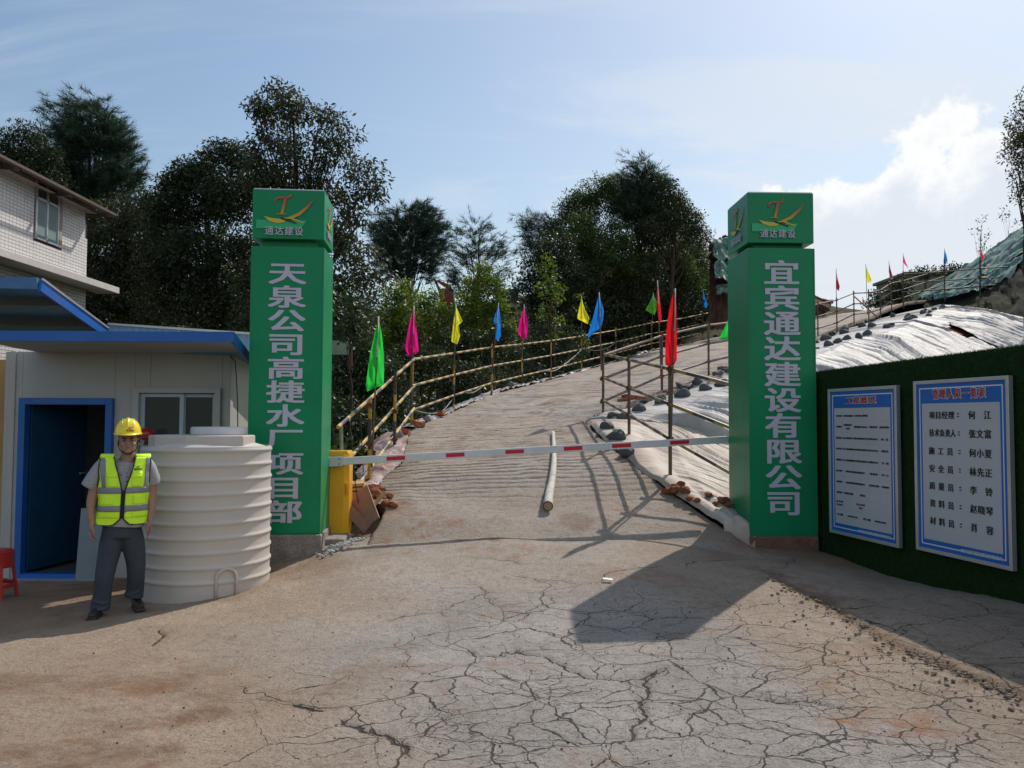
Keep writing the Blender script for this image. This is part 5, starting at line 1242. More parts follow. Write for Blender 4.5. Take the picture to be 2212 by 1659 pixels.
# sheeting along the left edge of the ramp
LE = smooth_poly(LEFT, 12)
def left_strip(i0, i1, w_in, w_out, drop, mat, label, seed, lift=.05):
    a = LE[i0:i1]; n = len(a); nk = 16; idx = np.linspace(0, n-1, n*4); A_ = np.stack([np.interp(idx, np.arange(n), a[:, k]) for k in range(3)], 1)
    tg = np.gradient(A_, axis=0); nr = np.stack([-tg[:, 1], tg[:, 0]], 1); nr /= np.linalg.norm(nr, axis=1)[:, None]
    f = np.linspace(0, 1, nk)[None, :]; arc = np.concatenate([[0], np.cumsum(np.linalg.norm(np.diff(A_, axis=0), axis=1))])[:, None]
    wv = w_out*(1+fbm(arc*1.3, arc*0, 3, seed)*1.2); off = -w_in+f*(w_in+wv)
    x = A_[:, :1]+nr[:, :1]*off; y = A_[:, 1:2]+nr[:, 1:]*off; z = A_[:, 2:3]+lift-drop*np.clip(off/w_out, 0, 2)**1.5+fbm(arc*3+0*f, f*2, 4, seed+1)*.16+fbm(arc*11+0*f, f*7, 3, seed+2)*.06
    V = np.stack([x, y, z], -1); me = npmesh('plastic_strip', V.reshape(-1, 3), gridfaces(V.shape[0], nk), mat, True); attr(me, 'soil', np.clip(fbm(arc*2+0*f, f*3, 4, seed+4)*3, 0, .6).ravel()); attr(me, 'across', (arc*4+0*f).ravel()); attr(me, 'down', (f*2+0*arc).ravel())
    o = link('plastic_strip', me); tag(o, label, 'sheeting'); DROP.append(BVHTree.FromPolygons([tuple(p) for p in V.reshape(-1, 3)], [tuple(int(i) for i in q_) for q_ in gridfaces(V.shape[0], nk)]))
PLP = sheet_mat('pinkish soiled film', (.50, .40, .38), (.36, .20, .15), .35)
left_strip(14, 58, .02, .50, .10, PLP, 'soiled pinkish plastic on the ground between barrier cabinet and ramp edge', 51, .02)
left_strip(56, 150, .12, .42, .22, PLAST, 'crumpled white plastic strip along the far left edge of the ramp', 53)
# ------------------------------------------------------------------ sandbags
BAG = M('woven sandbag', (.085, .095, .10), .8, var=.25, scale=22, bump=.5, bscale=160, dirt=(.20, .17, .14), dirtamt=.5)
BAGL = M('dusty sandbag', (.22, .22, .215), .8, var=.2, scale=20, bump=.5, bscale=160, dirt=(.3, .22, .17), dirtamt=.6)
def bag_mesh(seed):
    r_ = random.Random(seed); bm = bmesh.new(); bmesh.ops.create_icosphere(bm, subdivisions=3, radius=1)
    ph = [r_.uniform(0, 6) for _ in range(6)]
    for v in bm.verts:
        x, y, z = v.co; 
        sx = abs(x)**.8*(1 if x > 0 else -1); w_ = 1+.16*math.sin(3*y+ph[0])+.15*math.sin(5*x+ph[1]); 
        if x > .55: w_ *= 1-(x-.55)*1.35; 
        z2 = z*(.58+.20*math.sin(2.4*x+ph[2])+.13*math.sin(5*y+ph[3])); z2 = max(z2, -.26)
        v.co = Vector((sx*1.0+(.16 if x > .93 else 0), y*.62*w_, z2+.05*math.sin(9*x+ph[4])*math.sin(8*y+ph[5])))
    me = bpy.data.meshes.new('sandbag'); bm.to_mesh(me); bm.free(); me.shade_smooth(); me.materials.append(BAG); return me
bags = [bag_mesh(i) for i in range(5)]; bagsl = [m_.copy() for m_ in bags]
for m_ in bagsl: m_.materials.clear(); m_.materials.append(BAGL)
def bag(u, v, wpx, label, group, light=False, trees=None):
    h = cast(u, v+1.5, trees)
    if not h: return
    p = h[0]; dist = p.y; s = wpx/FPX*dist/2
    o = link('sandbag', random.choice(bagsl if light else bags)); o.location = (p.x, p.y+.05, p.z+s*.24); o.scale = (s, s*random.uniform(.85, 1.15), s*random.uniform(.85, 1.25))
    nrm_ = h[1]; nrm_ = nrm_ if nrm_.z > 0 else -nrm_
    o.rotation_euler = ((nrm_.lerp(Vector((0, 0, 1)), .45)).to_track_quat('Z', 'Y').to_matrix() @ Matrix.Rotation(random.choice([0, math.pi])+random.uniform(-.5, .5), 3, 'Z')).to_euler()
    tag(o, label, 'sandbag', group); return o
ORD = ['first', 'second', 'third', 'fourth', 'fifth', 'sixth', 'seventh', 'eighth', 'ninth', 'tenth', 'eleventh', 'twelfth', 'thirteenth', 'fourteenth', 'fifteenth', 'sixteenth', 'seventeenth', 'eighteenth', 'nineteenth', 'twentieth']
def k5(x, y): return 1171+.2689*x, 585+.2689*y
def k4(x, y): return 669+.2688*x, 585+.2688*y
def k6(x, y): return 1505+.3196*x, 502+.3196*y
near = [((600, 1350), 46, 'large dark sandbag seen just above the barrier arm'), ((690, 1475), 42, 'biggest dark sandbag seen just below the barrier arm, beside the ramp edge'), ((520, 1262), 33, 'dark sandbag by the ramp edge, one above the large bag over the barrier arm'),
        ((570, 1170), 26, 'dark sandbag of a touching pair by the inner fence, the left one'), ((660, 1185), 28, 'dark sandbag of a touching pair by the inner fence, the right one'), ((785, 1122), 30, 'pointed dark sandbag right of the second fence post'), ((800, 1062), 32, 'flat dark sandbag above the pointed bag beside red brick pieces'),
        ((960, 1030), 34, 'sandbag stacked beside the tall red flag pole, left of it'), ((960, 1062), 30, 'low sandbag tucked under the one left of the tall red flag pole'), ((1015, 990), 24, 'small sandbag behind the tall red flag pole'), ((1135, 1005), 34, 'peaked dark sandbag alone right of the tall red flag pole')]
for (x_, y_), w_, lb in near: bag(*k5(x_, y_), w_, lb, 'sandbags holding the plastic at the ramp mouth')
for i, (x_, y_, w_) in enumerate([(1130, 942, 34), (1250, 900, 32), (1165, 950, 26), (1315, 950, 28), (1455, 918, 32), (1460, 797, 26), (1420, 832, 28), (1500, 812, 24)]):
    bag(*k5(x_, y_), w_, ['lone dark sandbag in front of the row below the kerb, left one', 'large dark sandbag touching the kerb side row, right of the lone one', 'small sandbag tucked between two larger ones below the kerb', 'low sandbag set forward on the sheet, nearest the row below the kerb', 'large sandbag cut by the left edge of the right pillar', 'highest sandbag left of the right pillar, by the kerb', 'long flat sandbag by the kerb left of the right pillar', 'sandbag half hidden by the right pillar under the railing'][i], 'sandbags left of the right pillar')
LOWB = [(820, 782, 12), (822, 742, 12), (895, 762, 22), (958, 738, 20), (1020, 722, 20), (1100, 705, 22), (1155, 685, 20), (1290, 637, 20), (1322, 623, 16), (1430, 568, 18), (1430, 588, 20), (1470, 576, 16), (1575, 560, 13)]
UPB = [(880, 718, 24), (900, 692, 18), (935, 682, 14), (1000, 677, 22), (1008, 658, 18), (1078, 627, 20), (1120, 632, 20), (1135, 606, 18), (1190, 597, 16), (1190, 630, 20), (1240, 577, 16), (1330, 564, 16), (1535, 542, 15), (1550, 520, 10), (1580, 536, 13), (1610, 517, 12), (1660, 512, 12), (1665, 500, 13)]
for rowl, nm_ in ((LOWB, 'lower row on the long plastic'), (UPB, 'upper row beside the kerb')):
    for i, (x_, y_, w_) in enumerate(rowl): bag(*k6(x_, y_), w_, '%s sandbag from the pillar in the %s' % (ORD[i], nm_), 'sandbags on the long plastic sheet')
for (x_, y_, w_, lb) in [(500, 1425, 36, 'big grey sandbag with torn plastic behind the barrier arm, nearest the cabinet'), (700, 1335, 26, 'pale sandbag between the two left fence posts, by a red brick'), (950, 1200, 34, 'pale lumpy sandbag at the ramp edge below the magenta flag'), (1320, 992, 26, 'pale sandbag at the left ramp edge between the yellow and blue flags'), (1460, 948, 28, 'pale sandbag by the fence post carrying the blue flag'), (1620, 918, 22, 'dark sandbag left of the second magenta flag at the ramp edge')]:
    bag(*k4(x_, y_), w_, lb, 'sandbags along the left ramp edge', True)
for i, (x_, y_, w_) in enumerate([(1785, 822, 18), (1840, 818, 14), (1890, 812, 16)]): bag(*k4(x_, y_), w_, '%s small pale sandbag on the left ramp edge after the second magenta flag' % ORD[i], 'far sandbags left of the ramp', True)
for i, (x_, y_, w_) in enumerate([(240, 772, 12), (430, 725, 12), (660, 674, 11), (780, 657, 10), (900, 637, 10), (1110, 600, 9), (1220, 567, 10), (1300, 550, 9), (1395, 522, 10)]): bag(*k5(x_, y_), w_, '%s tiny sandbag up the far left ramp edge, counted from the small yellow flag' % ORD[i], 'far sandbags along the upper railing', True)

# ------------------------------------------------------------------ scaffold-pipe railings
def banded(name, c1, c2, length, duty=.5, rough=.5):
    m = bpy.data.materials.new(name); t, n, l, bs = nodes(m); at = n.new('ShaderNodeAttribute'); at.attribute_name = 'along'
    d = n.new('ShaderNodeMath'); d.operation = 'DIVIDE'; l.new(at.outputs['Fac'], d.inputs[0]); d.inputs[1].default_value = length
    f = n.new('ShaderNodeMath'); f.operation = 'FRACT'; l.new(d.outputs[0], f.inputs[0]); g_ = n.new('ShaderNodeMath'); g_.operation = 'GREATER_THAN'; l.new(f.outputs[0], g_.inputs[0]); g_.inputs[1].default_value = duty
    tcn = n.new('ShaderNodeTexCoord'); no = n.new('ShaderNodeTexNoise'); no.inputs['Scale'].default_value = 16; no.inputs['Detail'].default_value = 8; no.inputs['Roughness'].default_value = .7; l.new(tcn.outputs['Object'], no.inputs['Vector'])
    mr = n.new('ShaderNodeMapRange'); l.new(no.outputs['Fac'], mr.inputs[0]); mr.inputs[1].default_value = .46; mr.inputs[2].default_value = .66; mr.inputs[4].default_value = .75
    a = n.new('ShaderNodeMix'); a.data_type = 'RGBA'; l.new(g_.outputs[0], a.inputs[0]); a.inputs[6].default_value = (*c1, 1); a.inputs[7].default_value = (*c2, 1)
    b = n.new('ShaderNodeMix'); b.data_type = 'RGBA'; l.new(mr.outputs[0], b.inputs[0]); l.new(a.outputs[2], b.inputs[6]); b.inputs[7].default_value = (.17, .11, .07, 1); l.new(b.outputs[2], bs.inputs['Base Color']); bs.inputs['Roughness'].default_value = rough; return m
PIPE = banded('yellow black pipe', (.50, .35, .07), (.045, .045, .05), .56)
POST = banded('yellow black post', (.50, .29, .03), (.03, .03, .033), .80, .5)
BROWN = banded('rust brown pipe', (.16, .10, .065), (.07, .055, .05), .9, .5, .65)
PIPED = banded('dull yellow black pipe', (.34, .24, .09), (.05, .045, .045), .62)
def railing(label, nodes_, heights, rmat, pmat, posts, pr_=.024, group=None, ext=(0, 0), postlen=None):
    """nodes_: foot points of the rail line; heights: rails above them; posts: list of (foot, top z)"""
    e = empty('railing', nodes_[0], label, 'railing', 'scaffold pipe railings along the ramp')
    for hts in heights:
        for i in range(len(nodes_)-1):
            a = Vector(nodes_[i])+Vector((0, 0, hts[i] if isinstance(hts, (list, tuple)) else hts)); b = Vector(nodes_[i+1])+Vector((0, 0, hts[i+1] if isinstance(hts, (list, tuple)) else hts))
            d = (b-a).normalized(); MB().tube([a-d*.10, b+d*.06], pr_, 8, True, random.random()).build('rail', rmat, e, 40)
    for (f_, zt, *o_) in posts:
        mt = o_[0] if o_ else pmat; f_ = Vector(f_)
        po = MB().tube([f_+Vector((0, 0, -.25)), Vector((f_.x, f_.y, zt))], pr_, 8, True, random.random()).build('post', mt, e, 40)
    # clamps where posts meet rails
    for (f_, zt, *o_) in posts:
        f_ = Vector(f_); best = min(range(len(nodes_)-1), key=lambda i: dist2(f_, nodes_[i], nodes_[i+1]))
        a, b = Vector(nodes_[best]), Vector(nodes_[best+1]); t = max(0, min(1, (f_-a).to_2d().dot((b-a).to_2d())/max(1e-6, (b-a).to_2d().length_squared)))
        for hts in heights:
            hh = hts if not isinstance(hts, (list, tuple)) else hts[best]*(1-t)+hts[best+1]*t
            z_ = a.z*(1-t)+b.z*t+hh; c = Vector((f_.x, f_.y, z_))
            if z_ > zt+.05 or c.y > 45: continue
            mb = MB().box(c, (.075, .075, .055), Matrix.Rotation(random.uniform(-.4, .4), 3, 'Z')); mb.tube([c+Vector((-.055, -.02, 0)), c+Vector((.055, -.02, 0))], .010, 6); mb.build('clamp', RUST, e)
    return e
def dist2(p, a, b):
    p = Vector(p).to_2d(); a = Vector(a).to_2d(); b = Vector(b).to_2d(); t = max(0, min(1, (p-a).dot(b-a)/max(1e-6, (b-a).length_squared))); return (p-a-(b-a)*t).length
# left: from beside the cabinet up to the bend, then along the ramp
L0 = P(733, 1083, 9.5); L1 = P(890, 927, 13.7)
nA = [tuple(P(733, 1086, 9.5)-Vector((0, 0, .06))), tuple(P(893, 928, 13.7))]
za = P(733, 919, 9.5).z
posts = [(tuple(P(797, 1083, 10.45)), P(803, 862, 10.45).z), (tuple(P(852, 980, 12.1)), P(854, 803, 12.1).z), (tuple(P(889, 927, 13.72)), P(894, 690, 13.72).z)]
hA0 = [P(735, 918, 9.55).z, P(700, 1046, 9.3).z, P(735, 1104, 9.6).z]
e = railing('yellow and black pipe railing from the barrier cabinet up to the magenta flag', [(L0.x, 9.5, 0), (P(893, 900, 13.7).x, 13.7, 0)], [[P(735, 918, 9.5).z, P(893, 776, 13.7).z], [P(737, 1013, 9.5).z, P(893, 835, 13.7).z], [P(738, 1104, 9.5).z, P(893, 884, 13.7).z]], PIPE, POST, posts, .024)
MB().tube([P(737, 921, 9.45), P(741, 1120, 9.45)], .022, 8).build('post', STEEL, e, 40)
up_l = [(893, 927, 13.7), (980, 889, 16.4), (1062, 857, 19.3), (1127, 838, 21.9), (1190, 821, 24.3), (1256, 802, 27.2), (1330, 782, 30), (1407, 759, 33.5), (1460, 748, 35.6), (1518, 733, 38), (1577, 716, 41), (1650, 700, 45)]
nB = [tuple(P(*q_)) for q_ in up_l]
tops = [1.9, 1.25, 1.28, 1.28, 1.26, 1.3, 1.3, 1.3, 1.3, 1.3, 1.3, 1.3]
railing('long yellow and black pipe railing climbing the left edge of the ramp', nB, [1.2, .75, .33], PIPE, POST, [(p, p[2]+t) for p, t in zip(nB[1:], tops[1:])], .022)
# right: inner railing down the plastic bank, rust brown
R0, R1, R2, R3 = P(1303, 905, 15), P(1359, 946, 12.6), P(1448, 1036, 10.5), P(1610, 1130, 9.95)
def hs(p, us): return [P(u, v, p.y).z for u, v in us]
colz = {0: hs(R0, [(1300, 765), (1300, 816), (1300, 865)]), 1: hs(R1, [(1358, 777), (1358, 838), (1358, 896)]), 2: hs(R2, [(1448, 797), (1448, 873), (1448, 948)]), 3: hs(R3, [(1605, 838), (1605, 936), (1605, 1040)])}
flat0 = [(p.x, p.y, 0) for p in (R0, R1, R2, R3)]
railing('brown and yellow pipe railing running down the plastic bank to the right pillar', flat0, [[colz[k][j] for k in range(4)] for j in range(3)], PIPED, BROWN, [(tuple(R0), R0.z+1.28), (tuple(R1), P(1358, 766, 12.6).z), (tuple(R2), P(1447, 790, 10.5).z)], .025)
# right: along the kerb up the ramp
up_r = [(1303, 905, 15.05), (1430, 845, 17.3), (1531, 811, 19.0), (1640, 781, 22.5), (1767, 729, 28.5), (1808, 716, 30.3), (1845, 696, 32.8), (1877, 692, 34.2), (1902, 684, 36.0), (1926, 664, 39), (1951, 657, 41), (2041, 625, 46)]
nC = [tuple(P(*q_)) for q_ in up_r]
tC = [1.3, 1.25, 1.25, 1.3, 1.3, 1.3, 1.3, 1.35, 1.3, 1.3, 1.6, 1.8]
railing('dull pipe railing along the kerb on the right side of the ramp', nC, [1.2, .76, .33], BROWN, BROWN, [(p, p[2]+t) for p, t in zip(nC[1:], tC[1:])], .026)
D0, D1 = P(1846, 641, 32.8), P(1915, 703, 34); MB().tube([D0, D1], .025, 6).build('brace', BROWN, bpy.data.objects['railing.003'] if 'railing.003' in bpy.data.objects else None)
# short upper railing in front of the sky at the right
nD = [tuple(P(1952, 657, 41)), tuple(P(2041, 640, 39)), tuple(P(2118, 634, 37)), tuple(P(2190, 630, 36))]
colD = [[P(u, v, y).z for u, v, y in r] for r in ([(1952, 593, 41), (2041, 587, 39), (2118, 580, 37), (2190, 576, 36)], [(1952, 611, 41), (2041, 606, 39), (2118, 601, 37), (2190, 598, 36)], [(1952, 631, 41), (2041, 625, 39), (2118, 618, 37), (2190, 612, 36)])]
railing('thin pipe railing against the sky below the netted slope', [(p[0], p[1], 0) for p in nD], colD, BROWN, BROWN, [(nD[0], P(1951, 585, 41).z), (nD[1], P(2041, 560, 39).z), (nD[2], P(2118, 560, 37).z)], .028)
# ------------------------------------------------------------------ flags
def cloth(name, c, tr=.35):
    m = bpy.data.materials.new(name); t, n, l, bs = nodes(m); bs.inputs['Base Color'].default_value = (*c, 1); bs.inputs['Roughness'].default_value = .75; bs.inputs['Specular IOR Level'].default_value = .2
    no = n.new('ShaderNodeTexNoise'); no.inputs['Scale'].default_value = 9; tcn = n.new('ShaderNodeTexCoord'); l.new(tcn.outputs['Object'], no.inputs['Vector']); mr = n.new('ShaderNodeMix'); mr.data_type = 'RGBA'; l.new(no.outputs['Fac'], mr.inputs[0]); mr.inputs[6].default_value = (*[k*.75 for k in c], 1); mr.inputs[7].default_value = (*c, 1); l.new(mr.outputs[2], bs.inputs['Base Color'])
    td = n.new('ShaderNodeBsdfTranslucent'); l.new(mr.outputs[2], td.inputs['Color']); ms = n.new('ShaderNodeMixShader'); ms.inputs[0].default_value = tr; l.new(bs.outputs[0], ms.inputs[1]); l.new(td.outputs[0], ms.inputs[2]); l.new(ms.outputs[0], n['Material Output'].inputs[0]); return m
CL = {'green': cloth('green cloth', (.04, .78, .09), .62), 'lime': cloth('lime cloth', (.16, .75, .06), .5), 'magenta': cloth('magenta cloth', (.92, .015, .30), .62), 'yellow': cloth('yellow cloth', (.92, .88, .04), .6), 'blue': cloth('blue cloth', (.02, .28, .85), .6), 'red': cloth('red cloth', (.88, .015, .025), .6), 'crimson': cloth('crimson cloth', (.45, .02, .05), .45)}
SLEEVE = M('white flag sleeve', (.55, .54, .56), .6)
BAM = M('bamboo pole', (.16, .12, .07), .7, var=.3, scale=12)
def flag(color, outline, pole, y, label, cat='flag', pr_=.011):
    """outline: hanging cloth as seen (photo positions, closed); pole: (top, bottom) positions"""
    (pu0, pv0), (pu1, pv1) = pole; a, b = P(pu0, pv0, y), P(pu1, pv1, y+.0)
    e = empty('flag', tuple(b), label, cat, 'coloured flags on poles along the ramp')
    MB().tube([b, a.lerp(b, .35), a], [pr_*1.3, pr_*1.0, pr_*.55], 7).build('pole', BAM, e, True)
    vs = [p[1] for p in outline]; v0, v1 = min(vs), max(vs); nv_, nu = 34, 14; rows_ = []; n = len(outline); lastc = None; ph = random.random()*6
    for i in range(nv_+1):
        v = v0+.02+(v1-v0-.04)*i/nv_; xs = []
        for k in range(n):
            (xa, ya), (xb, yb) = outline[k], outline[(k+1) % n]
            if (ya-v)*(yb-v) <= 0 and ya != yb: xs.append(xa+(xb-xa)*(v-ya)/(yb-ya))
        lo, hi = (min(xs), max(xs)) if xs else lastc; lastc = (lo, hi); r_ = []
        wpx = hi-lo
        for j in range(nu+1):
            f = j/nu; u = lo+wpx*f; pu = pu0+(pu1-pu0)*(v-pv0)/max(1, (pv1-pv0))
            wm = wpx/FPX*y
            dy = wm*(.20*math.sin(f*6+ph+v*.035)+.07*math.sin(f*14-v*.09))*min(1, (i+2)/9)+(.02 if u > pu else -.02)
            r_.append(P(u, v, y-.015+dy))
        rows_.append(r_)
    o = MB().grid(rows_).build('cloth', CL[color], e, True)
    q0 = a+Vector((0, -.012, .01)); q1 = a.lerp(b, min(.9, .55*(v1-v0)/max(1, pv1-pv0)))+Vector((0, -.030, 0)); MB().tube([q0, q1], [.010, .016], 6).build('sleeve', SLEEVE, e, True)
    return e
FL = [
 ('green', [(818, 687), (824, 715), (830, 775), (829, 835), (828, 829), (793, 846), (790, 834), (800, 760)], ((818, 685), (803, 1010)), 10.4, 'big green flag hanging from its pole nearest the left green pillar'),
 ('magenta', [(894, 663), (899, 700), (904, 755), (905, 760), (884, 771), (874, 752), (884, 700)], ((894, 662), (889, 860)), 13.6, 'magenta flag at the bend of the left railing, beside the big green flag'),
 ('yellow', [(985, 662), (1000, 694), (991, 702), (994, 724), (988, 744), (975, 738), (978, 700)], ((985, 660), (981, 800)), 16.35, 'yellow flag between the first magenta flag and the blue flag on the left railing'),
 ('blue', [(1077, 657), (1083, 700), (1082, 727), (1075, 737), (1069, 730), (1073, 706), (1065, 695)], ((1077, 655), (1063, 800)), 19.3, 'narrow blue flag on the left railing beside the second magenta flag'),
 ('magenta', [(1132, 660), (1141, 699), (1137, 731), (1130, 733), (1118, 717), (1124, 690)], ((1132, 659), (1127, 800)), 21.9, 'smaller magenta flag on the left railing, right of the narrow blue flag'),
 ('yellow', [(1256, 642), (1264, 670), (1273, 686), (1270, 700), (1247, 689), (1248, 680)], ((1256, 640), (1256, 770)), 27.2, 'small yellow triangular flag just left of the large blue flag'),
 ('blue', [(1294, 634), (1304, 670), (1303, 690), (1297, 710), (1286, 716), (1271, 731), (1270, 722), (1280, 690)], ((1294, 633), (1299, 800)), 14.95, 'large blue flag blown to the left at the corner of the two right railings'),
 ('lime', [(1412, 634), (1418, 652), (1417, 672), (1414, 681), (1394, 670), (1400, 660)], ((1411, 632), (1408, 720)), 33.4, 'lime green flag left of the thin red flag in front of the dark trees'),
 ('red', [(1420, 612), (1425, 640), (1429, 690), (1425, 700), (1422, 690), (1418, 660)], ((1420, 608), (1428, 820)), 17.25, 'thin red flag on a leaning pole between lime flag and tall red flag'),
 ('red', [(1457, 628), (1461, 660), (1462, 720), (1462, 779), (1456, 788), (1445, 792), (1437, 788), (1437, 740), (1441, 700), (1449, 650)], ((1458, 625), (1449, 960)), 10.42, 'tallest and largest red flag hanging long in front of the plastic bank'),
 ('blue', [(1519, 626), (1523, 642), (1529, 658), (1525, 667), (1519, 662), (1518, 645)], ((1519, 625), (1518, 700)), 38, 'tiny blue flag on the far left railing near the right green pillar'),
 ('green', [(1590, 640), (1597, 680), (1594, 731), (1553, 733), (1566, 705), (1577, 682)], ((1590, 638), (1584, 790)), 18.9, 'green flag half hidden behind the right green pillar'),
 ('crimson', [(1806, 582), (1809, 600), (1814, 619), (1812, 629), (1807, 624)], ((1806, 580), (1807, 690)), 30.2, 'dark red flag against the sky, first to the right of the right pillar'),
 ('yellow', [(1870, 572), (1876, 588), (1883, 606), (1876, 612), (1871, 604)], ((1870, 571), (1874, 680)), 34.1, 'yellow flag against the sky above the right railing'),
 ('crimson', [(1920, 565), (1924, 582), (1928, 596), (1924, 600), (1920, 588)], ((1920, 564), (1925, 650)), 38.8, 'small dark red flag against the sky, just right of the yellow one'),
 ('magenta', [(1951, 550), (1957, 568), (1963, 580), (1955, 572), (1951, 566)], ((1951, 548), (1951, 600)), 41, 'small magenta flag on the tall railing corner post against the sky'),
 ('blue', [(2040, 538), (2045, 552), (2047, 563), (2042, 573), (2039, 556)], ((2040, 537), (2041, 600)), 39, 'blue flag against the sky near the netted slope'),
 ('red', [(2117, 532), (2122, 548), (2125, 556), (2123, 564), (2118, 550)], ((2117, 505), (2119, 600)), 37, 'red flag on a pole in front of the green netted slope'),
 ('red', [(1863, 643), (1866, 648), (1868, 652), (1864, 652)], ((1863, 641), (1864, 662)), 52, 'tiny red flag far up at the crest of the ramp'),
]
for f_ in FL: flag(*f_)
# ------------------------------------------------------------------ small things by the gate
def dropped(name, u, v, mat, mbf, label, cat, group=None, dz=0., rot=None):
    h = cast(u, v); p = h[0] if h and h[0].y > 9 else Vector((*gp(u, v), 0)); p = Vector((p.x, p.y, zat(p.x, p.y) if p.y > 9.2 else h1(p.x, p.y)+.005))
    o = mbf().build(name, mat); o.location = p+Vector((0, 0, dz)); 
    if rot: o.rotation_euler = rot
    return tag(o, label, cat, group)
def rock(s, fl=.7, seed=0):
    bm = bmesh.new(); bmesh.ops.create_icosphere(bm, subdivisions=2, radius=s); r_ = random.Random(seed)
    for v in bm.verts: v.co *= r_.uniform(.62, 1.12); v.co.x *= 1.25; v.co.z *= fl
    mb = MB(); bm.verts.index_update(); mb.v = [tuple(v.co) for v in bm.verts]; mb.f = [tuple(v.index for v in f.verts) for f in bm.faces]; bm.free(); return mb
RSOIL = M('red clay lump', (.25, .10, .055), .95, var=.35, scale=14, bump=.7, bscale=40, spec=.1)
BRICK = M('red brick', (.36, .10, .05), .9, var=.25, scale=20, bump=.5)
for i, (u, v, s) in enumerate([(1443, 1066, .07), (1460, 1062, .085), (1478, 1064, .07), (1490, 1082, .045), (1530, 1074, .045), (1562, 1087, .07), (1505, 1086, .04), (1574, 1095, .05), (1471, 1050, .05), (1545, 1092, .035)]):
    dropped('clay_lump', u, v, RSOIL, lambda: rock(s, .8, i), ['left lump of the tight clay heap at the bank foot', 'largest lump in the middle of the clay heap at the bank foot', 'right lump of the tight clay heap at the bank foot', 'small lump just below the clay heap at the bank foot', 'lone clay lump midway between the heap and the right pillar', 'big clay lump nearest the right pillar at the bank foot', 'tiny clay lump in front, right of the heap', 'clay lump touching the right pillar side at the bank foot', 'topmost lump of the tight clay heap at the bank foot', 'tiny clay lump beside the big one nearest the pillar'][i], 'rock', 'red clay lumps at the foot of the bank', .03)
for i, (u, v, s) in enumerate([(1352, 858, .07), (1362, 863, .07), (1372, 860, .06), (1346, 866, .05), (1385, 862, .05)]):
    dropped('brick', u, v, BRICK, lambda: MB().box((0, 0, 0), (.22, .10, .05)), ['leftmost but one red brick by the right kerb', 'middle red brick of the scatter by the right kerb', 'red brick right of the middle one by the right kerb', 'nearest red brick below the others by the right kerb', 'rightmost red brick of the scatter by the right kerb'][i], 'brick', 'red bricks by the right kerb', .03, (0, R(random.uniform(-12, 12)), random.random()*3))
for u, v, lb in ((949, 898, 'red brick piece on the ramp edge left of the yellow flag'), (904, 920, 'red brick piece at the ramp edge under the magenta flag'), (877, 938, 'red brick piece beside the pale sandbag at the left posts'), (1008, 862, 'red brick pieces at the ramp edge under the pipes')):
    dropped('brick', u, v, BRICK, lambda: MB().box((0, 0, 0), (.20, .12, .08)), lb, 'brick', 'loose bricks on the left ramp edge', .04, (.2, .15, random.random()*3))
for i, (u, v, s) in enumerate([(815, 1074, .09), (835, 1092, .07), (824, 1105, .055), (850, 1096, .05), (806, 1062, .10), (842, 1075, .05), (795, 1122, .045)]):
    dropped('clay_lump', u, v, RSOIL, lambda: rock(s, .8, i+40), ['clay lump just behind the leaning ply board', 'large clay lump right of the timber stick in the pit', 'clay lump in front, between ply board and pit edge', 'rightmost clay lump of the pit by the ramp foot', 'biggest lump at the back of the pit behind the ply board', 'clay lump high on the right edge of the pit', 'small clay lump right at the foot of the ply board'][i], 'rock', 'clay lumps in the pit by the cabinet', .02)
# sheets of shuttering ply and a timber leaning by the cabinet
a = P(803, 1132, 9.25)
o = MB().box((0, 0, .0), (.30, .02, .50)).build('ply_board', WOOD, None, bev=.002); o.location = P(785, 1098, 9.35); o.rotation_euler = (R(-30), R(-36), R(-12)); tag(o, 'pinkish ply board leaning against rubble right of the yellow cabinet', 'board')
o = MB().box((0, 0, .0), (.12, .02, .46)).build('ply_board', WOOD, None, bev=.002); o.location = P(766, 1115, 9.28); o.rotation_euler = (R(-20), R(-50), R(0)); tag(o, 'narrow ply offcut between the cabinet and the larger ply board', 'board')
o = MB().box((0, 0, .0), (.05, .04, .34)).build('timber', WOODL, None, bev=.003); o.location = P(812, 1086, 9.5); o.rotation_euler = (R(-30), R(38), 0); tag(o, 'short pale timber stick behind the leaning ply board', 'timber')
for k in range(3):
    o = MB().box((0, 0, 0), (.22, .5, .035)).build('plank', WOODL, None, bev=.002); q_ = P(764, 1046, 9.9); o.location = q_+Vector((.0, .1, -.05*k)); o.rotation_euler = (0, R(random.uniform(-4, 4)), R(random.uniform(-12, 12))); tag(o, ['top', 'middle', 'bottom'][k]+' plank of the little stack behind the yellow cabinet', 'plank', 'stacked planks behind the cabinet')
# hose and wires drooping from the left railing
HOSE = M('grey hose', (.20, .19, .19), .6, var=.2)
def cable(pts, r, label, m): tag(MB().tube([tuple(p) for p in smooth_poly([tuple(P(*q_)) for q_ in pts], 6)], r, 6).build('cable', m, None, True), label, 'cable')
cable([(862, 955, 12.8), (867, 980, 12.2), (862, 1000, 11.4), (842, 1005, 11.2), (838, 990, 11.8), (850, 975, 12.4)], .016, 'grey hose looped on the plastic near the second left post', HOSE)
cable([(755, 905, 9.6), (760, 960, 9.5), (767, 1040, 9.45), (776, 1098, 9.4)], .006, 'thin black wire hanging from the end of the left railing', BLACK)
cable([(893, 885, 13.7), (925, 893, 14.5), (955, 888, 15.5), (978, 862, 16.4)], .010, 'slack grey rope between the first posts of the left railing', HOSE)
cable([(1002, 848, 17.2), (1022, 848, 18), (1046, 833, 18.9)], .010, 'short slack rope on the left railing near the yellow flag', HOSE)
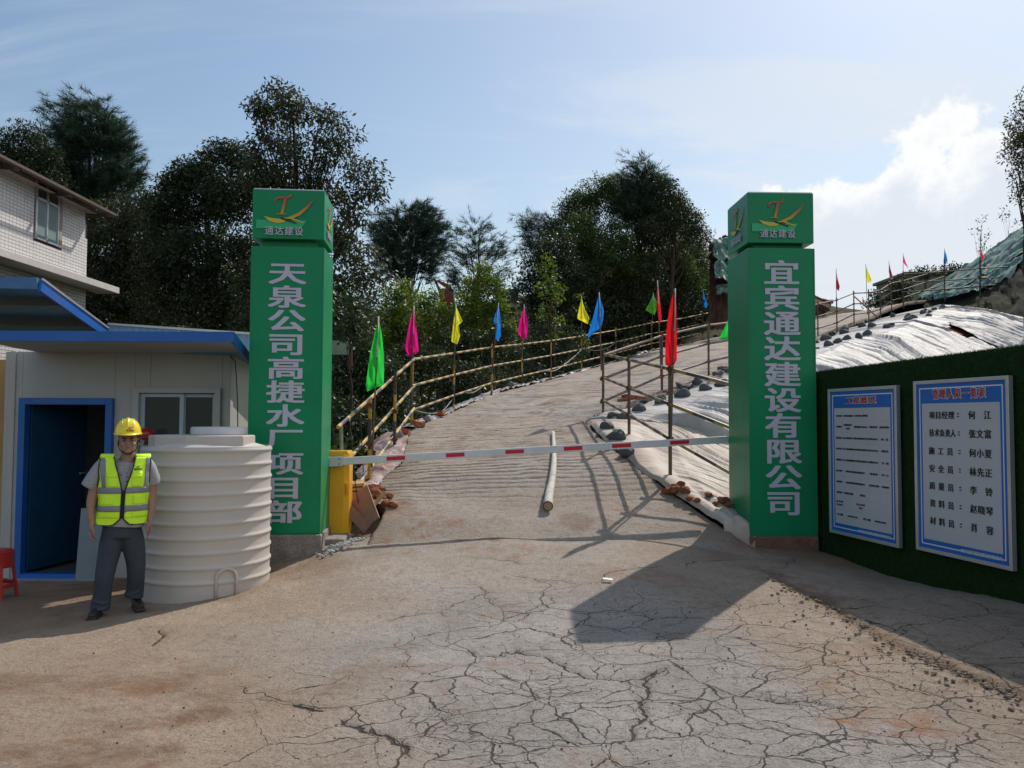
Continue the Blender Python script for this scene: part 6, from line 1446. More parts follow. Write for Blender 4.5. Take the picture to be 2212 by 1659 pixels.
cable([(1170, 800, 23.5), (1200, 800, 24.3), (1235, 775, 26), (1257, 755, 27.2)], .014, 'slack rope sagging below the left railing towards the far yellow flag', HOSE)
cable([(1262, 755, 27.4), (1290, 757, 28.5), (1315, 750, 29.5), (1330, 740, 30)], .014, 'slack rope on the railing behind the large blue flag', HOSE)
cable([(790, 1045, 10.3), (800, 1072, 10.2), (812, 1040, 10.6), (826, 1000, 11)], .009, 'pale cord tied under the left railing near the green flag', HOSE)
cable([(779, 868+30, 10), (782, 960, 10), (785, 1020, 10)], .006, 'second thin wire hanging below the left railing', BLACK)
# ringed pole lying on the ramp
pts = [(1195, 940), (1196, 960), (1197, 985), (1197, 1005), (1195, 1030), (1192, 1055), (1187, 1080), (1184, 1110)]
PALE = M('pale bark', (.52, .50, .44), .85, var=.2, scale=16, bump=.6, bscale=30, dirt=(.30, .28, .23), dirtamt=.6)
W_ = []; rr = []
for i, (u, v) in enumerate(pts):
    h = cast(u, v, DROP[:1]); p = h[0] if (h and h[0].y > 8.7) else Vector((*gp(u, v), h1(*gp(u, v))))
    r_ = .045+(.098-.045)*(i/(len(pts)-1))**1.1; W_.append(p+Vector((0, .04, r_*.9))); rr.append(r_)
sm = smooth_poly([(*p, r_) for p, r_ in zip(W_, rr)], 9)
e = empty('ringed_pole', tuple(W_[-1]), 'long pale ringed trunk section lying on the ramp behind the barrier arm', 'pole')
cen = []; rad = []
for i, s_ in enumerate(sm):
    k = 1+.05*math.sin(i*1.9)+(.10 if i % 5 == 0 else 0)*1.0; cen.append(tuple(s_[:3])); rad.append(float(s_[3]*k*.56))
MB().tube(cen, rad, 18).build('trunk', PALE, e, True)
endp = Vector(cen[-1]); dd_ = (endp-Vector(cen[-3])).normalized()
MB().tube([endp-dd_*.005, endp+dd_*.012], rad[-1]*1.08, 18).build('cut_rim', M('dark bark edge', (.10, .05, .03), .9), e, 40)
MB().tube([endp+dd_*.008, endp+dd_*.016], rad[-1]*.88, 18).build('cut_face', M('cut end wood', (.38, .26, .15), .8, var=.15), e, 40)
# litter and pebbles
gx_, gy_ = gp(1313, 1258); o = MB().box((0, 0, 0), (.085, .045, .004)).build('paper_scrap', M('white paper', (.75, .75, .76), .6), None); o.location = (gx_, gy_, h1(gx_, gy_)+.028); o.rotation_euler = (.1, .08, -.2); tag(o, 'small white paper scrap lying on the concrete near the pillar shadow', 'litter')
mb = MB()
for k in range(520):
    u = random.gauss(1750, 260); v = random.uniform(1290, 1655)
    if k % 4 == 0: u = random.uniform(150, 1500); v = random.uniform(1350, 1655)
    try: a, b = gp(u, v)
    except Exception: continue
    r = random.uniform(.002, .0075)*(1.3 if random.random() < .1 else 1); mb.ell((a, b, h1(a, b)+r*.3+.004), (r, r*random.uniform(.6, 1), r*.65), Matrix.Rotation(random.random()*3, 3, 'Z'), 6, 4)
tag(mb.build('pebbles', M('dark pebbles', (.10, .085, .075), .9, var=.4, scale=30, spec=.2), None), kind='stuff')
# ------------------------------------------------------------------ foliage
def leafmat(name, dark, lite, tip, tr=.30, rough=.42, spec=.5):
    m = bpy.data.materials.new(name); t, n, l, bs = nodes(m); at = n.new('ShaderNodeAttribute'); at.attribute_name = 'tint'
    cr = n.new('ShaderNodeValToRGB'); l.new(at.outputs['Fac'], cr.inputs[0]); e_ = cr.color_ramp.elements; e_[0].position = 0; e_[0].color = (*dark, 1); e_[1].position = 1; e_[1].color = (*tip, 1); k = cr.color_ramp.elements.new(.6); k.color = (*lite, 1)
    l.new(cr.outputs[0], bs.inputs['Base Color']); bs.inputs['Roughness'].default_value = rough; bs.inputs['Specular IOR Level'].default_value = spec
    td = n.new('ShaderNodeBsdfTranslucent'); hs_ = n.new('ShaderNodeHueSaturation'); hs_.inputs['Value'].default_value = 1.5; hs_.inputs['Saturation'].default_value = 1.15; l.new(cr.outputs[0], hs_.inputs['Color']); l.new(hs_.outputs[0], td.inputs['Color'])
    ms = n.new('ShaderNodeMixShader'); ms.inputs[0].default_value = tr; l.new(bs.outputs[0], ms.inputs[1]); l.new(td.outputs[0], ms.inputs[2]); l.new(ms.outputs[0], n['Material Output'].inputs[0]); return m
LF_D = leafmat('dark glossy leaves', (.018, .030, .012), (.032, .048, .018), (.075, .085, .03), .22, .50, .32)
LF_T = leafmat('camphor leaves', (.025, .035, .016), (.045, .055, .024), (.095, .085, .035), .30, .52, .32)
LF_M = leafmat('mid green leaves', (.025, .048, .015), (.050, .085, .022), (.12, .15, .03), .34, .55, .3)
LF_Y = leafmat('yellow green leaves', (.045, .08, .018), (.10, .15, .028), (.24, .27, .04), .42, .55, .3)
LF_P = leafmat('pine needles', (.018, .042, .028), (.035, .068, .042), (.075, .11, .06), .25, .5, .35)
LF_H = leafmat('hill pine needles', (.03, .055, .04), (.055, .088, .06), (.10, .13, .08), .25, .5, .35)
BARK = M('dark bark', (.055, .042, .032), .95, var=.35, scale=10, bump=.8, bscale=20, spec=.1)
def leaves(centers, per, rad, size, asp=.42, droop=.35, seed=0, tips=.0):
    """small folded leaves scattered round every clump centre"""
    g = np.random.default_rng(seed); n = len(centers)*per; c = np.repeat(centers, per, 0)
    d = g.normal(0, 1, (n, 3)); d /= np.linalg.norm(d, axis=1)[:, None]; rr = rad*g.random(n)**.5
    p = c+d*rr[:, None]*np.array([1, 1, .75])
    ax = d*.8+g.normal(0, .7, (n, 3)); ax[:, 2] -= droop; ax /= np.linalg.norm(ax, axis=1)[:, None]
    sd = np.cross(ax, g.normal(0, 1, (n, 3))); sd /= np.linalg.norm(sd, axis=1)[:, None]
    L_ = size*g.uniform(.6, 1.25, n)[:, None]; w_ = L_*asp*.5; nm = np.cross(ax, sd)
    V = np.stack([p, p+ax*L_*.45+sd*w_+nm*L_*.06, p+ax*L_, p+ax*L_*.45-sd*w_+nm*L_*.06], 1).reshape(-1, 3)
    F = np.arange(n*4).reshape(-1, 4)
    tint = np.repeat(g.random(len(centers)), per)*.45+g.random(n)*.45+tips*np.clip((p[:, 2]-np.repeat(centers[:, 2], per))/rad, 0, 1)
    return V, F, np.clip(tint, 0, 1)
def needles(centers, dirs, per, ln, wd, seed=0):
    g = np.random.default_rng(seed)
    k = 4; dirs = np.repeat(dirs, k, 0)+g.normal(0, .35, (len(centers)*k, 3)); centers = np.repeat(centers, k, 0)+g.normal(0, .20, (len(centers)*k, 3)); n = len(centers)*per; c = np.repeat(centers, per, 0); dd = np.repeat(dirs, per, 0)
    p = c+dd*g.uniform(-.10, .26, n)[:, None]
    ax = dd*.75+g.normal(0, .62, (n, 3)); ax[:, 2] += .18; ax /= np.linalg.norm(ax, axis=1)[:, None]
    sd = np.cross(ax, g.normal(0, 1, (n, 3))); sd /= np.linalg.norm(sd, axis=1)[:, None]; L_ = ln*g.uniform(.7, 1.2, n)[:, None]
    V = np.stack([p-sd*wd/2, p+sd*wd/2, p+ax*L_], 1).reshape(-1, 3); return V, np.arange(n*3).reshape(-1, 3), np.clip(np.repeat(g.random(len(centers)), per)*.5+g.random(n)*.5, 0, 1)
def blobpts(blobs, dens, seed, shell=.55):
    """clump centres inside crown lobes given as (u, v, radius px, distance)"""
    g = np.random.default_rng(seed); outp = []
    for (u, v, r, d) in blobs:
        c = np.array(P(u, v, d)); R_ = r/FPX*d; n = max(3, int(dens*(R_**2.2)))
        q_ = g.normal(0, 1, (n, 3)); q_ /= np.linalg.norm(q_, axis=1)[:, None]; q_ *= (shell+(1-shell)*g.random(n)**.6)[:, None]*R_*g.uniform(.75, 1.12, n)[:, None]
        outp.append(c+q_*np.array([1, .95, 1]))
    return np.concatenate(outp)
def skeleton(base, top, centers, rt, seed, nb=16, bend=.25, extra=()):
    """trunk and limbs reaching towards the clumps"""
    r_ = random.Random(seed); mb = MB(); base = Vector(base); top = Vector(top); pts = []
    for i in range(8):
        f = i/7; p = base.lerp(top, f)+Vector((r_.gauss(0, bend*.25), r_.gauss(0, bend*.25), 0))*(0 if i == 0 else 1)*min(1, (top-base).length/6); pts.append(p)
    rs = [rt*(1-.82*i/7) for i in range(8)]; mb.tube(pts, rs, 8)
    tr = mb; lm = MB(); cs = [Vector(c) for c in centers]; r_.shuffle(cs)
    for c in cs[:nb]:
        f = min(.95, max(.22, ((c.z-base.z)/max(.1, (top.z-base.z)))*.80-r_.uniform(.05, .18))); i = f*7; a = pts[int(i)].lerp(pts[min(7, int(i)+1)], i-int(i)); m_ = a.lerp(c, .5)+Vector((0, 0, -.12*(c-a).length)); w_ = rt*(1-.8*f)*.5
        lm.tube([a, a.lerp(m_, .5)+Vector((0, 0, .02)), m_, m_.lerp(c, .55), c], [w_, w_*.75, w_*.55, w_*.4, w_*.18], 5, False)
    return tr, lm
def tree(name, label, blobs, dens, per, rad, size, mat, seed, trunk=None, rt=.12, asp=.42, droop=.35, cat='tree', group=None, pine=False, nb=18, tips=0., jit=.0, shell=.5, nlen=.2, nw=.012):
    C_ = blobpts(blobs, dens, seed, shell); lowest = C_[C_[:, 2].argmin()]; cen = C_.mean(0)
    if trunk: (tu, tv, td) = trunk; b = P(tu, tv, td)
    else: b = Vector((cen[0], cen[1], 0))
    gz = zat(b.x, b.y); gz = gz if gz is not None else h1(b.x, b.y)
    base = Vector((b.x, b.y, gz-.15)); topz = C_[:, 2].max(); topc = C_[C_[:, 2] > topz-.25*(topz-gz)].mean(0); top_ = Vector((topc[0], topc[1], topz-.1*(topz-gz)))
    e = empty(name, tuple(base), label, cat, group)
    tr, lm = skeleton(base, top_, C_, rt, seed, nb)
    t_o = tr.build('trunk', BARK, e, True); lm.build('branches', BARK, e, True)
    if pine:
        ax = C_-np.array([[b.x, b.y, 0]]); ax[:, 2] = 0; ax /= np.maximum(np.linalg.norm(ax, axis=1)[:, None], .2); ax[:, 2] = .35
        V, F, tn = needles(C_, ax, per, nlen, nw, seed)
    else: V, F, tn = leaves(C_, per, rad, size, asp, droop, seed, tips)
    me = npmesh('crown', V, F, mat); attr(me, 'tint', tn, 'FACE'); link('crown', me, e); return e
G_L = 'tall trees behind the hut'; G_H = 'trees on the wooded hill'; G_U = 'bushes along the left of the ramp'
def bl(d, *a): return [(u, v, r, d+random.uniform(-.6, .6)*r/60) for (u, v, r) in a]
# far left pine and broadleaf behind the house
tree('pine_tree', 'tall pine with feathery crown rising behind the tiled house', bl(34, (188, 235, 30), (150, 262, 34), (232, 262, 34), (120, 250, 16), (240, 300, 42), (190, 300, 50), (140, 320, 46), (275, 340, 30), (200, 370, 66), (140, 385, 50), (255, 400, 42), (285, 380, 20), (200, 440, 60)), 60, 34, 0, 0, LF_P, 1, (197, 700, 34), .2, cat='pine', pine=True, nlen=.34, nw=.020, nb=30)
tree('broadleaf_tree', 'dark broadleaf tree left of the pine, above the tiled house roof', bl(31, (62, 300, 34), (20, 325, 36), (95, 345, 40), (50, 370, 50), (0, 370, 50), (100, 400, 50)), 85, 46, .42, .14, LF_D, 2, (60, 700, 31), .2, group=G_L)
tree('broadleaf_tree', 'rounded dark tree whose top stands just left of the tall loose tree', bl(22.5, (480, 330, 30), (515, 350, 36), (440, 365, 34), (400, 385, 34), (365, 410, 30), (430, 430, 66), (500, 430, 62), (345, 455, 36), (370, 500, 60)), 190, 48, .33, .115, LF_D, 3, (455, 780, 22.5), .16, group=G_L, nb=26)
tree('broadleaf_tree', 'dark tree filling the gap between tiled house and the rounded tree', bl(31, (300, 440, 36), (260, 470, 44), (320, 500, 56), (230, 540, 60), (290, 590, 70), (230, 640, 60), (320, 660, 60), (200, 480, 40), (190, 600, 50), (180, 680, 50)), 95, 46, .42, .14, LF_T, 4, (285, 740, 31), .16, group=G_L)
tree('broadleaf_tree', 'dense dark tree directly above the light blue roof behind the hut', bl(21, (420, 560, 74), (490, 560, 66), (380, 640, 64), (460, 660, 70), (530, 640, 60), (550, 540, 50), (340, 570, 50)), 150, 44, .34, .115, LF_D, 5, (480, 790, 21), .14, group=G_L)
tree('tall_tree', 'tallest tree with loose crown of single leaf sprays behind the left green pillar', bl(19, (588, 186, 20), (618, 205, 28), (575, 240, 34), (560, 235, 24), (635, 235, 38), (600, 285, 44), (655, 250, 26), (700, 240, 20), (715, 262, 26), (745, 270, 20), (690, 300, 30), (730, 320, 36), (758, 300, 18), (640, 330, 44), (570, 330, 40), (700, 360, 36), (780, 350, 20), (805, 372, 22), (820, 400, 20), (770, 395, 34), (740, 430, 34), (800, 430, 26), (600, 400, 60), (560, 380, 40), (680, 420, 50), (760, 470, 32), (735, 500, 40)), 150, 26, .27, .13, LF_T, 6, (640, 820, 19), .15, asp=.36, droop=.75, nb=46, shell=.35, group=None)
tree('broadleaf_tree', 'leafy dark tree between the left green pillar and the distant pines', bl(18.5, (760, 520, 44), (800, 560, 34), (745, 590, 44), (790, 620, 40), (815, 600, 24), (750, 660, 42), (640, 520, 90), (590, 620, 90), (560, 700, 60), (680, 640, 70)), 110, 36, .28, .115, LF_T, 7, (735, 830, 18.5), .12, droop=.6, nb=24, group=G_L)
tree('pine_tree', 'round crowned pine to the right of the left pillar, nearer of the pair', bl(36, (900, 465, 24), (925, 480, 26), (870, 485, 26), (840, 500, 26), (945, 510, 20), (885, 515, 42), (835, 535, 26), (930, 540, 32), (880, 560, 40), (845, 575, 26), (920, 580, 22), (810, 490, 14)), 72, 36, 0, 0, LF_P, 8, (882, 720, 36), .17, cat='pine', pine=True, nlen=.30, nw=.02, nb=26)
tree('pine_tree', 'sparse see-through pine between the round pine and the wooded hill', bl(39, (1032, 488, 14), (1002, 500, 16), (1050, 505, 16), (1022, 530, 26), (985, 535, 12), (1080, 525, 14), (1098, 545, 10), (1060, 555, 22), (1010, 565, 24), (985, 590, 18), (1045, 600, 24), (1085, 590, 12), (1000, 615, 22), (970, 555, 9)), 56, 28, 0, 0, LF_H, 9, (1028, 700, 39), .13, cat='pine', pine=True, nlen=.30, nw=.018, nb=28)
# wooded hill in the middle
hb = [
 ('pine_tree', 'feathery pine forming the highest point of the wooded hill', bl(37, (1385, 368, 20), (1400, 395, 28), (1360, 400, 24), (1345, 425, 24), (1390, 430, 36), (1420, 410, 18), (1370, 460, 38), (1410, 470, 30)), 60, 24, LF_P, True, (1388, 600, 37)),
 ('broadleaf_tree', 'domed dark tree on the upper left of the wooded hill', bl(37, (1300, 398, 24), (1325, 392, 20), (1270, 415, 28), (1310, 430, 38), (1240, 445, 30), (1270, 460, 44), (1215, 455, 16), (1225, 490, 36)), 40, 44, LF_M, False, (1275, 640, 37)),
 ('broadleaf_tree', 'dark tree at the upper right shoulder of the hill above the netting', bl(36, (1440, 405, 22), (1458, 425, 22), (1430, 440, 32), (1475, 445, 22), (1450, 475, 40), (1495, 475, 24), (1500, 510, 30), (1415, 500, 40)), 48, 44, LF_D, False, (1450, 640, 36)),
 ('broadleaf_tree', 'column shaped tree with yellow green top on the right of the hill', bl(39, (1448, 432, 20), (1470, 445, 18), (1445, 470, 34), (1470, 510, 38), (1450, 560, 44), (1480, 600, 40)), 42, 44, LF_M, False, (1462, 720, 39)),
 ('pine_tree', 'small loose pine sticking out at the left edge of the hill', bl(37, (1140, 485, 14), (1165, 480, 16), (1185, 500, 20), (1150, 510, 12), (1170, 530, 22), (1140, 535, 10)), 60, 20, LF_H, True, (1180, 640, 37)),
 ('broadleaf_tree', 'broad dark tree low on the left flank of the hill', bl(33, (1200, 540, 44), (1165, 580, 38), (1220, 600, 54), (1150, 630, 40), (1190, 670, 56)), 50, 44, LF_D, False, (1190, 760, 33)),
 ('broadleaf_tree', 'mid green tree with pale tips in the centre of the hill', bl(35, (1255, 490, 30), (1240, 520, 34), (1290, 540, 48), (1250, 580, 56), (1330, 510, 36), (1350, 560, 44)), 50, 44, LF_M, False, (1290, 760, 35)),
 ('broadleaf_tree', 'large shadowy tree in the hollow behind the yellow and blue flags', bl(36, (1300, 620, 66), (1360, 640, 66), (1250, 670, 56), (1320, 690, 56), (1390, 580, 46), (1380, 520, 30)), 46, 42, LF_D, False, (1330, 760, 36)),
 ('broadleaf_tree', 'dark tree behind the lime and red flags', bl(39.5, (1420, 630, 60), (1400, 690, 56), (1470, 660, 56), (1440, 700, 50)), 40, 42, LF_D, False, (1430, 760, 39.5)),
 ('broadleaf_tree', 'small leaved tree at the right foot of the hill beside the netted cutting', bl(43, (1500, 545, 26), (1520, 560, 20), (1510, 600, 36), (1530, 630, 26), (1500, 660, 40), (1535, 680, 26), (1505, 520, 18)), 36, 36, LF_M, False, (1510, 740, 43)),
]
for i, (nm, lb, b_, dn, per, mt, pn, trk) in enumerate(hb):
    tree(nm, lb, b_, dn*2.3, per, .34, .125, mt, 20+i, trk, .16, cat='pine' if pn else 'tree', group=G_H, pine=pn, nlen=.30, nw=.02, tips=.5)
# brighter bushes and saplings in front
sh = [
 ('bush', 'yellow green bush behind the big green and magenta flags', bl(24, (870, 618, 16), (850, 640, 24), (880, 650, 24), (840, 680, 34), (880, 700, 34), (850, 740, 40)), LF_Y, (860, 860, 24), 170),
 ('bush', 'light green bush top between the first magenta and yellow flags', bl(25, (925, 655, 20), (945, 640, 18), (905, 670, 24), (950, 680, 28), (925, 720, 40)), LF_Y, (925, 850, 25), 170),
 ('small_tree', 'bright conical small tree behind the narrow blue flag', bl(26, (1040, 582, 16), (1055, 600, 18), (1030, 612, 24), (1070, 625, 22), (1050, 650, 34), (1010, 655, 24), (1085, 665, 22), (1045, 700, 42), (1000, 690, 30), (1090, 710, 26)), LF_Y, (1050, 830, 26), 170),
 ('bush', 'dark bush between the narrow blue flag and second magenta flag', bl(24, (1080, 740, 40), (1030, 755, 46), (970, 760, 46), (1110, 770, 30)), LF_D, (1050, 850, 24), 140),
 ('bush', 'leafy dark bush behind the first yellow flag', bl(21, (900, 780, 50), (950, 800, 44), (860, 800, 44), (985, 830, 34), (1020, 810, 34)), LF_D, (930, 900, 21), 150),
 ('bush', 'bush full of small leaves behind the lower left railing', bl(17, (760, 760, 42), (800, 800, 44), (750, 830, 44), (850, 820, 40), (800, 870, 44), (745, 890, 36), (850, 880, 34), (730, 720, 44), (770, 690, 40)), LF_D, (790, 980, 17), 190),
 ('bush', 'shaded bush directly behind the leftmost rail end', bl(14.5, (745, 900, 36), (790, 920, 32), (765, 960, 34), (820, 940, 26), (740, 1000, 26), (770, 700, 40), (750, 660, 34)), LF_D, (760, 1000, 14.5), 190),
 ('bush', 'low dark bush under the railing right of the second magenta flag', bl(27, (1150, 770, 34), (1200, 755, 34), (1180, 720, 40), (1240, 740, 34)), LF_D, (1180, 820, 27), 120),
 ('bush', 'dark low bushes below the tree hollow behind the far yellow flag', bl(37, (1290, 725, 30), (1340, 712, 28)), LF_D, (1320, 760, 37), 60),
]
for i, (nm, lb, b_, mt, trk, dn) in enumerate(sh):
    tree(nm, lb, b_, dn, 34, .26, .105, mt, 50+i, trk, .05, asp=.5, cat='bush' if nm == 'bush' else 'tree', group=G_U if nm == 'bush' else None, nb=14, tips=.4)
tree('sapling', 'slender young tree with yellowish leaves right of the second magenta flag', bl(25, (1182, 552, 9), (1178, 580, 18), (1195, 600, 16), (1172, 625, 18), (1200, 640, 20), (1212, 622, 8), (1180, 670, 18), (1205, 690, 12), (1190, 720, 14)), 150, 16, .2, .12, LF_Y, 71, (1193, 790, 25), .05, asp=.5, nb=18)
tree('sapling', 'thin sapling with a few leaves right behind the far small yellow flag', bl(29, (1254, 640, 5), (1262, 665, 8), (1270, 690, 8), (1268, 740, 10), (1250, 770, 8)), 260, 12, .16, .11, LF_Y, 72, (1262, 780, 29), .03, asp=.5, nb=8)
# right edge and skyline of the netted slope
tree('tall_tree', 'tall tree cut by the right edge of the photo', bl(30, (2212, 225, 22), (2200, 270, 22), (2230, 300, 34), (2190, 320, 20), (2180, 345, 14), (2215, 360, 30), (2200, 400, 16), (2240, 420, 40), (2215, 300, 30)), 90, 34, .34, .13, LF_T, 80, (2222, 640, 30), .14, nb=26)
tree('sapling', 'bare thin sapling on the skyline left of the red flag by the netting', bl(38, (2120, 470, 8), (2108, 500, 8), (2132, 505, 9), (2115, 530, 9), (2128, 540, 7)), 110, 7, .3, .14, LF_T, 81, (2119, 600, 38), .035, nb=16)
tree('sapling', 'small sapling on the upper edge of the netted slope', bl(44, (2168, 470, 7), (2180, 455, 8), (2195, 480, 9)), 110, 8, .3, .15, LF_T, 82, (2180, 520, 44), .03, nb=8)
for i, (lb, b_, trk) in enumerate([('round bush on the skyline in front of the flat roofed building', bl(58, (2062, 577, 11), (2056, 585, 9), (2070, 588, 10)), (2062, 605, 58)), ('dark bush at the left corner of the flat roofed building', bl(56, (1948, 612, 16), (1935, 630, 16), (1955, 640, 20), (1925, 645, 10)), (1945, 660, 56)), ('small bush at the crest of the ramp between two pipes', bl(60, (1888, 640, 12), (1880, 650, 12), (1898, 652, 10)), (1888, 664, 60)), ('low bushes lining the roof of the distant building', bl(66, (1975, 592, 8), (2000, 588, 9), (2025, 590, 8), (1990, 594, 8)), (2000, 640, 66))]):
    tree('bush', lb, b_, 26, 60, .5, .24, LF_D, 85+i, trk, .08, cat='bush', group='bushes on the right skyline', nb=8)
# woodland that closes the view behind the single trees
def wood(name, xs, dens, mat, seed, hmin, hmax, label=None):
    g = np.random.default_rng(seed); (x0, x1, y0, y1) = xs; n = int(dens*(x1-x0)*(y1-y0)); x = g.uniform(x0, x1, n); y = g.uniform(y0, y1, n); z = H(x, y)
    ok = np.ones(n, bool)
    for a, b in zip(LEFT[:-1], LEFT[1:]):     # keep off the ramp and the yard
        m_ = (y >= a[1]-.6) & (y < b[1]+.6); xe = a[0]+(b[0]-a[0])*(y-a[1])/(b[1]-a[1]); ok &= ~(m_ & (x > xe-.9))
    x, y, z = x[ok], y[ok], z[ok]; c = np.stack([x, y, z+g.uniform(hmin, hmax, len(x))*g.random(len(x))**.7], 1)
    V, F, tn = leaves(c, 30, .48, .17, .5, .3, seed, .4); me = npmesh(name, V, F, mat); attr(me, 'tint', tn, 'FACE'); o = link(name, me); o['kind'] = 'stuff'; return o
wood('woodland', (-26, 8, 30, 47), 2.6, LF_D, 101, .3, 3.2)
wood('woodland', (4, 17, 44, 57), 3.2, LF_D, 102, .2, 2.4)
wood('undergrowth', (-12, 2.5, 13, 30), 7, LF_D, 103, .0, 1.1)
wood('undergrowth', (-4.6, -2.0, 10.6, 14), 14, LF_M, 104, .0, .8)
wood('woodland', (-24, -9, 24, 32), 3.0, LF_D, 105, .5, 3.5)
# ------------------------------------------------------------------ netted cuttings
NET = bpy.data.materials.new('green dust net'); t_, n_, l_, b_ = nodes(NET)
tcn = n_.new('ShaderNodeTexCoord'); no = n_.new('ShaderNodeTexNoise'); no.inputs['Scale'].default_value = 1.3; no.inputs['Detail'].default_value = 8; no.inputs['Roughness'].default_value = .7; l_.new(tcn.outputs['Object'], no.inputs['Vector'])
cr = n_.new('ShaderNodeValToRGB'); l_.new(no.outputs['Fac'], cr.inputs[0]); e_ = cr.color_ramp.elements; e_[0].position = .40; e_[0].color = (.02, .15, .11, 1); e_[1].position = .62; e_[1].color = (.20, .26, .235, 1); l_.new(cr.outputs[0], b_.inputs['Base Color']); b_.inputs['Roughness'].default_value = .7
def loft(rows, nu, nv, amp, fr, seed):
    """rows: list of polylines (lists of points) from top to bottom"""
    rr = [smooth_poly([tuple(p) for p in r], nu) for r in rows]; m_ = len(rr[0]); cols = []
    for j in range(m_): cols.append(smooth_poly([tuple(r[j]) for r in rr], nv))
    A_ = np.stack(cols, 1); s = np.arange(A_.shape[1])[None, :]/A_.shape[1]; t = np.arange(A_.shape[0])[:, None]/A_.shape[0]
    k = fbm(s*fr[0]+t*fr[2], t*fr[1]+s*0, 5, seed, .6); A_[..., 2] += k*amp; A_[..., 1] += fbm(s*fr[0]*1.3, t*fr[1]*2, 4, seed+3)*amp; return A_
# dark earth hillside on the far right
rows = [[P(1975, 652, 50), P(2050, 607, 47), P(2110, 566, 44), P(2165, 528, 41), P(2212, 494, 38), P(2300, 430, 35), P(2480, 330, 32)],
        [P(1985, 656, 48), P(2060, 640, 43), P(2115, 620, 40), P(2160, 600, 37), P(2212, 575, 34), P(2300, 540, 31), P(2480, 470, 28)],
        [P(2000, 662, 44), P(2070, 664, 39), P(2115, 668, 36), P(2160, 665, 33), P(2215, 655, 30), P(2310, 660, 27), P(2480, 640, 25)],
        [P(2010, 680, 42), P(2070, 690, 36), P(2120, 720, 33), P(2170, 740, 29), P(2230, 780, 26), P(2330, 800, 24), P(2500, 820, 22)]]
A_ = loft(rows, 18, 18, 1.1, (9, 5, 0), 7); me = npmesh('hillside', A_.reshape(-1, 3), gridfaces(A_.shape[0], A_.shape[1]), M('dark soil and scrub', (.055, .04, .03), .95, var=.5, scale=1.2, bump=1, bscale=5, col2=(.035, .045, .025), spec=.1), True); tag(link('hillside', me), kind='structure')
def strips(rows, bands, label, amp, seed, lift, cr_=.5):
    e = empty('slope_net', tuple(rows[0][0]), label, 'net')
    for i, (a, b) in enumerate(bands):
        A_ = loft(rows, 22, 22, amp, (3, 13, 5), seed+i); nj = A_.shape[0]; ja, jb = int(a*(nj-1)), max(int(a*(nj-1))+2, int(b*(nj-1))); B_ = A_[ja:jb+1].copy(); B_[..., 1] -= lift; B_[..., 2] += lift*.4
        B_[..., 2] += fbm(np.arange(B_.shape[1])[None, :]*.10+0*B_[..., 0], np.arange(B_.shape[0])[:, None]*.5+0*B_[..., 0], 4, seed+40+i)*cr_
        npm = npmesh('net_strip', B_.reshape(-1, 3), gridfaces(B_.shape[0], B_.shape[1]), NET, True); link('net_strip', npm, e)
    return e
rn = [[P(1975, 650, 49.5), P(2050, 603, 46.5), P(2110, 562, 43.5), P(2165, 524, 40.5), P(2215, 488, 37.5)], [P(1990, 653, 47), P(2062, 628, 43), P(2112, 602, 40), P(2155, 575, 38), P(2212, 540, 35)], [P(2010, 655, 45), P(2070, 645, 41), P(2108, 634, 38.5), P(2140, 622, 37), P(2170, 610, 35)]]
strips(rn, [(0, .36), (.34, .62), (.66, 1)], 'green dust netting laid in strips down the slope at the far right', .35, 60, .5, .45)
# netted cutting behind the right pillar, left side
rows = [[P(1530, 520, 40), P(1558, 512, 40), P(1590, 528, 40), P(1640, 560, 41), P(1720, 622, 43), P(1800, 652, 46)], [P(1532, 600, 38), P(1556, 600, 38), P(1585, 610, 38.5), P(1640, 628, 39.5), P(1720, 648, 41), P(1790, 668, 44)], [P(1530, 705, 37), P(1556, 712, 37), P(1590, 716, 37.5), P(1640, 700, 38.5), P(1720, 690, 41), P(1780, 680, 45)]]
A_ = loft(rows, 18, 18, .9, (8, 8, 0), 17); me = npmesh('cutting', A_.reshape(-1, 3), gridfaces(A_.shape[0], A_.shape[1]), M('dark cutting soil', (.085, .05, .035), .95, var=.4, scale=1.5, bump=1, bscale=4, spec=.1), True); tag(link('cutting', me), kind='structure')  # soil tone darker than the red earth
rn = [[P(1536, 524, 39.3), P(1560, 516, 39.3), P(1592, 532, 39.3), P(1650, 570, 40.4)], [P(1540, 600, 37.4), P(1558, 598, 37.4), P(1586, 606, 37.8), P(1650, 626, 39)], [P(1548, 655, 36.8), P(1560, 650, 36.8), P(1590, 655, 37), P(1640, 665, 38)]]
strips(rn, [(0, .30), (.33, .60), (.70, .9)], 'torn green netting hanging over the cutting between hill trees and right pillar', .5, 90, .3, .4)
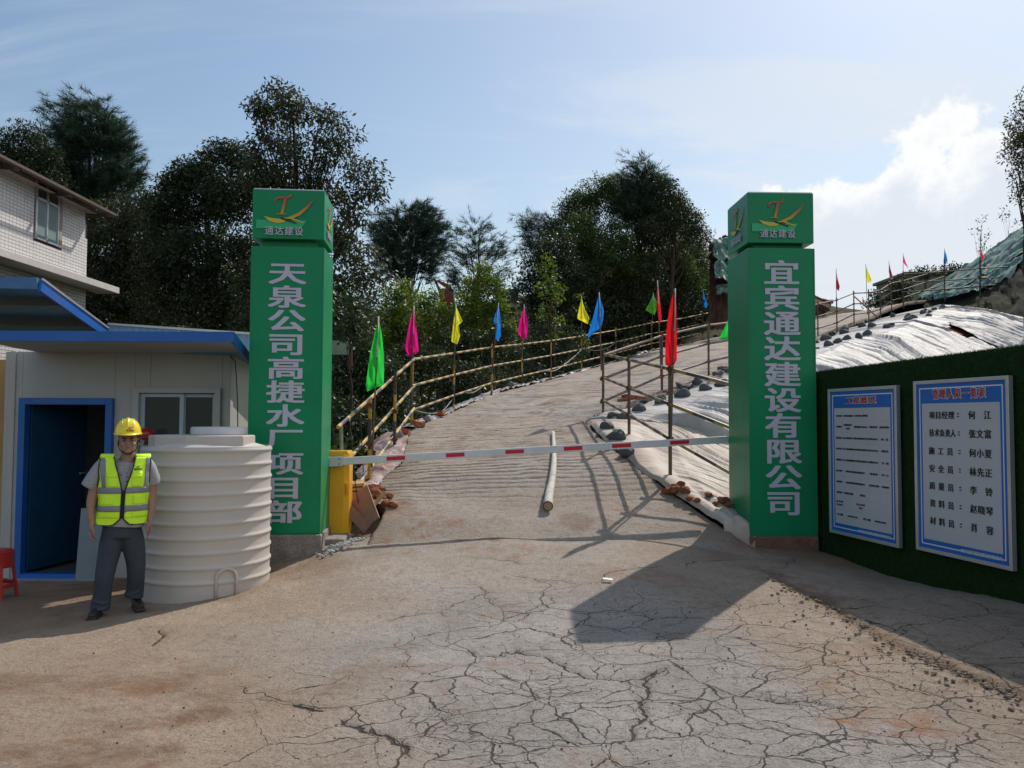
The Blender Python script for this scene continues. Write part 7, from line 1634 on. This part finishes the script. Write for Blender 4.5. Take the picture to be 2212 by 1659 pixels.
# small buildings and machine beyond
e = empty('distant_building', tuple(P(2010, 640, 72)), 'flat roofed grey building on the skyline behind the upper railing', 'building')
a = P(1958, 592, 72); b = P(2052, 592, 72); BW = M('grey weathered render', (.19, .18, .15), .9, var=.25, scale=.8, dirt=(.08, .09, .05), dirtamt=.6)
MB().box(((a.x+b.x)/2, 75, a.z-1.9), (b.x-a.x, 6, 3.8)).build('wall', BW, e); MB().box(((a.x+b.x)/2, 75, a.z+.05), (b.x-a.x+.5, 6.5, .25)).build('roof', BW, e)
e = empty('distant_shed', tuple(P(1095, 640, 46)), 'low grey and white building strip glimpsed between the small tree and the hill', 'building')
a = P(1070, 618, 46); b = P(1120, 618, 46)
MB().box(((a.x+b.x)/2, 48, a.z-.55), (b.x-a.x, 4, .75)).build('wall', M('dark parapet', (.09, .085, .075), .9), e); MB().box(((a.x+b.x)/2, 46.6, a.z-1.05), (b.x-a.x, 1, .30)).build('cornice', WHITEP, e)
ORG = M('orange machine paint', (.26, .065, .025), .6, var=.25, scale=6, dirt=(.2, .08, .05), dirtamt=.6)
e = empty('excavator', tuple(P(945, 640, 44)), 'orange excavator arm showing above the bushes left of the sparse pine', 'excavator')
c0_ = P(955, 640, 44)
def pq(u, v): q_ = P(u, v, 44); return (q_.x-c0_.x, q_.z-c0_.z)
MB().prism([pq(936, 600), pq(941, 603), pq(953, 628), pq(948, 634)], c0_, (1, 0, 0), (0, 0, 1), -.3).build('stick', ORG, e)
MB().prism([pq(941, 604), pq(944, 602), pq(973, 614), pq(976, 626), pq(966, 622)], c0_+Vector((0, .35, 0)), (1, 0, 0), (0, 0, 1), -.3).build('boom', ORG, e)
MB().prism([pq(948, 634), pq(954, 622), pq(978, 624), pq(982, 662), pq(950, 662)], c0_+Vector((0, .05, 0)), (1, 0, 0), (0, 0, 1), -1.0).build('body', ORG, e)
e = empty('roadside_cabinet', tuple(P(742, 770, 16)), 'pale green box on a post among the bushes right of the left pillar', 'box')
MB().box(P(738, 752, 16), (.36, .2, .28)).build('box', M('pale green paint', (.22, .30, .18), .7, var=.2), e, bev=.005); MB().tube([P(758, 742, 15.9), P(758, 800, 15.9)], .03, 6).build('post', RUST, e)
